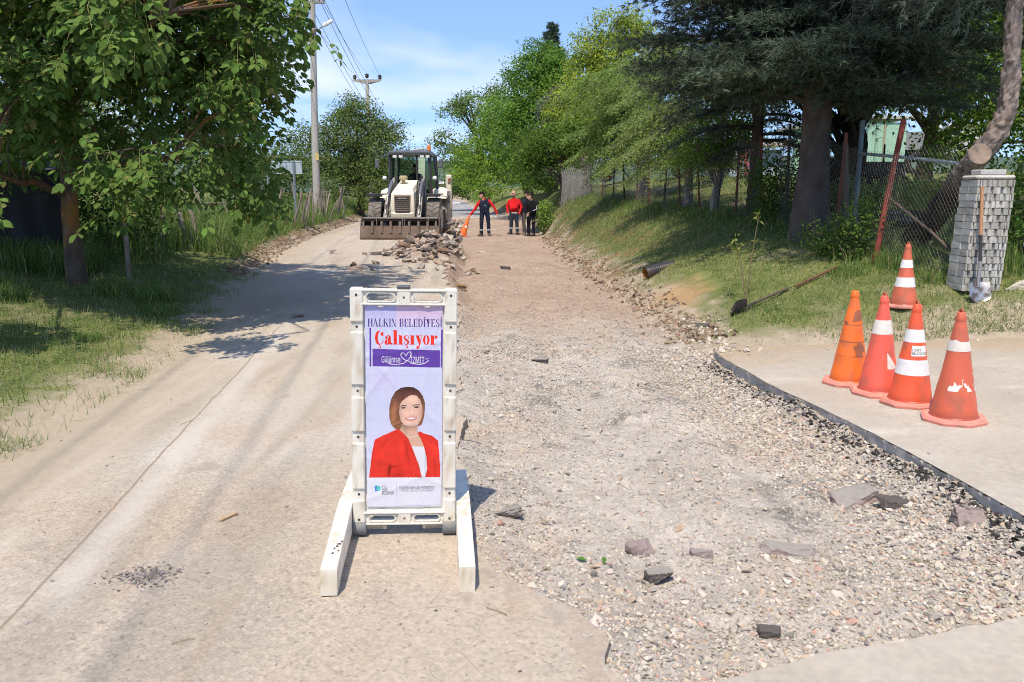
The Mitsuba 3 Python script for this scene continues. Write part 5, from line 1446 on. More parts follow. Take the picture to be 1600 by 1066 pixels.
# ------------------------------------------------------------------ traffic cones
def cone_parts(k, M, H, orange, style, rr, base_r=.21):
    """A worn traffic cone: octagonal foot, tapering body, stickers and a lug on top."""
    rad = lambda z: .150 - (.150 - .032) * (z - .035) / (H - .085)
    prof = [(0, .02), (.158, .02), (.158, .035), (.150, .042)] + [(rad(z), z) for z in np.linspace(.05, H - .055, 26)] + [(.036, H - .054), (.036, H - .03), (.030, H - .028), (.028, H - .008), (.020, H), (0, H)]
    body = lathe(prof, 40)
    d = meshkit.fbm(body.vertices * 6 + rr * 3, 3, seed=rr) - .5
    rn = body.vertices[:, :2] / np.maximum(1e-6, np.linalg.norm(body.vertices[:, :2], axis=1, keepdims=True))
    body.vertices[:, :2] += rn * (d * .008)[:, None]
    v = body.vertices
    o = np.asarray(orange, float)
    scuff = np.clip((meshkit.fbm(v * [14, 14, 9] + rr, 4, seed=rr + 1) - .50) * 3.2, 0, 1)[:, None]
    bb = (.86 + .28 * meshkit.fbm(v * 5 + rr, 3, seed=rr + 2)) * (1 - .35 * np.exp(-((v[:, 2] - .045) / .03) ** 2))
    m = body.copy()
    m.apply_transform(M)
    bk = part(k, 'body', plyc(m, 'vc_satin', smooth=True, base=o, bright=bb, dirtcol=(.17, .10, .07), dirt=.55 * scuff))
    ang = np.arange(8) * np.pi / 4 + np.pi / 8 + .12
    oct_ = np.stack([np.cos(ang), np.sin(ang)], 1) * base_r
    pts = np.vstack([np.c_[oct_ * 1.0, 0 * ang], np.c_[oct_ * 1.02, 0 * ang + .018], np.c_[oct_ * .93, 0 * ang + .036]])
    b_ = hull(pts)
    for _ in range(3):
        b_ = b_.subdivide()
    b_.vertices[:, 2] += (meshkit.fbm(b_.vertices * 9 + rr, 2, seed=rr) - .5) * .008
    ob = np.array([.62, .24, .19]) if style != 'held' else o * .8
    b_.apply_transform(M)
    part(k, 'foot', mk(b_, ob, 'vc', smooth=35, var=.3, fs=9, seed=rr, dirt=lambda q: np.clip((meshkit.fbm(q * 22, 3, seed=rr) - .58) * 4, 0, .6), dirtcol=(.24, .17, .14)))
    if style not in ('plain_top', 'held'):
        lug = tube([(.0, -.016 + .032 * t, H - .006 + .028 * math.sin(math.pi * t)) for t in np.linspace(0, 1, 8)], .009, 8)
        lug.apply_transform(M)
        part(k, 'lug', mk(lug, np.array([.35, .08, .04]), 'vc_satin', smooth=True))

    def band(z0, z1, name, col, mask=None, lab=None, gap=.0018, a0=0, a1=2 * np.pi, n=64, nz=10):
        A, Z = np.meshgrid(np.linspace(a0, a1, n), np.linspace(z0, z1, nz))
        R_ = rad(Z) + gap
        p = np.stack([R_ * np.cos(A), R_ * np.sin(A), Z], -1).reshape(-1, 3)
        rn_ = p[:, :2] / np.linalg.norm(p[:, :2], axis=1, keepdims=True)
        dd = meshkit.fbm(p * 6 + rr * 3, 3, seed=rr) - .5
        p[:, :2] += rn_ * (dd * .008)[:, None]
        i, j = np.meshgrid(np.arange(nz - 1), np.arange(n - 1), indexing='ij')
        a = (i * n + j).ravel()
        f = np.vstack([np.stack([a, a + 1, a + n + 1], 1), np.stack([a, a + n + 1, a + n], 1)])
        if mask is not None:
            keep = mask(A.ravel(), Z.ravel(), p)
            f = f[keep[f].all(1)]
        cc = .86 + .26 * meshkit.fbm(p * 26 + rr, 3, seed=rr)
        mm = TM(p, f)
        mm.apply_transform(M)
        return part(k, name, plyc(mm, 'vc_satin', smooth=True, base=col, bright=cc), label=lab)
    W_ = (.66, .63, .58)
    fr = -np.pi / 2
    if style == 'bands':
        band(H * .33, H * .48, 'reflective_band', (.70, .70, .71))
        band(H * .63, H * .755, 'reflective_band', (.70, .70, .71))
    elif style == 'patched':
        band(H * .62, H * .76, 'reflective_band', W_)
        band(H * .28, H * .45, 'torn_sticker', W_, lambda A, Z, p: (((A - fr + .35) % (2 * np.pi) - .0 < .75) & ((Z / H - .30) * 3.0 < .45 - ((A - fr + .35) % (2 * np.pi)) * .62)) | (np.abs(((A - fr - .95) % (2 * np.pi))) < .75) & (meshkit.noise(p * 16, seed=4) > .33), 'torn white remnants of a sticker', a0=fr - 1.4, a1=fr + 2.0, n=140, nz=40)
    elif style == 'plain_top':
        q = lambda A, Z, p: (meshkit.fbm(p * [16, 16, 9], 3, seed=8) > .55) | (np.abs(Z / H - .545) < .005) | (np.abs(Z / H - .31) < .005)
        band(H * .31, H * .47, 'glue_stain', (.27, .095, .045), lambda A, Z, p: (meshkit.fbm(p * [13, 13, 7], 3, seed=9) > .60) | (Z / H > .458) | (np.abs(A - fr - .15) < .05) | (Z / H < .316), 'dark glue marks where a band was', a0=fr - 1.7, a1=fr + 1.7, n=160, nz=50)
        band(H * .64, H * .80, 'glue_stain', (.29, .10, .05), lambda A, Z, p: (meshkit.fbm(p * [13, 13, 7], 3, seed=10) > .57) | (Z / H < .648), 'dark glue marks where a band was', a0=fr - 1.7, a1=fr + 1.7, n=160, nz=50)
    elif style == 'torn':
        band(H * .655, H * .78, 'reflective_band', (.62, .58, .53), lambda A, Z, p: Z / H < .735 + .05 * meshkit.noise(p * 30, seed=3), n=160, nz=24)
        band(H * .30, H * .46, 'torn_sticker', (.72, .66, .60), lambda A, Z, p: (meshkit.fbm(p * [26, 26, 11] + [1.2, 0, .6], 4, seed=11) > .585), 'white remnants of a torn-off sticker', a0=fr - 1.2, a1=fr + 1.4, n=150, nz=40)
    elif style == 'bands_label':
        band(H * .31, H * .46, 'reflective_band', (.68, .68, .68))
        band(H * .63, H * .755, 'reflective_band', (.68, .68, .68))
        lb = band(H * .50, H * .60, 'name_label', (.72, .73, .71), None, 'white label with the owner lettered in black', gap=.003, a0=fr - .75, a1=fr + .55, n=40)
        tp = unary_union([affinity.translate(text_poly('İZMİT', .017, True), 0, .026), text_poly('BELEDİYESİ', .017, True)])
        tm = trimesh.util.concatenate([TM(np.c_[a, 0 * a[:, 0]], b__) for a, b__ in [trimesh.creation.triangulate_polygon(g, engine='earcut') for g in tp.geoms]]).subdivide_to_size(.01)
        sc_ = .115 / (tp.bounds[2] - tp.bounds[0])
        zz = H * .515 + tm.vertices[:, 1] * sc_ * 1.15
        A = fr - .72 + tm.vertices[:, 0] * sc_ / rad(zz)
        R_ = rad(zz) + .0045
        p = np.stack([R_ * np.cos(A), R_ * np.sin(A), zz], 1)
        dd = meshkit.fbm(p * 6 + rr * 3, 3, seed=rr) - .5
        p[:, :2] *= (1 + dd * .008 / R_)[:, None]
        tm.vertices = p
        tm.apply_transform(M)
        part(lb, 'lettering', mk(tm, (.10, .12, .12), 'vc', smooth=False))
    elif style == 'held':
        band(H * .36, H * .50, 'round_sticker', (.75, .72, .68), lambda A, Z, p: np.hypot((A - fr - .25) * .095, Z - H * .43) < .05, 'round white sticker', a0=fr - .6, a1=fr + 1.1, n=50, nz=24)
    return bk


def cone_at(x, y, H, orange, style, seed, label, rz=0, tilt=(0, 0), z=None, group='traffic cones standing on the concrete slab'):
    k = thing('traffic_cone', label, 'traffic cone', group)
    M = trimesh.transformations.euler_matrix(math.radians(tilt[0]), math.radians(tilt[1]), math.radians(rz), 'sxyz')
    M[:3, 3] = [x, y, float(surf(x, y)) if z is None else z]
    cone_parts(k, M, H, orange, style, seed)
    return k


cone_at(2.76, 6.55, .765, (.78, .155, .022), 'plain_top', 1, 'bright orange cone without white bands, leftmost of the four on the slab edge', rz=12)
cone_at(2.85, 6.2, .765, (.74, .115, .075), 'patched', 2, 'pinkish red cone with one white band and torn sticker remnants, second from the left', rz=22, tilt=(0, -1.0))
cone_at(2.94, 5.88, .74, (.72, .10, .035), 'bands_label', 3, 'red cone with two white bands and a lettered white label between them', rz=8, tilt=(0, -.5))
cone_at(3.02, 5.42, .745, (.55, .115, .060), 'torn', 4, 'faded brownish orange cone with scraps of white sticker, nearest to the camera', rz=16, tilt=(0, -1.5))
cone_at(4.60, 9.55, .735, (.56, .13, .065), 'bands', 5, 'faded orange cone with two clean white bands on the grass before the fence', rz=30, group='traffic cones standing on the concrete slab')
labels['traffic_cone_004'].pop('group', None)
# ------------------------------------------------------------------ paver pillar, shovels, fence
pk = thing('paver_pillar', 'gate pillar stacked from pale grey interlocking concrete pavers', 'pillar')
PX, PY = 5.55, 9.85
pz = float(surf(PX, PY)) - .03
prg = np.random.default_rng(101)


def paver(w, seed):
    """A waisted interlocking paver, its ends notched."""
    g = Polygon([(0, 0), (w * .34, 0), (w * .40, .028), (w * .60, .028), (w * .66, 0), (w, 0), (w, .19), (0, .19)])
    g = g.buffer(-.004).buffer(.004, join_style='round')
    m = extrude(g, .074)
    q = np.random.default_rng(seed)
    m.vertices += q.normal(0, .0012, m.vertices.shape)
    return m


leanx = .06
for row in range(16):
    z = pz + row * .081
    shift = leanx * row / 15
    w = .455 - .001 * row
    wid = .112 if row % 2 else .12
    x = PX - w / 2 + shift + (0 if row % 2 else 0)
    off = -.056 if row % 2 else 0
    edges = [0] + [e for e in np.arange(wid + off, w - .03, wid)] + [w]
    for i in range(len(edges) - 1):
        ww = edges[i + 1] - edges[i] - .004
        if ww < .02:
            continue
        for dep in range(2):
            m = paver(ww, row * 20 + i + dep * 7)
            m.vertices += [x + edges[i] + prg.normal(0, .003), PY - .20 + dep * .17 + prg.normal(0, .005), z]
            m = move(m, (0, 0, 0))
            part(pk, 'paver', mk(m, np.array([.43, .43, .415]) * prg.uniform(.78, 1.12) * [1, 1, prg.uniform(.93, 1.02)], 'vc_rough', smooth=False, var=.3, fs=22, seed=row, dirt=lambda v: np.clip((meshkit.fbm(v * [9, 9, 5], 4, seed=19) - .55) * 3.5, 0, .75), dirtcol=(.24, .225, .19)))
zt = pz + 16 * .081
cap = box(PX - .225 + leanx, PX + .23 + leanx, PY - .185, PY + .16, zt + .001, zt + .05, .02)
part(pk, 'mortar_cap', mk(fine(cap, 2), (.46, .445, .41), 'vc_rough', smooth=False, var=.3, fs=14))
part(pk, 'paver', mk(box(PX - .15 + leanx, PX + .15 + leanx, PY - .12, PY + .1, zt + .052, zt + .115, .01), (.44, .435, .42), 'vc_rough', smooth=False, var=.2, fs=14))


def shovel_mesh(L=1.28):
    """Upright in local coordinates: the blade's tip at the origin, handle along +z, hollow side towards -y."""
    t = np.linspace(-1, 1, 13)
    zz = np.linspace(0, 1, 12)
    wv = lambda z: .125 * np.minimum(1, (z * 3.2 + .02)) ** .6 * (1 - .12 * np.clip(z - .6, 0, 1))
    V = np.array([[a * wv(z), .03 * (1 - a * a) + .035 * z * z, z * .26] for z in zz for a in t])
    n = len(t)
    F = []
    for i in range(len(zz) - 1):
        for j in range(n - 1):
            a = i * n + j
            F += [[a, a + 1, a + n + 1], [a, a + n + 1, a + n]]
    V2 = V + [0, .003, 0]
    F = np.array(F)
    blade = TM(np.vstack([V, V2]), np.vstack([F, F[:, ::-1] + len(V)]))
    sock = tube([(0, .05, .20), (0, .062, .28), (0, .045, .36), (0, .035, .50)], [.012, .020, .021, .020], 12)
    hand = tube([(0, .035, .48), (0, .03, .9), (0, .03, L)], [.0185, .019, .0175], 12)
    grip = tube([(0, .0335, .50), (0, .031, .80)], .0200, 12)
    return blade, sock, hand, grip


sk = thing('shovel', 'shovel with wooden handle and half dark shaft leaning on the paver pillar', 'shovel')
bl, so, ha, gr = shovel_mesh(1.36)
SM2 = lambda m: move(m, (5.42, 9.40, float(surf(5.42, 9.4)) - .01), rx=-9, rz=0, ry=.8)
part(sk, 'blade', mk(SM2(bl), (.46, .45, .43), 'vc_metal', smooth=True, var=.2, fs=12, dirt=lambda v: (meshkit.fbm(v * 18, 3, seed=3) > .52) * .85, dirtcol=(.16, .11, .08)))
part(sk, 'socket', mk(SM2(so), (.42, .42, .41), 'vc_metal', smooth=True))
part(sk, 'handle', mk(SM2(ha), (.40, .21, .11), 'vc', smooth=True, var=.25, fs=15))
part(sk, 'dark_sleeve', mk(SM2(gr), (.035, .033, .035), 'vc_satin', smooth=True))
lk = thing('shovel', 'black shovel lying on the bank with its long rusty shaft pointing up right', 'shovel')
bl, so, ha, gr = shovel_mesh(1.30)
za = float(surf(2.75, 10.15))


def lay(m):
    m = m.copy()
    m.apply_transform(trimesh.transformations.rotation_matrix(math.radians(200), [0, 0, 1]))
    d = np.array([.95, .85, .20])
    R = trimesh.geometry.align_vectors([0, 0, 1], d / np.linalg.norm(d))
    m.apply_transform(R)
    m.apply_translation((2.72, 10.1, za + .07))
    return m


part(lk, 'blade', mk(lay(bl), (.035, .03, .028), 'vc', smooth=True))
part(lk, 'socket', mk(lay(so), (.05, .045, .04), 'vc', smooth=True))
part(lk, 'handle', mk(lay(ha), (.10, .075, .06), 'vc', smooth=True, var=.4, fs=12))
single('iron_rod', mk(tube([(3.80, 10.95, float(surf(3.8, 10.95)) + .05), (4.55, 11.45, float(surf(4.55, 11.45)) + .07)], .017, 10), (.13, .06, .04), 'vc', smooth=True, var=.5, fs=14), 'short rusty iron rod lying on the mown grass above the shovel', 'rod')
# sapling with two bare stems
tk = thing('sapling', 'young sapling with two bare stems and a few pale leaves on top', 'sapling')
z0 = float(surf(3.1, 10.8))
part(tk, 'stem', bark(tube([(3.1, 10.8, z0 - .03), (3.05, 10.8, z0 + .35), (2.93, 10.8, z0 + .78)], [.009, .007, .004], 6), (.20, .16, .10), 4))
part(tk, 'stem', bark(tube([(3.12, 10.8, z0 - .03), (3.14, 10.8, z0 + .45), (3.22, 10.8, z0 + 1.15)], [.009, .007, .004], 6), (.20, .16, .10), 5))
q = np.random.default_rng(9)
c_ = np.vstack([np.array([2.93, 10.8, z0 + .74]) + q.normal(0, .05, (22, 3)), np.array([3.22, 10.8, z0 + 1.1]) + q.normal(0, .035, (9, 3)), np.array([3.17, 10.8, z0 + .8]) + q.normal(0, .03, (3, 3))])
v, f, c = leaf_quads(c_, .075, q, np.array([[.26, .30, .07]]) * q.uniform(.8, 1.2, (34, 1)))
part(tk, 'leaves', plyc(TM(v, f), 'leafy', smooth=False, color=c))
# drain pipe end in the bank
dk = thing('drain_pipe', 'dark ribbed drain pipe end with orange inside sticking out of the bank', 'pipe')
ang = np.linspace(0, 2 * np.pi, 24, endpoint=False)
xs = np.linspace(0, 1, 60)
zc = float(surf(2.42, 14.2)) + .05
prof = [(.105 + .007 * np.sin(x * 90), x * .55) for x in xs]
m = lathe(prof, 24)
RP = trimesh.geometry.align_vectors([0, 0, 1], np.array([.85, .25, .18]) / np.linalg.norm([.85, .25, .18]))
m.apply_transform(RP)
m.apply_translation((2.28, 14.0, zc))
part(dk, 'ribbed_shell', mk(m, (.04, .038, .045), 'vc_satin', smooth=True, var=.3))
m = lathe([(.098, 0), (.098, .4), (0, .4)], 24)
m.apply_transform(RP)
m.apply_translation((2.285, 14.0, zc))
part(dk, 'orange_lining', mk(m, (.42, .17, .03), 'vc', smooth=False))

# chain-link fence along the bank top
fk = thing('chain_link_fence', 'sagging chain-link fence on rusty leaning posts along the bank top', 'fence')
fz = lambda y: ground_h(at_y(XF, y), y)
fx = lambda y: at_y(XF, np.asarray(y, float))


def post(y, h, r_, col, lx=0, ly=0, x=None, lab=None, name='post'):
    x = float(fx(y)) if x is None else x
    z = float(ground_h(x, y))
    m = rough_tube([(x, y, z - .1), (x + lx / 2, y + ly / 2, z + h / 2), (x + lx, y + ly, z + h)], [r_] * 3, 10, int(y * 31), amp=.03, seglen=.15)
    return part(fk, name, mk(m, col, 'vc', smooth=True, var=.5, fs=8, seed=int(y * 7)), label=lab)


post(11.5, 1.98, .038, (.22, .055, .04), lx=.26, x=5.07, lab='thick red rusty post leaning right')
post(13.3, 1.85, .038, (.16, .22, .26), lx=.02, x=5.50, lab='blue-grey steel post')
RU, DKP = (.15, .055, .04), (.05, .045, .042)
fr_ = np.random.default_rng(33)
for i, y in enumerate([12.9, 14.9, 16.2, 17.7, 18.9, 20.2, 21.6, 23.0, 24.3, 25.6, 26.9, 28.2, 29.6, 31.0, 32.4, 33.6]):
    post(y, fr_.uniform(1.55, 1.95), fr_.uniform(.022, .032), RU if i % 3 != 1 else DKP, lx=fr_.normal(0, .10), ly=fr_.normal(0, .05))
post(13.1, 1.55, .04, (.17, .13, .10), lx=-.14, x=5.33, lab='rough wooden prop', name='prop')
post(9.95, 1.35, .035, (.13, .05, .04), x=6.42, lx=.12, lab='dark rusty post behind the pillar')
zr = 1.62 + .63
part(fk, 'rail', mk(tube([(5.5, 13.28, 2.22), (5.5, 11.6, 2.08), (5.5, 10.35, 1.97)], .024, 10), (.24, .30, .33), 'vc_satin', smooth=True, var=.25))
part(fk, 'brace', mk(tube([(5.2, 11.5, 1.55), (5.40, 10.6, 1.1), (5.52, 10.12, .80)], .02, 8), (.11, .08, .065), 'vc', smooth=True, var=.4))
single('steel_pipe', mk(tube([(6.4, 10.3, .98), (6.9, 9.9, .82)], .035, 10), (.30, .36, .38), 'vc_satin', smooth=True), 'pale steel pipe on the ground at the right edge behind the stones', 'pipe')
single('gate_post', mk(tube([(7.06, 11.0, .7), (7.08, 11.0, 2.1)], .05, 12), (.30, .075, .045), 'vc', smooth=True, var=.4), 'thick rust-red gate post at the right edge of the yard', 'post')


def netting(y0, y1, pitch, h, rad, hang=None, dens=.12):
    """Woven diamond wire: two families of slanted wires along the line of the fence."""
    ys = np.arange(y0 - h, y1 + h, pitch)
    V, F, at = [], [], 0
    for sg in (-1, 1):
        for s in ys:
            t = np.linspace(0, 1, int(h / dens) + 1)
            y = s + sg * t * h * .62
            ok = (y >= y0) & (y <= y1)
            if ok.sum() < 2:
                continue
            y, tt = y[ok], t[ok]
            bow = .05 * np.sin(tt * 3.1 + y * 1.9) + .03 * np.sin(y * 5)
            x = fx(y) - .05 + bow + sg * rad * .8
            top = h - .16 * (1 + np.sin(y * 1.7)) / 2
            p = np.stack([x, y, fz(y) + .02 + tt * top], 1)
            m = tube(p, rad, 3, cap=False)
            V.append(m.vertices), F.append(m.faces + at)
            at += len(m.vertices)
    return TM(np.vstack(V), np.vstack(F))


NC = (.30, .29, .27)
part(fk, 'netting', mk(netting(10.15, 17.5, .060, 1.62, .0017), NC, 'vc_metal', smooth=True, var=.1), kind='stuff')
part(fk, 'netting', mk(netting(17.5, 33.5, .085, 1.5, .0022, dens=.2), (.22, .21, .19), 'vc', smooth=True, var=.1), kind='stuff')
# worn windbreak net on the bank
nk = thing('shade_net', 'torn grey windbreak net hanging between posts on the bank top', 'net')
V, F, at = [], [], 0
A_, B_ = np.array([2.0, 34.2]), np.array([2.95, 31.6])
for i in range(90):
    s = i / 89
    p0 = A_ + (B_ - A_) * s
    zb_ = float(ground_h(*p0))
    top = 1.55 - .55 * s + .05 * math.sin(i)
    tt = np.linspace(0, 1, 6)
    p = np.stack([p0[0] + .10 * tt * np.sin(tt * 3) + 0 * tt, p0[1] + .04 * np.sin(i * 2.2) + 0 * tt, zb_ + top * tt], 1)
    m = tube(p, .0065, 3, cap=False)
    V.append(m.vertices), F.append(m.faces + at)
    at += len(m.vertices)
for j in range(26):
    tt = np.linspace(0, 1, 14)
    p0 = A_[None] + (B_ - A_)[None] * tt[:, None]
    z = ground_h(p0[:, 0], p0[:, 1]) + (1.55 - .55 * tt) * (j + .5) / 26
    f_ = (j + .5) / 26
    m = tube(np.stack([p0[:, 0] + .1 * f_ * math.sin(f_ * 3), p0[:, 1], z], 1), .006, 3, cap=False)
    V.append(m.vertices), F.append(m.faces + at)
    at += len(m.vertices)
part(nk, 'threads', mk(TM(np.vstack(V), np.vstack(F)), (.36, .35, .32), 'vc_rough', smooth=True), kind='stuff')
part(nk, 'post', mk(tube([(3.0, 31.5, 1.3), (2.95, 31.5, 2.9)], .03, 8), (.09, .07, .06), 'vc', smooth=True))
t = np.linspace(0, 1, 8)
single('loose_hose', mk(tube(np.stack([3.35 + .55 * t, 28.6 - 1.4 * t, 2.75 - .75 * t ** 1.6 - .1 * np.sin(t * 3)], 1), .035, 6), (.42, .42, .38), 'vc_rough', smooth=True), 'pale twisted strip of netting hanging from the fence posts', 'netting strip')

# ------------------------------------------------------------------ stake fence on the left
wk2 = thing('stake_fence', 'rough fence of leaning wooden stakes along the left verge', 'fence')
wr2 = np.random.default_rng(55)


def stake(x, y, h, lx, ly=0., r_=.035, col=(.30, .26, .21), name='stake'):
    z = float(ground_h(x, y))
    m = rough_tube([(x, y, z - .1), (x + lx * .5 + wr2.normal(0, .015), y + ly * .5, z + h * .5), (x + lx, y + ly, z + h)], [r_ * 1.05, r_, r_ * .8], 7, int(abs(x) * 100 + y), amp=.14, seglen=.12)
    part(wk2, name, mk(m, np.asarray(col) * wr2.uniform(.75, 1.2), 'vc_rough', smooth=True, var=.5, fs=9))


SL = lambda px, py, y: ((px - 800) / 1280 * (y * math.cos(PITCH)) * 1.0)
for x, y, h, lx, r_ in [(-6.05, 12.9, .95, .0, .04), (-7.2, 15.5, 1.3, -.25, .05), (-7.0, 16.5, 1.4, .1, .045), (-6.8, 17.3, 1.35, -.3, .05), (-6.75, 17.9, 1.4, -.35, .05), (-9.0, 20, 1.15, -.25, .032), (-8.9, 21, 1.2, .25, .028), (-8.7, 21.8, 1.1, -.25, .03), (-8.5, 22.4, 1.1, .1, .026), (-8.15, 22.8, 1.25, -.6, .032), (-7.9, 23.6, 1.1, -.45, .028), (-7.75, 24.2, 1.25, -.45, .04)]:
    stake(x, y, h, lx, 0, r_)
y = 26.0
while y < 44:
    x = float(at_y(XL, y)) - .75 + wr2.normal(0, .16)
    stake(x, y, wr2.uniform(.9, 1.5), wr2.normal(.08, .2), wr2.normal(0, .1), wr2.uniform(.028, .045), (.27, .23, .19))
    if wr2.random() < .3:
        stake(x + .1, y + .1, wr2.uniform(.9, 1.4), wr2.normal(.3, .2), 0, .03, (.30, .27, .22))
    y += wr2.uniform(.5, 1.05)
for (x0, y0, z0, x1, y1, z1) in [(-9.4, 19.6, 1.45, -7.9, 23.6, 1.30), (-9.3, 19.5, .98, -7.85, 23.9, .80), (-8.4, 22.6, .55, -7.6, 24.0, .42)]:
    part(wk2, 'rail', mk(rough_tube([(x0, y0, z0), ((x0 + x1) / 2, (y0 + y1) / 2, (z0 + z1) / 2 - .04), (x1, y1, z1)], [.028, .026, .022], 7, int(y0), amp=.15, seglen=.2), (.22, .19, .155), 'vc_rough', smooth=True, var=.5))
# the dark tarpaulin shed behind the walnut trunk
ts = thing('tarp_shelter', 'low shelter of dark hanging tarpaulin in the shade behind the walnut trunk', 'shelter')
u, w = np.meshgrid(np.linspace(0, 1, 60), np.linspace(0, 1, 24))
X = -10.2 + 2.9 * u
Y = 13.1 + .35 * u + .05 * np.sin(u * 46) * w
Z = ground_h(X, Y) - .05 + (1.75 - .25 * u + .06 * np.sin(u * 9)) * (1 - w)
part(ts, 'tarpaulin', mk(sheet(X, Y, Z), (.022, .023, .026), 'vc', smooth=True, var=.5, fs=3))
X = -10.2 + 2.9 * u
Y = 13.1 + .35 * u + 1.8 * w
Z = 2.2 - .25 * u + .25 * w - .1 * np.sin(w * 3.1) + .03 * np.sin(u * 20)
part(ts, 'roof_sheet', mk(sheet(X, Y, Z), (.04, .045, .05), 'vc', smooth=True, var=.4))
for x, y in ((-10.1, 13.2), (-7.32, 13.5), (-8.4, 13.3)):
    part(ts, 'pole', mk(cyl((x, y, .2), (x, y, 2.1), .03, 8), (.10, .085, .07), 'vc_rough', smooth=30))
# road sign seen from behind
rk_ = thing('road_sign', 'blank grey back of a wide road sign on two steel posts by the stake fence', 'road sign')
part(rk_, 'panel', mk(box(-8.22, -7.02, 27.97, 28.0, 2.22, 2.63, .006), (.34, .42, .46), 'vc_satin', smooth=False, var=.06))
for i, x in enumerate((-8.16, -7.28)):
    part(rk_, 'post', mk(cat([box(x - .035, x + .035, 27.89, 27.965, .35, 2.65, .006), box(x - .012, x + .012, 27.87, 27.9, .35, 2.65, .004)]), (.42, .45, .46), 'vc_metal', smooth=False, var=.1))
part(rk_, 'rim', mk(cat([box(-8.23, -7.01, 27.955, 28.005, 2.60, 2.64), box(-8.23, -7.01, 27.955, 28.005, 2.21, 2.235)]), (.40, .46, .49), 'vc_satin', smooth=False))

# ------------------------------------------------------------------ utility poles and wires
CONC = (.38, .365, .335)
uk = thing('utility_pole', 'tall round concrete utility pole with a street lamp near its top', 'utility pole')
UX, UY = -8.42, 36.0
part(uk, 'shaft', mk(tube([(UX - .04, UY, .2), (UX, UY, 4), (UX + .14, UY, 9.75)], [.165, .15, .105], 18), CONC, 'vc_rough', smooth=35, var=.25, fs=2))
part(uk, 'crossarm', mk(box(UX - .5, UX + .62, UY - .06, UY + .06, 9.32, 9.42, .01), (.30, .28, .26), 'vc_rough', smooth=False))
for dx in (-.42, -.2, .3, .5):
    part(uk, 'insulator', mk(lathe([(0, 0), (.04, 0), (.055, .03), (.03, .05), (.05, .08), (.02, .11), (0, .12)], 12).apply_translation((UX + .1 + dx, UY, 9.42)), (.10, .07, .055), 'vc_gloss', smooth=True))
lm = part(uk, 'lamp_arm', mk(tube([(UX + .1, UY, 8.2), (UX + .32, UY - .1, 8.22), (UX + .58, UY - .2, 8.42)], .028, 8), (.42, .42, .42), 'vc_metal', smooth=True))
hd = lathe([(0, 0), (.05, .0), (.085, .12), (.09, .3), (.075, .5), (0, .56)], 16)
hd.apply_scale((1, .6, 1))
R = trimesh.geometry.align_vectors([0, 0, 1], np.array([.84, -.2, .38]) / np.linalg.norm([.84, -.2, .38]))
hd.apply_transform(R)
hd.apply_translation((UX + .52, UY - .18, 8.38))
part(uk, 'lamp_head', mk(hd, (.72, .73, .72), 'vc_satin', smooth=True, var=.03))
part(uk, 'bracket', mk(cat([tube([(UX - .02, UY - .16, 8.55), (UX + .25, UY - .16, 8.5)], .03, 8), box(UX + .02, UY * 0 + UX + .2, UY - .2, UY + .16, 8.12, 8.26, .01)]), (.22, .15, .11), 'vc', smooth=False))
part(uk, 'number_plate', mk(box(UX + .02, UX + .16, UY - .157, UY - .15, 2.95, 3.25), (.55, .45, .16), 'vc', smooth=False))
vk = thing('utility_pole', 'far concrete power pole with a wide crossarm carrying three insulators', 'utility pole')
VX, VY = -11.9, 70.0
part(vk, 'shaft', mk(tube([(VX, VY, 1), (VX, VY, 10.6)], [.24, .14], 14), CONC, 'vc_rough', smooth=35, var=.2, fs=1))
part(vk, 'crossarm', mk(hull([(VX - 1.15, VY - .1, 10.55), (VX + 1.15, VY - .1, 10.55), (VX - 1.15, VY + .1, 10.7), (VX + 1.15, VY + .1, 10.7), (VX - .3, VY - .1, 10.35), (VX + .3, VY + .1, 10.35), (VX - 1.15, VY - .1, 10.7), (VX + 1.15, VY - .1, 10.7)]), (.34, .33, .31), 'vc_rough', smooth=False))
IP = [(VX - 1.0, 10.70), (VX, 10.80), (VX + 1.05, 10.70)]
for x, z in IP:
    part(vk, 'insulator', mk(lathe([(0, 0), (.09, 0), (.10, .08), (.17, .10), (.17, .16), (.09, .20), (.17, .24), (.17, .30), (.06, .36), (0, .36)], 14).apply_translation((x, VY, z)), (.05, .035, .03), 'vc_gloss', smooth=True))
wn = 0
far_lab = ['left', 'middle', 'right']
for i, (x, z) in enumerate(IP):
    s = np.linspace(0, 1, 26)
    ax, az = (-4.6 + i * 1.15, 11.0)
    p = np.stack([ax + (x - ax) * s, -8 + (VY + 8) * s, az + (z + .36 - az) * s - 4 * 1.1 * s * (1 - s)], 1)
    single('power_line', mk(tube(p, .011, 4), (.08, .08, .08), 'vc', smooth=True), f'thin overhead power line to the {far_lab[i]} insulator of the far pole', 'wire')
for i, dx in enumerate((-.42, -.2, .3, .5)):
    s = np.linspace(0, 1, 20)
    a = np.array([UX + .1 + dx, UY, 9.52])
    b_ = np.array([-11.6 + i * .5, 78, 6.6 - .1 * i])
    p = a + (b_ - a) * s[:, None] - np.stack([0 * s, 0 * s, 4 * .55 * s * (1 - s)], 1)
    q = np.array([UX + 1.4 + dx, -4, 9.4])
    p2_ = q + (a - q) * s[:, None] - np.stack([0 * s, 0 * s, 4 * .7 * s * (1 - s)], 1)
    single('power_line', mk(tube(np.vstack([p2_, p[1:]]), .012, 4), (.07, .07, .07), 'vc', smooth=True), ['leftmost', 'second from left', 'third from left', 'rightmost'][i] + ' of the four low wires on the near pole crossarm', 'wire')

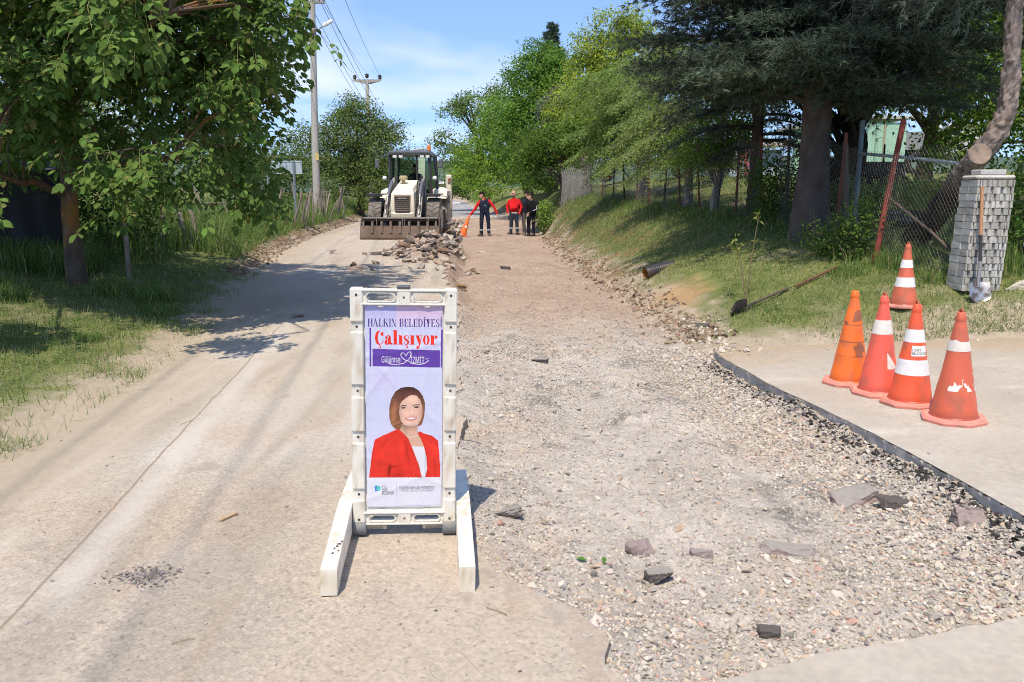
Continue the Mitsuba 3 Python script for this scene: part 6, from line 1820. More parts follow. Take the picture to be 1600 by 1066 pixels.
# ------------------------------------------------------------------ litter on the road
single('wood_chip', mk(move(box(-.055, .055, -.012, .012, 0, .012, .003), (-1.43, 3.9, float(surf(-1.43, 3.9)) + .003), rz=62), (.42, .31, .19), 'vc', smooth=False, var=.3), 'short flat wood splinter lying on the old road left of the poster stand', 'wood')
lr = np.random.default_rng(77)
for i, (x, y, lab) in enumerate([(.355, 3.60, 'fresh green leaf lying on the gravel, the left of two'), (.43, 3.56, 'crumpled green leaf lying on the gravel, the right of two')]):
    v, f, c = leaf_quads(np.array([[x, y, float(surf(x, y)) + .014]]), .055, lr, np.array([[.12, .26, .05]]), up=4)
    single('fallen_leaf', plyc(TM(v, f), 'leafy', smooth=False, color=c), lab, 'leaf')
for i, (x, y, a, L, lab) in enumerate([(-.06, 2.95, -35, .10, 'thin bent twig on the old road right of the stand foot'), (-1.2, 2.75, 28, .08, 'pale dry straw on the old road near the bottom edge'), (-2.3, 5.6, 70, .12, 'dark twig on the dusty left shoulder of the road'), (1.95, 3.62, -30, .3, 'dry weed stalk across the gravel near the slab edge')]):
    d = np.array([math.cos(math.radians(a)), math.sin(math.radians(a)), 0]) * L / 2
    p = np.array([x, y, 0])
    q = np.array([p - d, p + [-.1 * d[1], .1 * d[0], 0], p + d])
    q[:, 2] = surf(q[:, 0], q[:, 1]) + .008
    single('twig', mk(tube(q, .0018, 5), (.30, .23, .13), 'vc_rough', smooth=True, var=.3), lab, 'twig')

# ------------------------------------------------------------------ things in the yard
bk = thing('mint_shed', 'pale mint green shed with a flat roof behind the fence', 'shed')
MINT = (.36, .58, .47)
gz = float(ground_h(11.5, 27.3))
part(bk, 'wall', mk(box(9.75, 11.0, 29, 29.2, gz - .6, 3.75), MINT, 'vc_rough', smooth=False, var=.08, fs=2))
part(bk, 'wall', mk(box(11.15, 12.35, 26.4, 26.6, gz - .6, 3.75), MINT, 'vc_rough', smooth=False, var=.08, fs=2), label='front wall facing the fence')
part(bk, 'wall', mk(box(12.25, 12.35, 26.6, 31, gz - .6, 3.74), np.array(MINT) * .98, 'vc_rough', smooth=False))
part(bk, 'roof', mk(cat([box(9.6, 11.3, 28.8, 31, 3.75, 3.85), box(11.05, 12.5, 26.3, 31, 3.86, 3.95)]), (.45, .46, .44), 'vc', smooth=False))
part(bk, 'drainpipe', mk(cyl((11.42, 26.36, gz - .4), (11.42, 26.36, 3.7), .04, 8), (.30, .47, .40), 'vc', smooth=30))
part(bk, 'drainpipe', mk(cyl((11.66, 26.37, gz - .4), (11.66, 26.37, 3.7), .03, 8), (.40, .33, .24), 'vc', smooth=30))
wk3 = thing('pale_tarp_roof', 'light blue-white sheet wall of a low shelter left of the mint shed', 'shelter')
part(wk3, 'sheet_wall', mk(box(8.6, 10.6, 33, 33.1, 2.0, 3.25), (.50, .62, .78), 'vc', smooth=False, var=.05))
part(wk3, 'roof', mk(hull([(8.0, 32.6, 3.2), (10.9, 32.6, 3.35), (8.0, 36, 3.7), (10.9, 36, 3.85), (8.0, 32.6, 3.3), (10.9, 32.6, 3.45)]), (.30, .27, .24), 'vc', smooth=False))
tk2 = thing('tractor', 'dark old tractor parked in the shade before the mint shed', 'tractor')
TX, TY = 7.95, 19.0
tz = float(ground_h(TX, TY))
BK = (.028, .028, .032)
_mk = mk
mk = lambda m, *a, **k: _mk(TM((m.vertices - [TX, TY, tz]) * .72 + [TX, TY, tz], m.faces), *a, **k)
part(tk2, 'hood', mk(box(TX - .2, TX + 1.25, TY - .35, TY + .35, tz + .65, tz + 1.15, .08), BK, 'vc_satin', smooth=30))
part(tk2, 'chassis', mk(box(TX - .9, TX + 1.2, TY - .25, TY + .25, tz + .45, tz + .7, .05), BK, 'vc', smooth=30))
part(tk2, 'fender', mk(hull([(TX - 1.2, TY - .75, tz + .8), (TX - .3, TY - .75, tz + .8), (TX - 1.05, TY - .75, tz + 1.35), (TX - .5, TY - .75, tz + 1.4), (TX - 1.2, TY - .45, tz + .8), (TX - .3, TY - .45, tz + .8), (TX - 1.05, TY - .45, tz + 1.35), (TX - .5, TY - .45, tz + 1.4)]), BK, 'vc_satin', smooth=30))
tire = lambda R_, w_: lathe([(R_ * .55, -w_ / 2), (R_ * .9, -w_ / 2), (R_, -w_ * .36), (R_, w_ * .36), (R_ * .9, w_ / 2), (R_ * .55, w_ / 2), (R_ * .55, -w_ / 2)], 28).apply_transform(trimesh.transformations.rotation_matrix(math.pi / 2, [1, 0, 0]))
for (dx, dy, R_, w_) in ((-.75, -.65, .62, .36), (-.75, .65, .62, .36), (.95, -.6, .36, .22), (.95, .6, .36, .22)):
    wkey = part(tk2, 'wheel', mk(tire(R_, w_).apply_translation((TX + dx, TY + dy, tz + R_)), (.02, .02, .02), 'vc', smooth=35))
    part(wkey, 'rim', mk(lathe([(0, 0), (R_ * .54, 0), (R_ * .54, .06), (0, .06)], 20).apply_transform(trimesh.transformations.rotation_matrix(math.pi / 2, [1, 0, 0])).apply_translation((TX + dx, TY + dy - w_ * .3 * (1 if dy < 0 else -1), tz + R_)), (.22, .24, .25), 'vc', smooth=30))
part(tk2, 'exhaust', mk(cyl((TX + .7, TY + .1, tz + 1.1), (TX + .7, TY + .1, tz + 1.7), .03, 8), BK, 'vc', smooth=30))
part(tk2, 'steering_wheel', mk(trimesh.creation.torus(.18, .018, 20, 6).apply_translation((TX - .35, TY, tz + 1.35)), BK, 'vc', smooth=True))
part(tk2, 'seat', mk(box(TX - .95, TX - .6, TY - .22, TY + .22, tz + .95, tz + 1.3, .06), BK, 'vc', smooth=30))
mk = _mk
ck = thing('tipper_truck', 'grey truck with a tipping bed parked far back right of the mint shed', 'truck')
CX_, CY_ = 15.2, 31
cz = float(ground_h(CX_, CY_))
part(ck, 'tipping_bed', mk(hull([(CX_ - 1.6, CY_, cz + .9), (CX_ + .6, CY_, cz + .9), (CX_ - 1.6, CY_, cz + 1.5), (CX_ + .9, CY_, cz + 1.6), (CX_ - 1.6, CY_ + 1.8, cz + .9), (CX_ + .6, CY_ + 1.8, cz + .9), (CX_ - 1.6, CY_ + 1.8, cz + 1.5), (CX_ + .9, CY_ + 1.8, cz + 1.6)]), (.24, .24, .25), 'vc', smooth=False))
part(ck, 'cab', mk(box(CX_ + .95, CX_ + 2.2, CY_ + .1, CY_ + 1.8, cz + .55, cz + 1.9, .15), (.5, .5, .5), 'vc_satin', smooth=30))
part(ck, 'chassis', mk(box(CX_ - 1.5, CX_ + 2.1, CY_ + .4, CY_ + 1.4, cz + .5, cz + .88), BK, 'vc', smooth=False))
for dx in (-1.0, -.2, 1.6):
    part(ck, 'wheel', mk(tire(.42, .3).apply_translation((CX_ + dx, CY_ + .15, cz + .42)), (.02, .02, .02), 'vc', smooth=35))
for i, (x, y, R_, lab) in enumerate([(6.75, 14.3, .30, 'black tyre lying on the yard grass behind the leaning pine'), (8.15, 22.0, .22, 'small dark tyre left of the large pine trunk in the yard')]):
    m = trimesh.creation.torus(R_, R_ * .36, 28, 12)
    m = move(m, (x, y, float(ground_h(x, y)) + R_ * .36), rx=8)
    single('tyre', mk(m, (.025, .026, .03), 'vc_satin', smooth=True), lab, 'tyre')
pl_ = thing('beach_ball', 'large blue, red and white play ball in the yard beyond the net', 'ball')
sp = trimesh.creation.uv_sphere(.42, count=[24, 48])
c_f = sp.triangles_center
seg_ = np.floor((np.arctan2(c_f[:, 1], c_f[:, 0]) / (2 * np.pi) + .5) * 6).astype(int)
for q in range(6):
    g = TM(sp.vertices, sp.faces[seg_ == q])
    g.remove_unreferenced_vertices()
    g.apply_translation((4.35, 38.5, float(ground_h(4.35, 38.5)) + .55))
    part(pl_, 'panel', mk(g, [(.05, .08, .55), (.62, .05, .04), (.7, .7, .72)][q % 3], 'vc_satin', smooth=True))
vk2 = thing('parked_trailer', 'low grey farm trailer standing in the yard shade behind the cedars', 'trailer')
VX2, VY2 = 7.2, 31.0
vz = float(ground_h(VX2, VY2))
part(vk2, 'bed', mk(box(VX2 - 1.6, VX2 + 1.2, VY2, VY2 + 1.6, vz + .65, vz + .8), (.10, .10, .11), 'vc', smooth=False))
part(vk2, 'side_board', mk(box(VX2 - 1.6, VX2 + 1.2, VY2 - .05, VY2 - .002, vz + .7, vz + 1.25), (.20, .21, .22), 'vc', smooth=False, var=.3))
for dx in (-.9, .5):
    part(vk2, 'wheel', mk(tire(.36, .24).apply_translation((VX2 + dx, VY2 + .1, vz + .36)), (.02, .02, .02), 'vc', smooth=35))
part(vk2, 'red_rail', mk(cyl((VX2 - 1.6, VY2 - .06, vz + 1.28), (VX2 + 1.2, VY2 - .06, vz + 1.28), .03, 8), (.30, .05, .03), 'vc', smooth=30))
# far low building beyond the bend
fb = thing('far_building', 'long pale building with a white roof edge far beyond the bend', 'building')
part(fb, 'wall', mk(box(-13.5, -7.6, 150, 156, .4, 3.0), (.52, .45, .33), 'vc_rough', smooth=False, var=.15, fs=.5))
part(fb, 'roof', mk(box(-13.9, -7.2, 149.4, 156.5, 3.02, 3.45), (.72, .72, .72), 'vc_rough', smooth=False))
for i in range(4):
    wk4 = part(fb, 'window', mk(box(-12.9 + i * 1.4, -12.2 + i * 1.4, 149.93, 149.99, 1.5, 2.4), (.10, .12, .14), 'vc_gloss', smooth=False))
single('white_debris', mk(cat([chunk(40 + i, (.9, .7, .5)).apply_translation((-6.9 + i * .55, 88, float(surf(-6.9 + i * .5, 88)) + .12)) for i in range(3)]), (.6, .6, .6), 'vc_rough', smooth=False), 'white plastic sacks lying by the far road bend', 'sacks')
# ------------------------------------------------------------------ the backhoe loader
DX, DY = -3.36, 26.35
DZ = float(road_h(DX, DY - 1))
L_ = lambda m: move(m, (DX, DY, DZ), rz=-1.5)
CREAM, STEEL, DIRT, CHAR = (.70, .66, .55), (.13, .115, .10), (.30, .235, .17), (.05, .052, .056)
low = lambda z1, a: (lambda v: np.clip((z1 - (v[:, 2] - DZ)) / a, 0, 1) * np.clip(.2 + 1.2 * meshkit.fbm(v * 7, 3, seed=4), 0, 1))
dk_ = thing('backhoe_loader', 'cream backhoe loader with glazed cab and lowered rusty bucket facing the camera', 'backhoe loader')


def dp(name, mesh, col, bsdf='vc_satin', smooth=30, parent=None, label=None, **kw):
    kw.setdefault('var', .12)
    return part(parent or dk_, name, mk(L_(mesh), col, bsdf, smooth=smooth, **kw), label=label)


# hood and nose
nose = hull([(-.36, -.72, .62), (.36, -.72, .62), (-.37, -.76, 1.0), (.37, -.76, 1.0), (-.345, -.70, 1.36), (.345, -.70, 1.36), (-.37, .0, .62), (.37, .0, .62), (-.36, 0, 1.5), (.36, 0, 1.5), (-.30, -.60, 1.40), (.30, -.60, 1.40)])
dp('hood', cat([hull([(-.345, -.68, 1.37), (.345, -.68, 1.37), (-.36, -.3, 1.30), (.36, -.3, 1.30), (-.28, -.45, 1.52), (.28, -.45, 1.52), (-.29, .95, 1.80), (.29, .95, 1.80), (-.36, .95, 1.62), (.36, .95, 1.62), (-.36, .95, 1.0), (.36, .95, 1.0), (-.36, 0, 1.0), (.36, 0, 1.0)]), nose]), CREAM, 'vc_gloss', dirt=low(1.15, .7), dirtcol=DIRT)
dp('grille', hull([(-.25, -.775, 1.32), (.25, -.775, 1.32), (-.235, -.80, .85), (.235, -.80, .85), (-.20, -.79, .79), (.20, -.79, .79), (-.25, -.70, 1.32), (.25, -.70, 1.32), (-.2, -.7, .79), (.2, -.7, .79)]), (.10, .085, .075), 'vc', dirt=lambda v: .5 * meshkit.fbm(v * 9, 3, seed=6), dirtcol=DIRT)
for i in range(8):
    z = .83 + i * .062
    dp('grille_slat', box(-.225, .225, -.815, -.79, z, z + .022, .004), (.13, .11, .10), 'vc')
dp('nose_skirt', hull([(-.37, -.74, .60), (.37, -.74, .60), (-.30, -.76, .48), (.30, -.76, .48), (-.36, -.5, .6), (.36, -.5, .6), (-.3, -.5, .46), (.3, -.5, .46), (-.37, -.77, .8), (.37, -.77, .8), (-.28, -.79, .76), (.28, -.79, .76)]), CREAM, dirt=low(.85, .25), dirtcol=(.38, .29, .17))
for s in (-1, 1):
    dp('tow_eye', cyl((s * .29, -.80, .60), (s * .29, -.72, .60), .045, 14), (.04, .035, .03), 'vc')
dp('badge', box(-.14, .14, -.795, -.775, 1.215, 1.25, .003), (.45, .43, .38))
dp('air_cleaner', cat([cyl((-.12, .35, 1.68), (-.12, .35, 1.80), .06, 14), lathe([(0, 0), (.13, 0), (.14, .03), (.13, .10), (.10, .13), (0, .13)], 20).apply_translation((-.12, .35, 1.80))]), (.42, .36, .20), 'vc_satin')
dp('exhaust_pipe', tube([(.3, .6, 1.6), (.42, .62, 1.75), (.42, .66, 1.98)], .035, 10), STEEL, 'vc_metal')
# loader frame, arms and rams
for s in (-1, 1):
    x = s * .47
    arm = [(x, .75, 1.78), (x, .35, 1.62), (x * 1.12, -.55, .95), (x * 1.12, -1.0, .42)]
    ms = []
    for a, b_, h0, h1 in ((arm[0], arm[1], .10, .11), (arm[1], arm[2], .12, .12), (arm[2], arm[3], .12, .08)):
        ms.append(hull([(a[0] + q * .05, a[1], a[2] + w * h0) for q in (-1, 1) for w in (-1, 1)] + [(b_[0] + q * .05, b_[1], b_[2] + w * h1) for q in (-1, 1) for w in (-1, 1)]))
    dp('loader_arm', cat(ms), (.22, .215, .205), 'vc_satin', dirt=lambda v: .5 * meshkit.fbm(v * 6, 3, seed=7), dirtcol=DIRT)
    dp('loader_tower', hull([(x - .06, .5, .7), (x + .06, .5, .7), (x - .06, 1.0, .7), (x + .06, 1.0, .7), (x - .05, .7, 1.86), (x + .05, .7, 1.86), (x - .05, .92, 1.86), (x + .05, .92, 1.86)]), (.16, .16, .16), 'vc_satin')
    dp('hydraulic_ram', cat([cyl((x * .82, .55, 1.35), (x * .9, -.3, .95), .05, 12), cyl((x * .9, -.3, .95), (x * .95, -.8, .55), .028, 10)]), (.38, .38, .38), 'vc_metal')
    dp('hydraulic_ram', cat([cyl((x * 1.02, .3, 1.76), (x * 1.06, -.35, 1.36), .045, 12), cyl((x * 1.06, -.35, 1.36), (x * 1.1, -.85, .75), .025, 10)]), (.36, .36, .37), 'vc_metal')
    dp('hose', tube([(x * .9, .6, 1.9), (x * .75, .2, 1.75), (x * .8, -.2, 1.45), (x * .95, -.6, 1.0)], .018, 6), (.02, .02, .02), 'vc')
    dp('linkage', hull([(x * 1.12 + q * .03, y, z) for q in (-1, 1) for y, z in ((-.62, 1.05), (-.75, 1.02), (-.70, .5), (-.82, .55))]), (.15, .14, .13), 'vc')
# bucket: back shell, clam jaw in front, top lip, teeth
bk_ = dp('bucket', cat([hull([(s * 1.17, y, z) for s in (-1, 1) for y, z in ((-1.42, .05), (-1.42, .02), (-.82, .06), (-.82, .12))]), hull([(s * 1.17, y, z) for s in (-1, 1) for y, z in ((-.82, .06), (-.78, .10), (-.92, .60), (-.98, .62))]),
                       hull([(s * 1.19, y, z) for s in (-1, 1) for y, z in ((-1.12, .55), (-1.14, .63), (-.92, .66), (-.92, .58))])]), (.085, .062, .05), 'vc', var=.4, fs=6)
dp('jaw', hull([(s * 1.19, y, z) for s in (-1, 1) for y, z in ((-1.45, .0), (-1.47, .06), (-1.36, .41), (-1.32, .41), (-1.40, .0))]).subdivide().subdivide().subdivide(), (.115, .080, .06), 'vc', parent=bk_, var=.5, fs=5, dirt=lambda v: np.clip((meshkit.fbm(v * [5, 5, 2], 3, seed=8) - .42) * 3, 0, .8), dirtcol=(.19, .145, .11))
dp('top_lip', box(-1.13, 1.12, -1.16, -1.08, .615, .655, .008), (.24, .22, .20), 'vc', parent=bk_, var=.3)
for s in (-1, 1):
    dp('side_plate', hull([(s * 1.19 + q * .012, y, z) for q in (-1, 1) for y, z in ((-1.46, .02), (-1.36, .41), (-1.16, .64), (-.92, .66), (-.78, .1), (-1.0, .01))]), (.10, .075, .06), 'vc', parent=bk_, var=.4)
    dp('side_rib', box(s * 1.10 - .03, s * 1.10 + .03, -1.40, -1.33, .36, .54, .01), (.20, .17, .15), 'vc', parent=bk_)
for i in range(7):
    x = -.82 + i * .31 * .9
    dp('tooth', cat([hull([(x + q * .035, y, z) for q in (-1, 1) for y, z in ((-1.45, .30), (-1.47, .20), (-1.43, .52), (-1.36, .54), (-1.36, .36))])]), (.15, .115, .095), 'vc', parent=bk_, var=.3)
for x in (-.74, .06, .12, .84):
    dp('gusset', box(x - .012, x + .012, -1.17, -.95, .42, .62), (.20, .17, .15), 'vc', parent=bk_)


def tyre(R_, w_, lugs=22):
    prof = [(R_ * .56, -w_ * .44), (R_ * .80, -w_ * .5), (R_ * .93, -w_ * .49), (R_ * .96, -w_ * .42), (R_ * .965, 0), (R_ * .96, w_ * .42), (R_ * .93, w_ * .49), (R_ * .80, w_ * .5), (R_ * .56, w_ * .44)]
    ms = [lathe(prof, 40)]
    for i in range(lugs):
        for s in (-1, 1):
            a0 = (i + (.5 if s > 0 else 0)) / lugs * 2 * np.pi
            pts = []
            for (da, zz) in ((0, 0), (.115, 0), (-.16, .48), (-.04, .48)):
                for rr in (R_ * .93, R_ * 1.0 - .02 * abs(zz)):
                    pts.append((rr * math.cos(a0 + da), rr * math.sin(a0 + da), s * zz * w_))
            ms.append(hull(pts))
    m = cat(ms)
    m.apply_transform(trimesh.transformations.rotation_matrix(math.pi / 2, [0, 1, 0]))
    return m


def rim(R_, s):
    m = lathe([(0, .0), (R_ * .2, .0), (R_ * .22, -.05), (R_ * .42, -.06), (R_ * .50, .06), (R_ * .56, .08), (R_ * .57, .04), (R_ * .5, -.08), (0, -.08)], 30)
    m.apply_transform(trimesh.transformations.rotation_matrix(s * math.pi / 2, [0, 1, 0]))
    return m


for y, R_, w_ in ((0, .62, .41), (2.35, .67, .44)):
    for s in (-1, 1):
        wkey = dp('wheel', tyre(R_, w_).apply_translation((s * .91, y, R_)), (.115, .105, .095), 'vc', smooth=30, var=.25, dirt=lambda v: .55 * meshkit.fbm(v * 5, 3, seed=11), dirtcol=(.30, .26, .21))
        dp('rim', rim(R_, s).apply_translation((s * (.91 + w_ * .36), y, R_)), (.62, .58, .48), parent=wkey, dirt=lambda v: .6 * meshkit.fbm(v * 6, 3, seed=12), dirtcol=DIRT)
dp('front_axle', cat([cyl((-.8, 0, .62), (.8, 0, .62), .09, 14), box(-.2, .2, -.2, .2, .45, .78, .05)]), (.06, .055, .05), 'vc')
dp('chassis', cat([box(-.35, .35, -.5, 2.9, .55, .85, .03), box(-.55, .55, .6, 2.6, .5, .9, .04)]), (.07, .065, .06), 'vc')
for s in (-1, 1):
    dp('front_fender', cat([box(s * .91 - .24, s * .91 + .24, -.42, .45, 1.33, 1.37, .015), box(s * .91 - .24, s * .91 + .24, -.46, -.41, 1.27, 1.37, .015)]), (.03, .03, .032), 'vc_satin')
    dp('cab_step', hull([(s * .55, .75, .8), (s * 1.05, .8, .85), (s * .55, 1.7, .8), (s * 1.05, 1.7, .85), (s * .55, .75, 1.25), (s * .75, .78, 1.3), (s * .55, 1.7, 1.25), (s * .75, 1.7, 1.3)]), CREAM, dirt=low(1.3, .6), dirtcol=DIRT)
    dp('rear_fender', hull([(s * .62, 1.55, 1.2), (s * 1.12, 1.55, 1.2), (s * .62, 1.85, 1.5), (s * 1.12, 1.85, 1.46), (s * .62, 2.8, 1.5), (s * 1.12, 2.8, 1.46), (s * .62, 3.1, 1.2), (s * 1.12, 3.1, 1.2), (s * .66, 2.3, 1.62), (s * 1.0, 2.3, 1.56)]), CREAM, dirt=low(1.5, .8), dirtcol=DIRT)
    dp('stabiliser', box(s * 1.02 - .10, s * 1.02 + .10, 3.3, 3.55, .5, 2.02, .03), CREAM, dirt=low(2.0, 1.6), dirtcol=DIRT)
    dp('stabiliser_cap', box(s * 1.06 - .06, s * 1.06 + .06, 3.27, 3.3, 1.72, 1.9, .01), (.20, .12, .07), 'vc')
# cab
post_ = lambda a, b_, w: tube([a, b_], w, 4)
W0, W1, zc0, zc1 = .70, .64, 1.05, 2.60
cab = dp('cab', cat([post_((s * W0, .95, zc0), (s * W1, 1.0, zc1), .055) for s in (-1, 1)] + [post_((s * (W0 + .08), 2.0, zc0 + .2), (s * (W1 + .05), 1.95, zc1), .05) for s in (-1, 1)] + [post_((s * W0, 2.75, 1.4), (s * W1, 2.7, zc1), .05) for s in (-1, 1)]
                    + [box(-W0, W0, .92, 1.0, .95, 1.22, .02), box(-W0, W0, 2.7, 2.78, 1.0, 1.5, .02)] + [box(s * W0 - .03, s * W0 + .03, .95, 2.75, .95, 1.18, .02) for s in (-1, 1)]), (.045, .047, .05), 'vc_satin')
dp('wiper_post', cat([box(.20, .265, .955, .99, 1.62, zc1, .008)]), (.03, .03, .033), parent=cab)
dp('roof', cat([hull([(s * x, y, z) for s in (-1, 1) for x, y, z in ((.70, .88, 2.60), (.70, 2.85, 2.60), (.66, .84, 2.68), (.66, 2.88, 2.68), (.58, 1.0, 2.755), (.58, 2.7, 2.755))])]), (.09, .095, .105), parent=cab, smooth=25)
for x in (-.47, -.27, .42, .60):
    w = dp('work_light', box(x - .075, x + .075, .86, .93, 2.50, 2.60, .015), (.06, .06, .065), parent=cab)
    part(cab, 'lamp_lens', mk(L_(box(x - .062, x + .062, .85, .862, 2.512, 2.588, .004)), (.62, .64, .64), 'vc_gloss', smooth=False))
GL = {'type': 'ref', 'id': 'glass_green'}
scene['glass_green'] = {'type': 'thindielectric', 'int_ior': 1.5, 'specular_transmittance': {'type': 'rgb', 'value': [.62, .74, .68]}}


def quad(a, b_, c, d):
    return TM([a, b_, c, d], [[0, 1, 2], [0, 2, 3]])


for nm, q in (('windscreen', quad((-W0 + .04, .965, 1.22), (.22, .965, 1.22), (.22, 1.0, zc1), (-W1 + .04, 1.0, zc1))), ('windscreen', quad((.25, .965, 1.22), (W0 - .04, .965, 1.22), (W1 - .04, 1.0, zc1), (.25, 1.0, zc1))),
              ('side_window', quad((-W0, 1.0, 1.2), (-W0 - .08, 1.98, 1.3), (-W1 - .05, 1.95, zc1), (-W1, 1.02, zc1))), ('side_window', quad((W0, 1.0, 1.2), (W0 + .08, 1.98, 1.3), (W1 + .05, 1.95, zc1), (W1, 1.02, zc1))),
              ('side_window', quad((-W0 - .08, 2.02, 1.5), (-W0, 2.7, 1.5), (-W1, 2.68, zc1), (-W1 - .05, 2.0, zc1))), ('side_window', quad((W0 + .08, 2.02, 1.5), (W0, 2.7, 1.5), (W1, 2.68, zc1), (W1 + .05, 2.0, zc1))),
              ('rear_window', quad((-W0 + .04, 2.74, 1.5), (W0 - .04, 2.74, 1.5), (W1 - .04, 2.7, zc1), (-W1 + .04, 2.7, zc1)))):
    part(cab, nm, mikit.ply(L_(q), 'glass_green', smooth=False))
dp('seat', cat([box(-.22, .26, 1.75, 2.2, 1.25, 1.42, .04), box(-.2, .24, 2.15, 2.3, 1.4, 2.0, .04)]), (.03, .03, .032), 'vc', parent=cab)
dp('steering_wheel', move(trimesh.creation.torus(.19, .018, 24, 8), (-.30, 1.35, 1.72), rx=55), (.03, .03, .03), parent=cab)
dp('console', box(-.42, -.16, 1.2, 1.4, 1.0, 1.6, .04), (.04, .04, .042), 'vc', parent=cab)
for s in (-1, 1):
    a = dp('mirror_arm', tube([(s * .66, .95, 2.56), (s * .95, .86, 2.58), (s * 1.03, .82, 2.5)], .018, 8), (.03, .03, .03), parent=cab)
    dp('mirror', box(s * 1.04 - .07, s * 1.04 + .07, .78, .86, 2.18, 2.47, .025), (.10, .105, .12), parent=cab)
    part(cab, 'indicator_lamp', mk(L_(lathe([(0, -.05), (.05, -.045), (.075, 0), (.07, .06), (0, .08)], 18).apply_transform(trimesh.transformations.rotation_matrix(math.pi / 2, [1, 0, 0])).apply_translation((s * .82, .92, 1.86))), (.66, .67, .66), 'vc_gloss', smooth=True))
    dp('lamp_arm', tube([(s * .68, .97, 1.8), (s * .82, .95, 1.84)], .02, 8), (.05, .05, .05), parent=cab)
bc = dp('beacon', cat([lathe([(0, 0), (.065, 0), (.065, .03), (0, .03)], 18).apply_translation((.56, 1.6, 2.75)), cyl((.56, 1.6, 2.70), (.56, 1.6, 2.76), .03, 10)]), (.05, .05, .05))
part(bc, 'lens', mk(L_(lathe([(0, 0), (.06, 0), (.063, .12), (.05, .17), (0, .185)], 20).apply_translation((.56, 1.6, 2.78))), (.75, .20, .03), 'vc_gloss', smooth=30))
bm_ = dp('backhoe_boom', cat([hull([(.0 + q * .12, y, z) for q in (-1, 1) for y, z in ((3.4, 1.0), (3.7, 1.0), (4.3, 2.7), (4.05, 2.85))]), hull([(-.0 + q * .10, y, z) for q in (-1, 1) for y, z in ((4.05, 2.85), (4.3, 2.65), (4.8, 1.2), (4.65, 1.2))])]), CREAM)
dp('boom_bracket', tube([(-.2, 2.9, 2.84), (.25, 2.9, 2.90), (.42, 2.9, 2.84)], .03, 8), (.30, .31, .30))

# ------------------------------------------------------------------ people
def sph(c, r_):
    return m3.Manifold.sphere(float(r_), 20).translate([float(q) for q in c])


def limb(pts, rad):
    """Tapering limb through the joints, as a union of hulls."""
    out = None
    for i in range(len(pts) - 1):
        h = m3.Manifold.batch_hull([sph(pts[i], rad[i]), sph(pts[i + 1], rad[i + 1])])
        out = h if out is None else out + h
    return out


def soft(man, edge=.03, it=8):
    m = man.refine_to_length(edge).to_mesh()
    t = trimesh.Trimesh(m.vert_properties[:, :3], m.tri_verts, process=True)
    trimesh.smoothing.filter_taubin(t, iterations=it)
    return t


def fold(m, amp, seed, f=9):
    m.vertices = m.vertices + m.vertex_normals * ((meshkit.fbm(m.vertices * [f, f, f * .6] + seed, 3, seed=seed) - .5) * amp)[:, None]
    return m


def hand(w, d, side, spread=.0, curl=.5):
    """Palm, four bent fingers of unequal length and a thumb; w wrist, d pointing along the hand, side towards the thumb."""
    d, side = np.asarray(d, float) / np.linalg.norm(d), np.asarray(side, float)
    side = side - d * (d @ side)
    side /= np.linalg.norm(side)
    nrm = np.cross(d, side)
    w = np.asarray(w, float)
    man = m3.Manifold.batch_hull([sph(w, .026), sph(w + d * .085 + side * .028, .016), sph(w + d * .08 - side * .030, .015), sph(w + d * .03 + side * .025, .018)])
    for k, (o, L) in enumerate(((.030, .070), (.010, .078), (-.011, .072), (-.030, .056))):
        a = w + d * .085 + side * o
        b_ = a + d * L * .5 + nrm * L * .25 * curl
        c = b_ + d * L * .35 * (1 - curl) + nrm * L * .45 * curl
        man = man + limb([a, b_, c], [.0095, .009, .0075])
    a = w + d * .03 + side * .03
    man = man + limb([a, a + d * .03 + side * .025, a + d * .065 + side * .02 + nrm * .012], [.012, .011, .009])
    return man


HS = 1.2


def head_mesh(c, f, up, skin_seed):
    """A head with nose, brow, ears and jaw; c the centre, f where it faces."""
    f = np.asarray(f, float) / np.linalg.norm(f)
    up = np.asarray(up, float) - f * (np.asarray(up, float) @ f)
    up /= np.linalg.norm(up)
    r_ = np.cross(f, up)
    P_ = lambda a, b_, d: np.asarray(c) + (r_ * a + f * b_ + up * d) * HS
    man = m3.Manifold.batch_hull([sph(P_(0, -.02, .035), .083), sph(P_(0, .012, .03), .074), sph(P_(0, .045, -.075), .030), sph(P_(-.035, .02, -.06), .03), sph(P_(.035, .02, -.06), .03), sph(P_(0, -.03, -.03), .06)])
    man = man + m3.Manifold.batch_hull([sph(P_(0, .082, .02), .011), sph(P_(0, .112, -.022), .013), sph(P_(-.014, .09, -.028), .010), sph(P_(.014, .09, -.028), .010)])
    for s in (-1, 1):
        man = man + m3.Manifold.batch_hull([sph(P_(s * .083, -.005, .02), .014), sph(P_(s * .08, .005, -.025), .010), sph(P_(s * .088, -.015, .0), .012)])
    man = man + limb([P_(-.02, .084, -.052), P_(.02, .084, -.052)], [.010, .010])
    man = man + limb([P_(0, -.02, -.05), P_(0, -.035, -.16)], [.055, .06])
    return soft(man, .018, 6), P_


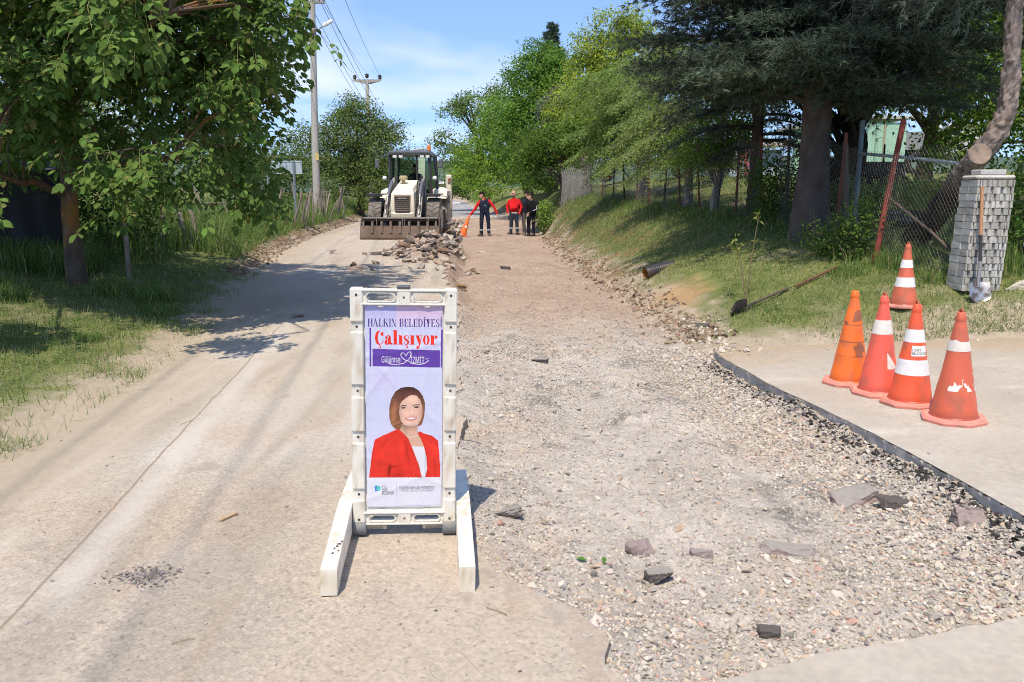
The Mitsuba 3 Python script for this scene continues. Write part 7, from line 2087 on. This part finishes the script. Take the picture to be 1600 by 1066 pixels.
def person(label, loc, rz, J, jacket, trousers, skin, hair, opts):
    k = thing('person', label, 'person')
    rot = lambda m: move(m, loc, rz=rz)
    g = lambda n: np.array(J[n], float)
    # trousers
    pel = m3.Manifold.batch_hull([sph(g('hipL') + [0, 0, .08], .105), sph(g('hipR') + [0, 0, .08], .105), sph((g('hipL') + g('hipR')) / 2 + [0, 0, .14], .115)])
    legs = pel
    for s in 'LR':
        legs = legs + limb([g('hip' + s), g('knee' + s), g('ank' + s) + [0, 0, .02]], [.098, .074, .070])
    part(k, 'trousers', mk(rot(fold(soft(legs, .03, 6), .03, opts['seed'])), trousers, 'vc_rough', smooth=True, var=.25, fs=7))
    # jacket or sweater: torso and both sleeves in one
    w = (g('hipL') + g('hipR')) / 2
    sh = (g('shL') + g('shR')) / 2
    bel = opts.get('belly', 0.)
    fw = np.array([0, 1, 0]) if 'fw' not in J else g('fw')
    tor = m3.Manifold.batch_hull([sph(w + [.075, 0, .06], .105), sph(w + [-.075, 0, .06], .105), sph(w + fw * bel + [.05, 0, .20], .12), sph(w + fw * bel + [-.05, 0, .20], .12), sph(g('shL') * .62 + sh * .38 + [0, 0, -.12], .108), sph(g('shR') * .62 + sh * .38 + [0, 0, -.12], .108), sph(g('shL') * .75 + sh * .25 + [0, 0, -.015], .06), sph(g('shR') * .75 + sh * .25 + [0, 0, -.015], .06), sph(sh + [0, 0, .05], .065)])
    slv = None
    for s in 'LR':
        a = limb([g('sh' + s) + [0, 0, -.02], g('elb' + s), g('wri' + s)], [.066, .054, .044])
        slv = a if slv is None else slv + a
    if opts.get('vest'):
        part(k, 'sleeves', mk(rot(fold(soft(slv, .025, 5), .02, 3)), jacket[1], 'vc_rough', smooth=True, var=.2, fs=8))
        part(k, 'vest', mk(rot(fold(soft(tor, .03, 6), .025, 5)), jacket[0], 'vc_rough', smooth=True, var=.2, fs=8))
        part(k, 'collar', mk(rot(soft(limb([sh + [0, 0, .03], sh + fw * .02 + [0, 0, .075]], [.072, .062]), .03, 4)), jacket[1], 'vc_rough', smooth=True))
        part(k, 'chest_patch', mk(rot(soft(limb([sh + fw * .135 + [.06, 0, -.16], sh + fw * .135 + [.11, 0, -.16]], [.014, .014]), .02, 2)), (.05, .40, .32), 'vc', smooth=True))
    else:
        part(k, 'jacket', mk(rot(fold(soft(tor + slv + limb([sh + [0, 0, .03], sh + fw * .02 + [0, 0, .065]], [.07, .06]), .03, 6), .028, 5)), jacket[0], 'vc_rough', smooth=True, var=.2, fs=8))
    if opts.get('stripe'):
        a, b_, c = g('shR'), g('elbR'), g('wriR')
        o = np.array(opts['stripe'], float)
        part(k, 'sleeve_stripe', mk(rot(soft(limb([a + o * .068 + [0, 0, -.05], b_ + o * .052, b_ * .45 + c * .55 + o * .046], [.013, .013, .011]), .02, 3)), (.62, .62, .62), 'vc', smooth=True))
    if opts.get('hem'):
        part(k, 'shirt_hem', mk(rot(soft(m3.Manifold.batch_hull([sph(w + [.08, 0, .0], .102), sph(w + [-.08, 0, .0], .102)]), .04, 2).slice_plane(w + [0, 0, .015], [0, 0, -1]).slice_plane(w + [0, 0, -.035], [0, 0, 1])), (.55, .55, .55), 'vc_rough', smooth=True))
    # reflective bands round the shins
    if opts.get('bands', True):
        for s in 'LR':
            a, b_ = g('knee' + s), g('ank' + s)
            p = a + (b_ - a) * .58
            ax_ = (b_ - a) / np.linalg.norm(b_ - a)
            part(k, 'reflective_band', mk(rot(tube([p - ax_ * .022, p + ax_ * .022], .083, 20)), (.48, .50, .50), 'vc_satin', smooth=30))
    # boots
    for s in 'LR':
        a = g('ank' + s)
        t = np.array(opts.get('toe' + s, opts.get('toe', (0, 1, 0))), float)
        man = m3.Manifold.batch_hull([sph(a + [0, 0, .01], .055), sph(a - t * .05 + [0, 0, -.045], .042), sph(a + t * .05 + [0, 0, -.045], .045), sph(a + t * .06 + [0, 0, -.02], .045)]) + m3.Manifold.batch_hull([sph(a + t * .05 + [0, 0, -.045], .045), sph(a + t * .15 + [0, 0, -.055], .036), sph(a + t * .06 + [0, 0, -.02], .045)])
        part(k, 'boot', mk(rot(soft(man, .025, 4)), opts.get('boots', (.09, .075, .06)), 'vc_rough', smooth=True, var=.3))
    # head, hair, beard, hands
    hm, P_ = head_mesh(g('head') + [0, 0, .015], g('face'), g('up') if 'up' in J else (0, 0, 1), 1)
    part(k, 'head', mk(rot(hm), skin, 'vc', smooth=True, var=.08, fs=20))
    for s in (-1, 1):
        e = trimesh.creation.icosphere(2, .0085)
        part(k, 'eye', mk(rot(e.apply_translation(P_(s * .031, .078, .018))), (.05, .03, .025), 'vc_gloss', smooth=True))
        part(k, 'eyebrow', mk(rot(soft(limb([P_(s * .015, .086, .038), P_(s * .045, .074, .040)], [.006, .005]), .02, 1)), (.04, .03, .025), 'vc', smooth=True))
    part(k, 'mouth', mk(rot(soft(limb([P_(-.02, .088, -.054), P_(.02, .088, -.054)], [.006, .006]), .02, 1)), (.30, .12, .10), 'vc', smooth=True))
    if hair is not None:
        hm2 = m3.Manifold.batch_hull([sph(P_(0, -.022, .042), .091), sph(P_(0, .022, .066), .070), sph(P_(0, -.05, -.02), .066)]) - m3.Manifold.batch_hull([sph(P_(0, .16, -.03), .10), sph(P_(0, .10, -.12), .12), sph(P_(0, .13, .0), .07)])
        part(k, 'hair', mk(rot(fold(soft(hm2, .02, 3), .012, 4, 30)), hair, 'vc_rough', smooth=True, var=.3, fs=30))
    if opts.get('beard'):
        bm2 = m3.Manifold.batch_hull([sph(P_(-.05, .015, -.055), .028), sph(P_(.05, .015, -.055), .028), sph(P_(0, .055, -.085), .032), sph(P_(-.055, .0, -.02), .02), sph(P_(.055, .0, -.02), .02)])
        part(k, 'beard', mk(rot(soft(bm2, .02, 3)), opts['beard'], 'vc_rough', smooth=True))
    for s in 'LR':
        e_, w_ = g('elb' + s), g('wri' + s)
        d = w_ - e_
        d = d / np.linalg.norm(d)
        if 'hand' + s in J:
            d = g('hand' + s)
        col = opts.get('glove' + s, skin)
        part(k, 'glove' if 'glove' + s in opts else 'hand', mk(rot(soft(hand(w_ + (w_ - e_) * .04, d, g('thumb' + s) if 'thumb' + s in J else (0, 1, .2), curl=opts.get('curl', .5)), .008, 3)), col, 'vc', smooth=True))
    return k


NAVY_, SKIN = (.022, .026, .048), (.48, .29, .21)
# in each figure's own frame: x to its left hand side of the picture is negative, y away from the camera
mx, my = -1.10, 33.4
mz = float(surf(mx, my)) - .0
person('man in a dark vest over red sleeves bending sideways to hold a tilted cone', (mx, my, mz), 0,
       dict(hipL=(-.10, 0, .90), hipR=(.10, 0, .90), kneeL=(-.14, -.03, .49), kneeR=(.15, -.02, .49), ankL=(-.14, 0, .10), ankR=(.17, -.04, .10), shL=(-.21, -.02, 1.38), shR=(.17, .03, 1.42),
            elbL=(-.36, -.06, 1.13), wriL=(-.56, -.05, .87), elbR=(.37, .0, 1.18), wriR=(.49, -.03, .92), head=(-.115, -.03, 1.615), face=(-.9, -.35, -.12), up=(-.12, 0, 1), fw=(-.3, -.95, 0), handL=(-.6, 0, -.8), thumbL=(.3, -.9, 0), thumbR=(-.6, -.8, 0)),
       (NAVY_, (.58, .025, .03)), NAVY_, SKIN, (.025, .018, .014), dict(seed=1, vest=True, toeL=(-.85, -.5, 0), toeR=(.1, -1, 0), boots=(.17, .13, .09)))
mx, my = .08, 34.4
mz = float(surf(mx, my))
person('bald bearded man in a red sweater and dark trousers standing with lowered arms', (mx, my, mz), 0,
       dict(hipL=(-.10, 0, .90), hipR=(.09, 0, .90), kneeL=(-.11, -.03, .49), kneeR=(.12, -.02, .49), ankL=(-.13, -.02, .10), ankR=(.14, -.04, .10), shL=(-.19, -.02, 1.39), shR=(.20, .02, 1.39),
            elbL=(-.29, -.02, 1.13), wriL=(-.25, -.14, .90), elbR=(.31, -.02, 1.13), wriR=(.25, -.20, .95), head=(-.03, -.03, 1.64), face=(-.55, -.85, -.12), fw=(-.3, -.95, 0), thumbL=(0, -1, 0), thumbR=(-1, -.2, 0), handR=(-.3, -.5, -.75)),
       ((.60, .022, .026),), (.035, .042, .06), (.50, .30, .22), None, dict(seed=2, belly=.07, hem=True, beard=(.10, .07, .055), toeL=(-.8, -.6, 0), toeR=(-.2, -1, 0), gloveR=(.42, .02, .025), boots=(.12, .10, .08)))
mx, my = .60, 34.5
mz = float(surf(mx, my))
person('dark-haired man in grey trousers half hidden behind the man in black', (mx, my, mz), 0,
       dict(hipL=(-.10, 0, .92), hipR=(.09, 0, .92), kneeL=(-.11, -.03, .50), kneeR=(.10, -.02, .50), ankL=(-.08, -.02, .10), ankR=(.10, -.04, .10), shL=(-.20, -.02, 1.43), shR=(.20, .02, 1.43),
            elbL=(-.27, .02, 1.14), wriL=(-.24, -.05, .90), elbR=(.26, .03, 1.14), wriR=(.23, -.05, .90), head=(.02, -.02, 1.66), face=(-.35, -.93, -.05), fw=(-.2, -.97, 0)),
       ((.028, .030, .042),), (.10, .095, .09), SKIN, (.03, .022, .018), dict(seed=3, bands=False, beard=(.07, .05, .04), toe=(-.2, -1, 0), boots=(.20, .18, .16)))
mx, my = .78, 33.7
mz = float(surf(mx, my))
person('man in a black jacket with a white sleeve stripe, rightmost of the workers', (mx, my, mz), 0,
       dict(hipL=(-.09, 0, .88), hipR=(.09, 0, .88), kneeL=(-.10, -.03, .48), kneeR=(.10, -.02, .48), ankL=(-.10, -.02, .10), ankR=(.10, -.02, .10), shL=(-.18, -.06, 1.36), shR=(.19, .03, 1.36),
            elbL=(-.24, -.16, 1.10), wriL=(-.18, -.26, .93), elbR=(.20, -.12, 1.09), wriR=(-.06, -.26, .96), head=(-.06, -.05, 1.575), face=(-.92, -.32, -.12), fw=(-.6, -.8, 0), thumbL=(.7, -.6, 0), thumbR=(-.5, -.8, 0)),
       ((.014, .015, .018),), (.018, .02, .028), (.52, .33, .25), (.05, .038, .03), dict(seed=4, bands=False, stripe=(.25, -.95, .1), toe=(-.75, -.65, 0), boots=(.10, .09, .08)))
# the cone he holds by its top, its foot lifted on one edge
kc = thing('traffic_cone', 'plain orange cone with a round white sticker tilted by the man in the vest', 'traffic cone')
top = np.array([-1.10 - .60, 33.4 - .05, float(surf(-1.1, 33.4)) + .875])
axc = np.array([.34, .05, .94])
axc /= np.linalg.norm(axc)
M = np.eye(4)
M[:3, :3] = trimesh.geometry.align_vectors([0, 0, 1], axc)[:3, :3]
M[:3, 3] = top - axc * .90
cone_parts(kc, M, .90, (.80, .16, .03), 'held', 9, base_r=.25)
# driver in the cab
kd = thing('person', 'driver in dark clothes sitting behind the windscreen of the loader', 'person')
mv = lambda m: L_(m)
man = m3.Manifold.batch_hull([sph((.04, 1.98, 1.5), .15), sph((.04, 2.0, 1.5), .14), sph((-.10, 1.98, 1.95), .08), sph((.18, 1.98, 1.95), .08), sph((.04, 1.98, 2.0), .07)])
man = man + limb([(-.14, 1.96, 1.93), (-.26, 1.75, 1.68), (-.28, 1.45, 1.74)], [.07, .055, .042]) + limb([(.22, 1.96, 1.93), (.32, 1.78, 1.66), (.2, 1.5, 1.62)], [.07, .055, .042])
part(kd, 'jacket', mk(mv(soft(man, .03, 5)), (.03, .035, .05), 'vc_rough', smooth=True))
man = limb([(-.06, 1.95, 1.45), (-.12, 1.5, 1.42), (-.12, 1.4, 1.05)], [.09, .07, .06]) + limb([(.14, 1.95, 1.45), (.18, 1.5, 1.42), (.18, 1.4, 1.05)], [.09, .07, .06])
part(kd, 'trousers', mk(mv(soft(man, .03, 5)), (.03, .032, .04), 'vc_rough', smooth=True))
hm, P_ = head_mesh((.04, 1.93, 2.20), (-.25, -1, -.1), (0, 0, 1), 1)
part(kd, 'head', mk(mv(hm), (.36, .22, .16), 'vc', smooth=True))
hm2 = m3.Manifold.batch_hull([sph(P_(0, -.022, .042), .091), sph(P_(0, .022, .066), .070), sph(P_(0, -.05, -.02), .066)]) - m3.Manifold.batch_hull([sph(P_(0, .16, -.03), .10), sph(P_(0, .10, -.12), .12)])
part(kd, 'hair', mk(mv(soft(hm2, .02, 3)), (.02, .015, .012), 'vc_rough', smooth=True))
for w_, d in (((-.28, 1.45, 1.74), (0, -1, .0)), ((.2, 1.5, 1.62), (-.3, -1, 0))):
    part(kd, 'hand', mk(mv(soft(hand(w_, d, (.3, 0, 1), curl=.8), .010, 3)), (.40, .25, .18), 'vc', smooth=True))
# far figures in the yard
std = lambda: dict(hipL=(-.10, 0, .90), hipR=(.09, 0, .90), kneeL=(-.11, -.03, .49), kneeR=(.12, -.02, .49), ankL=(-.12, -.02, .10), ankR=(.13, -.04, .10), shL=(-.19, -.02, 1.40), shR=(.19, .02, 1.40), elbL=(-.25, -.02, 1.12), wriL=(-.22, -.12, .90), elbR=(.26, -.02, 1.12), wriR=(.22, -.14, .92), head=(0, -.03, 1.62), face=(-.3, -.9, -.1), fw=(0, -1, 0))
fx_, fy_ = 8.0, 29.0
kf = person('figure in a grey top, pink trousers and yellow sun hat in the yard', (fx_, fy_, float(ground_h(fx_, fy_))), 0, std(), ((.16, .16, .21),), (.45, .12, .14), (.40, .25, .19), (.05, .04, .03), dict(seed=5, bands=False, toe=(0, -1, 0)))
hat = lathe([(.24, -.02), (.12, .01), (.11, .09), (.06, .12), (0, .125), (0, .115), (.10, .0), (.235, -.03), (.24, -.02)], 28)
part(kf, 'sun_hat', mk(move(hat, (fx_, fy_ - .03, float(ground_h(fx_, fy_)) + 1.68), rx=8), (.75, .42, .03), 'vc', smooth=30))
fx_, fy_ = 7.05, 29.4
person('figure in a dark top and pale trousers standing left of the yellow hat', (fx_, fy_, float(ground_h(fx_, fy_))), 0, std(), ((.06, .06, .09),), (.36, .37, .42), (.40, .25, .19), (.03, .025, .02), dict(seed=6, bands=False, toe=(0, -1, 0)))
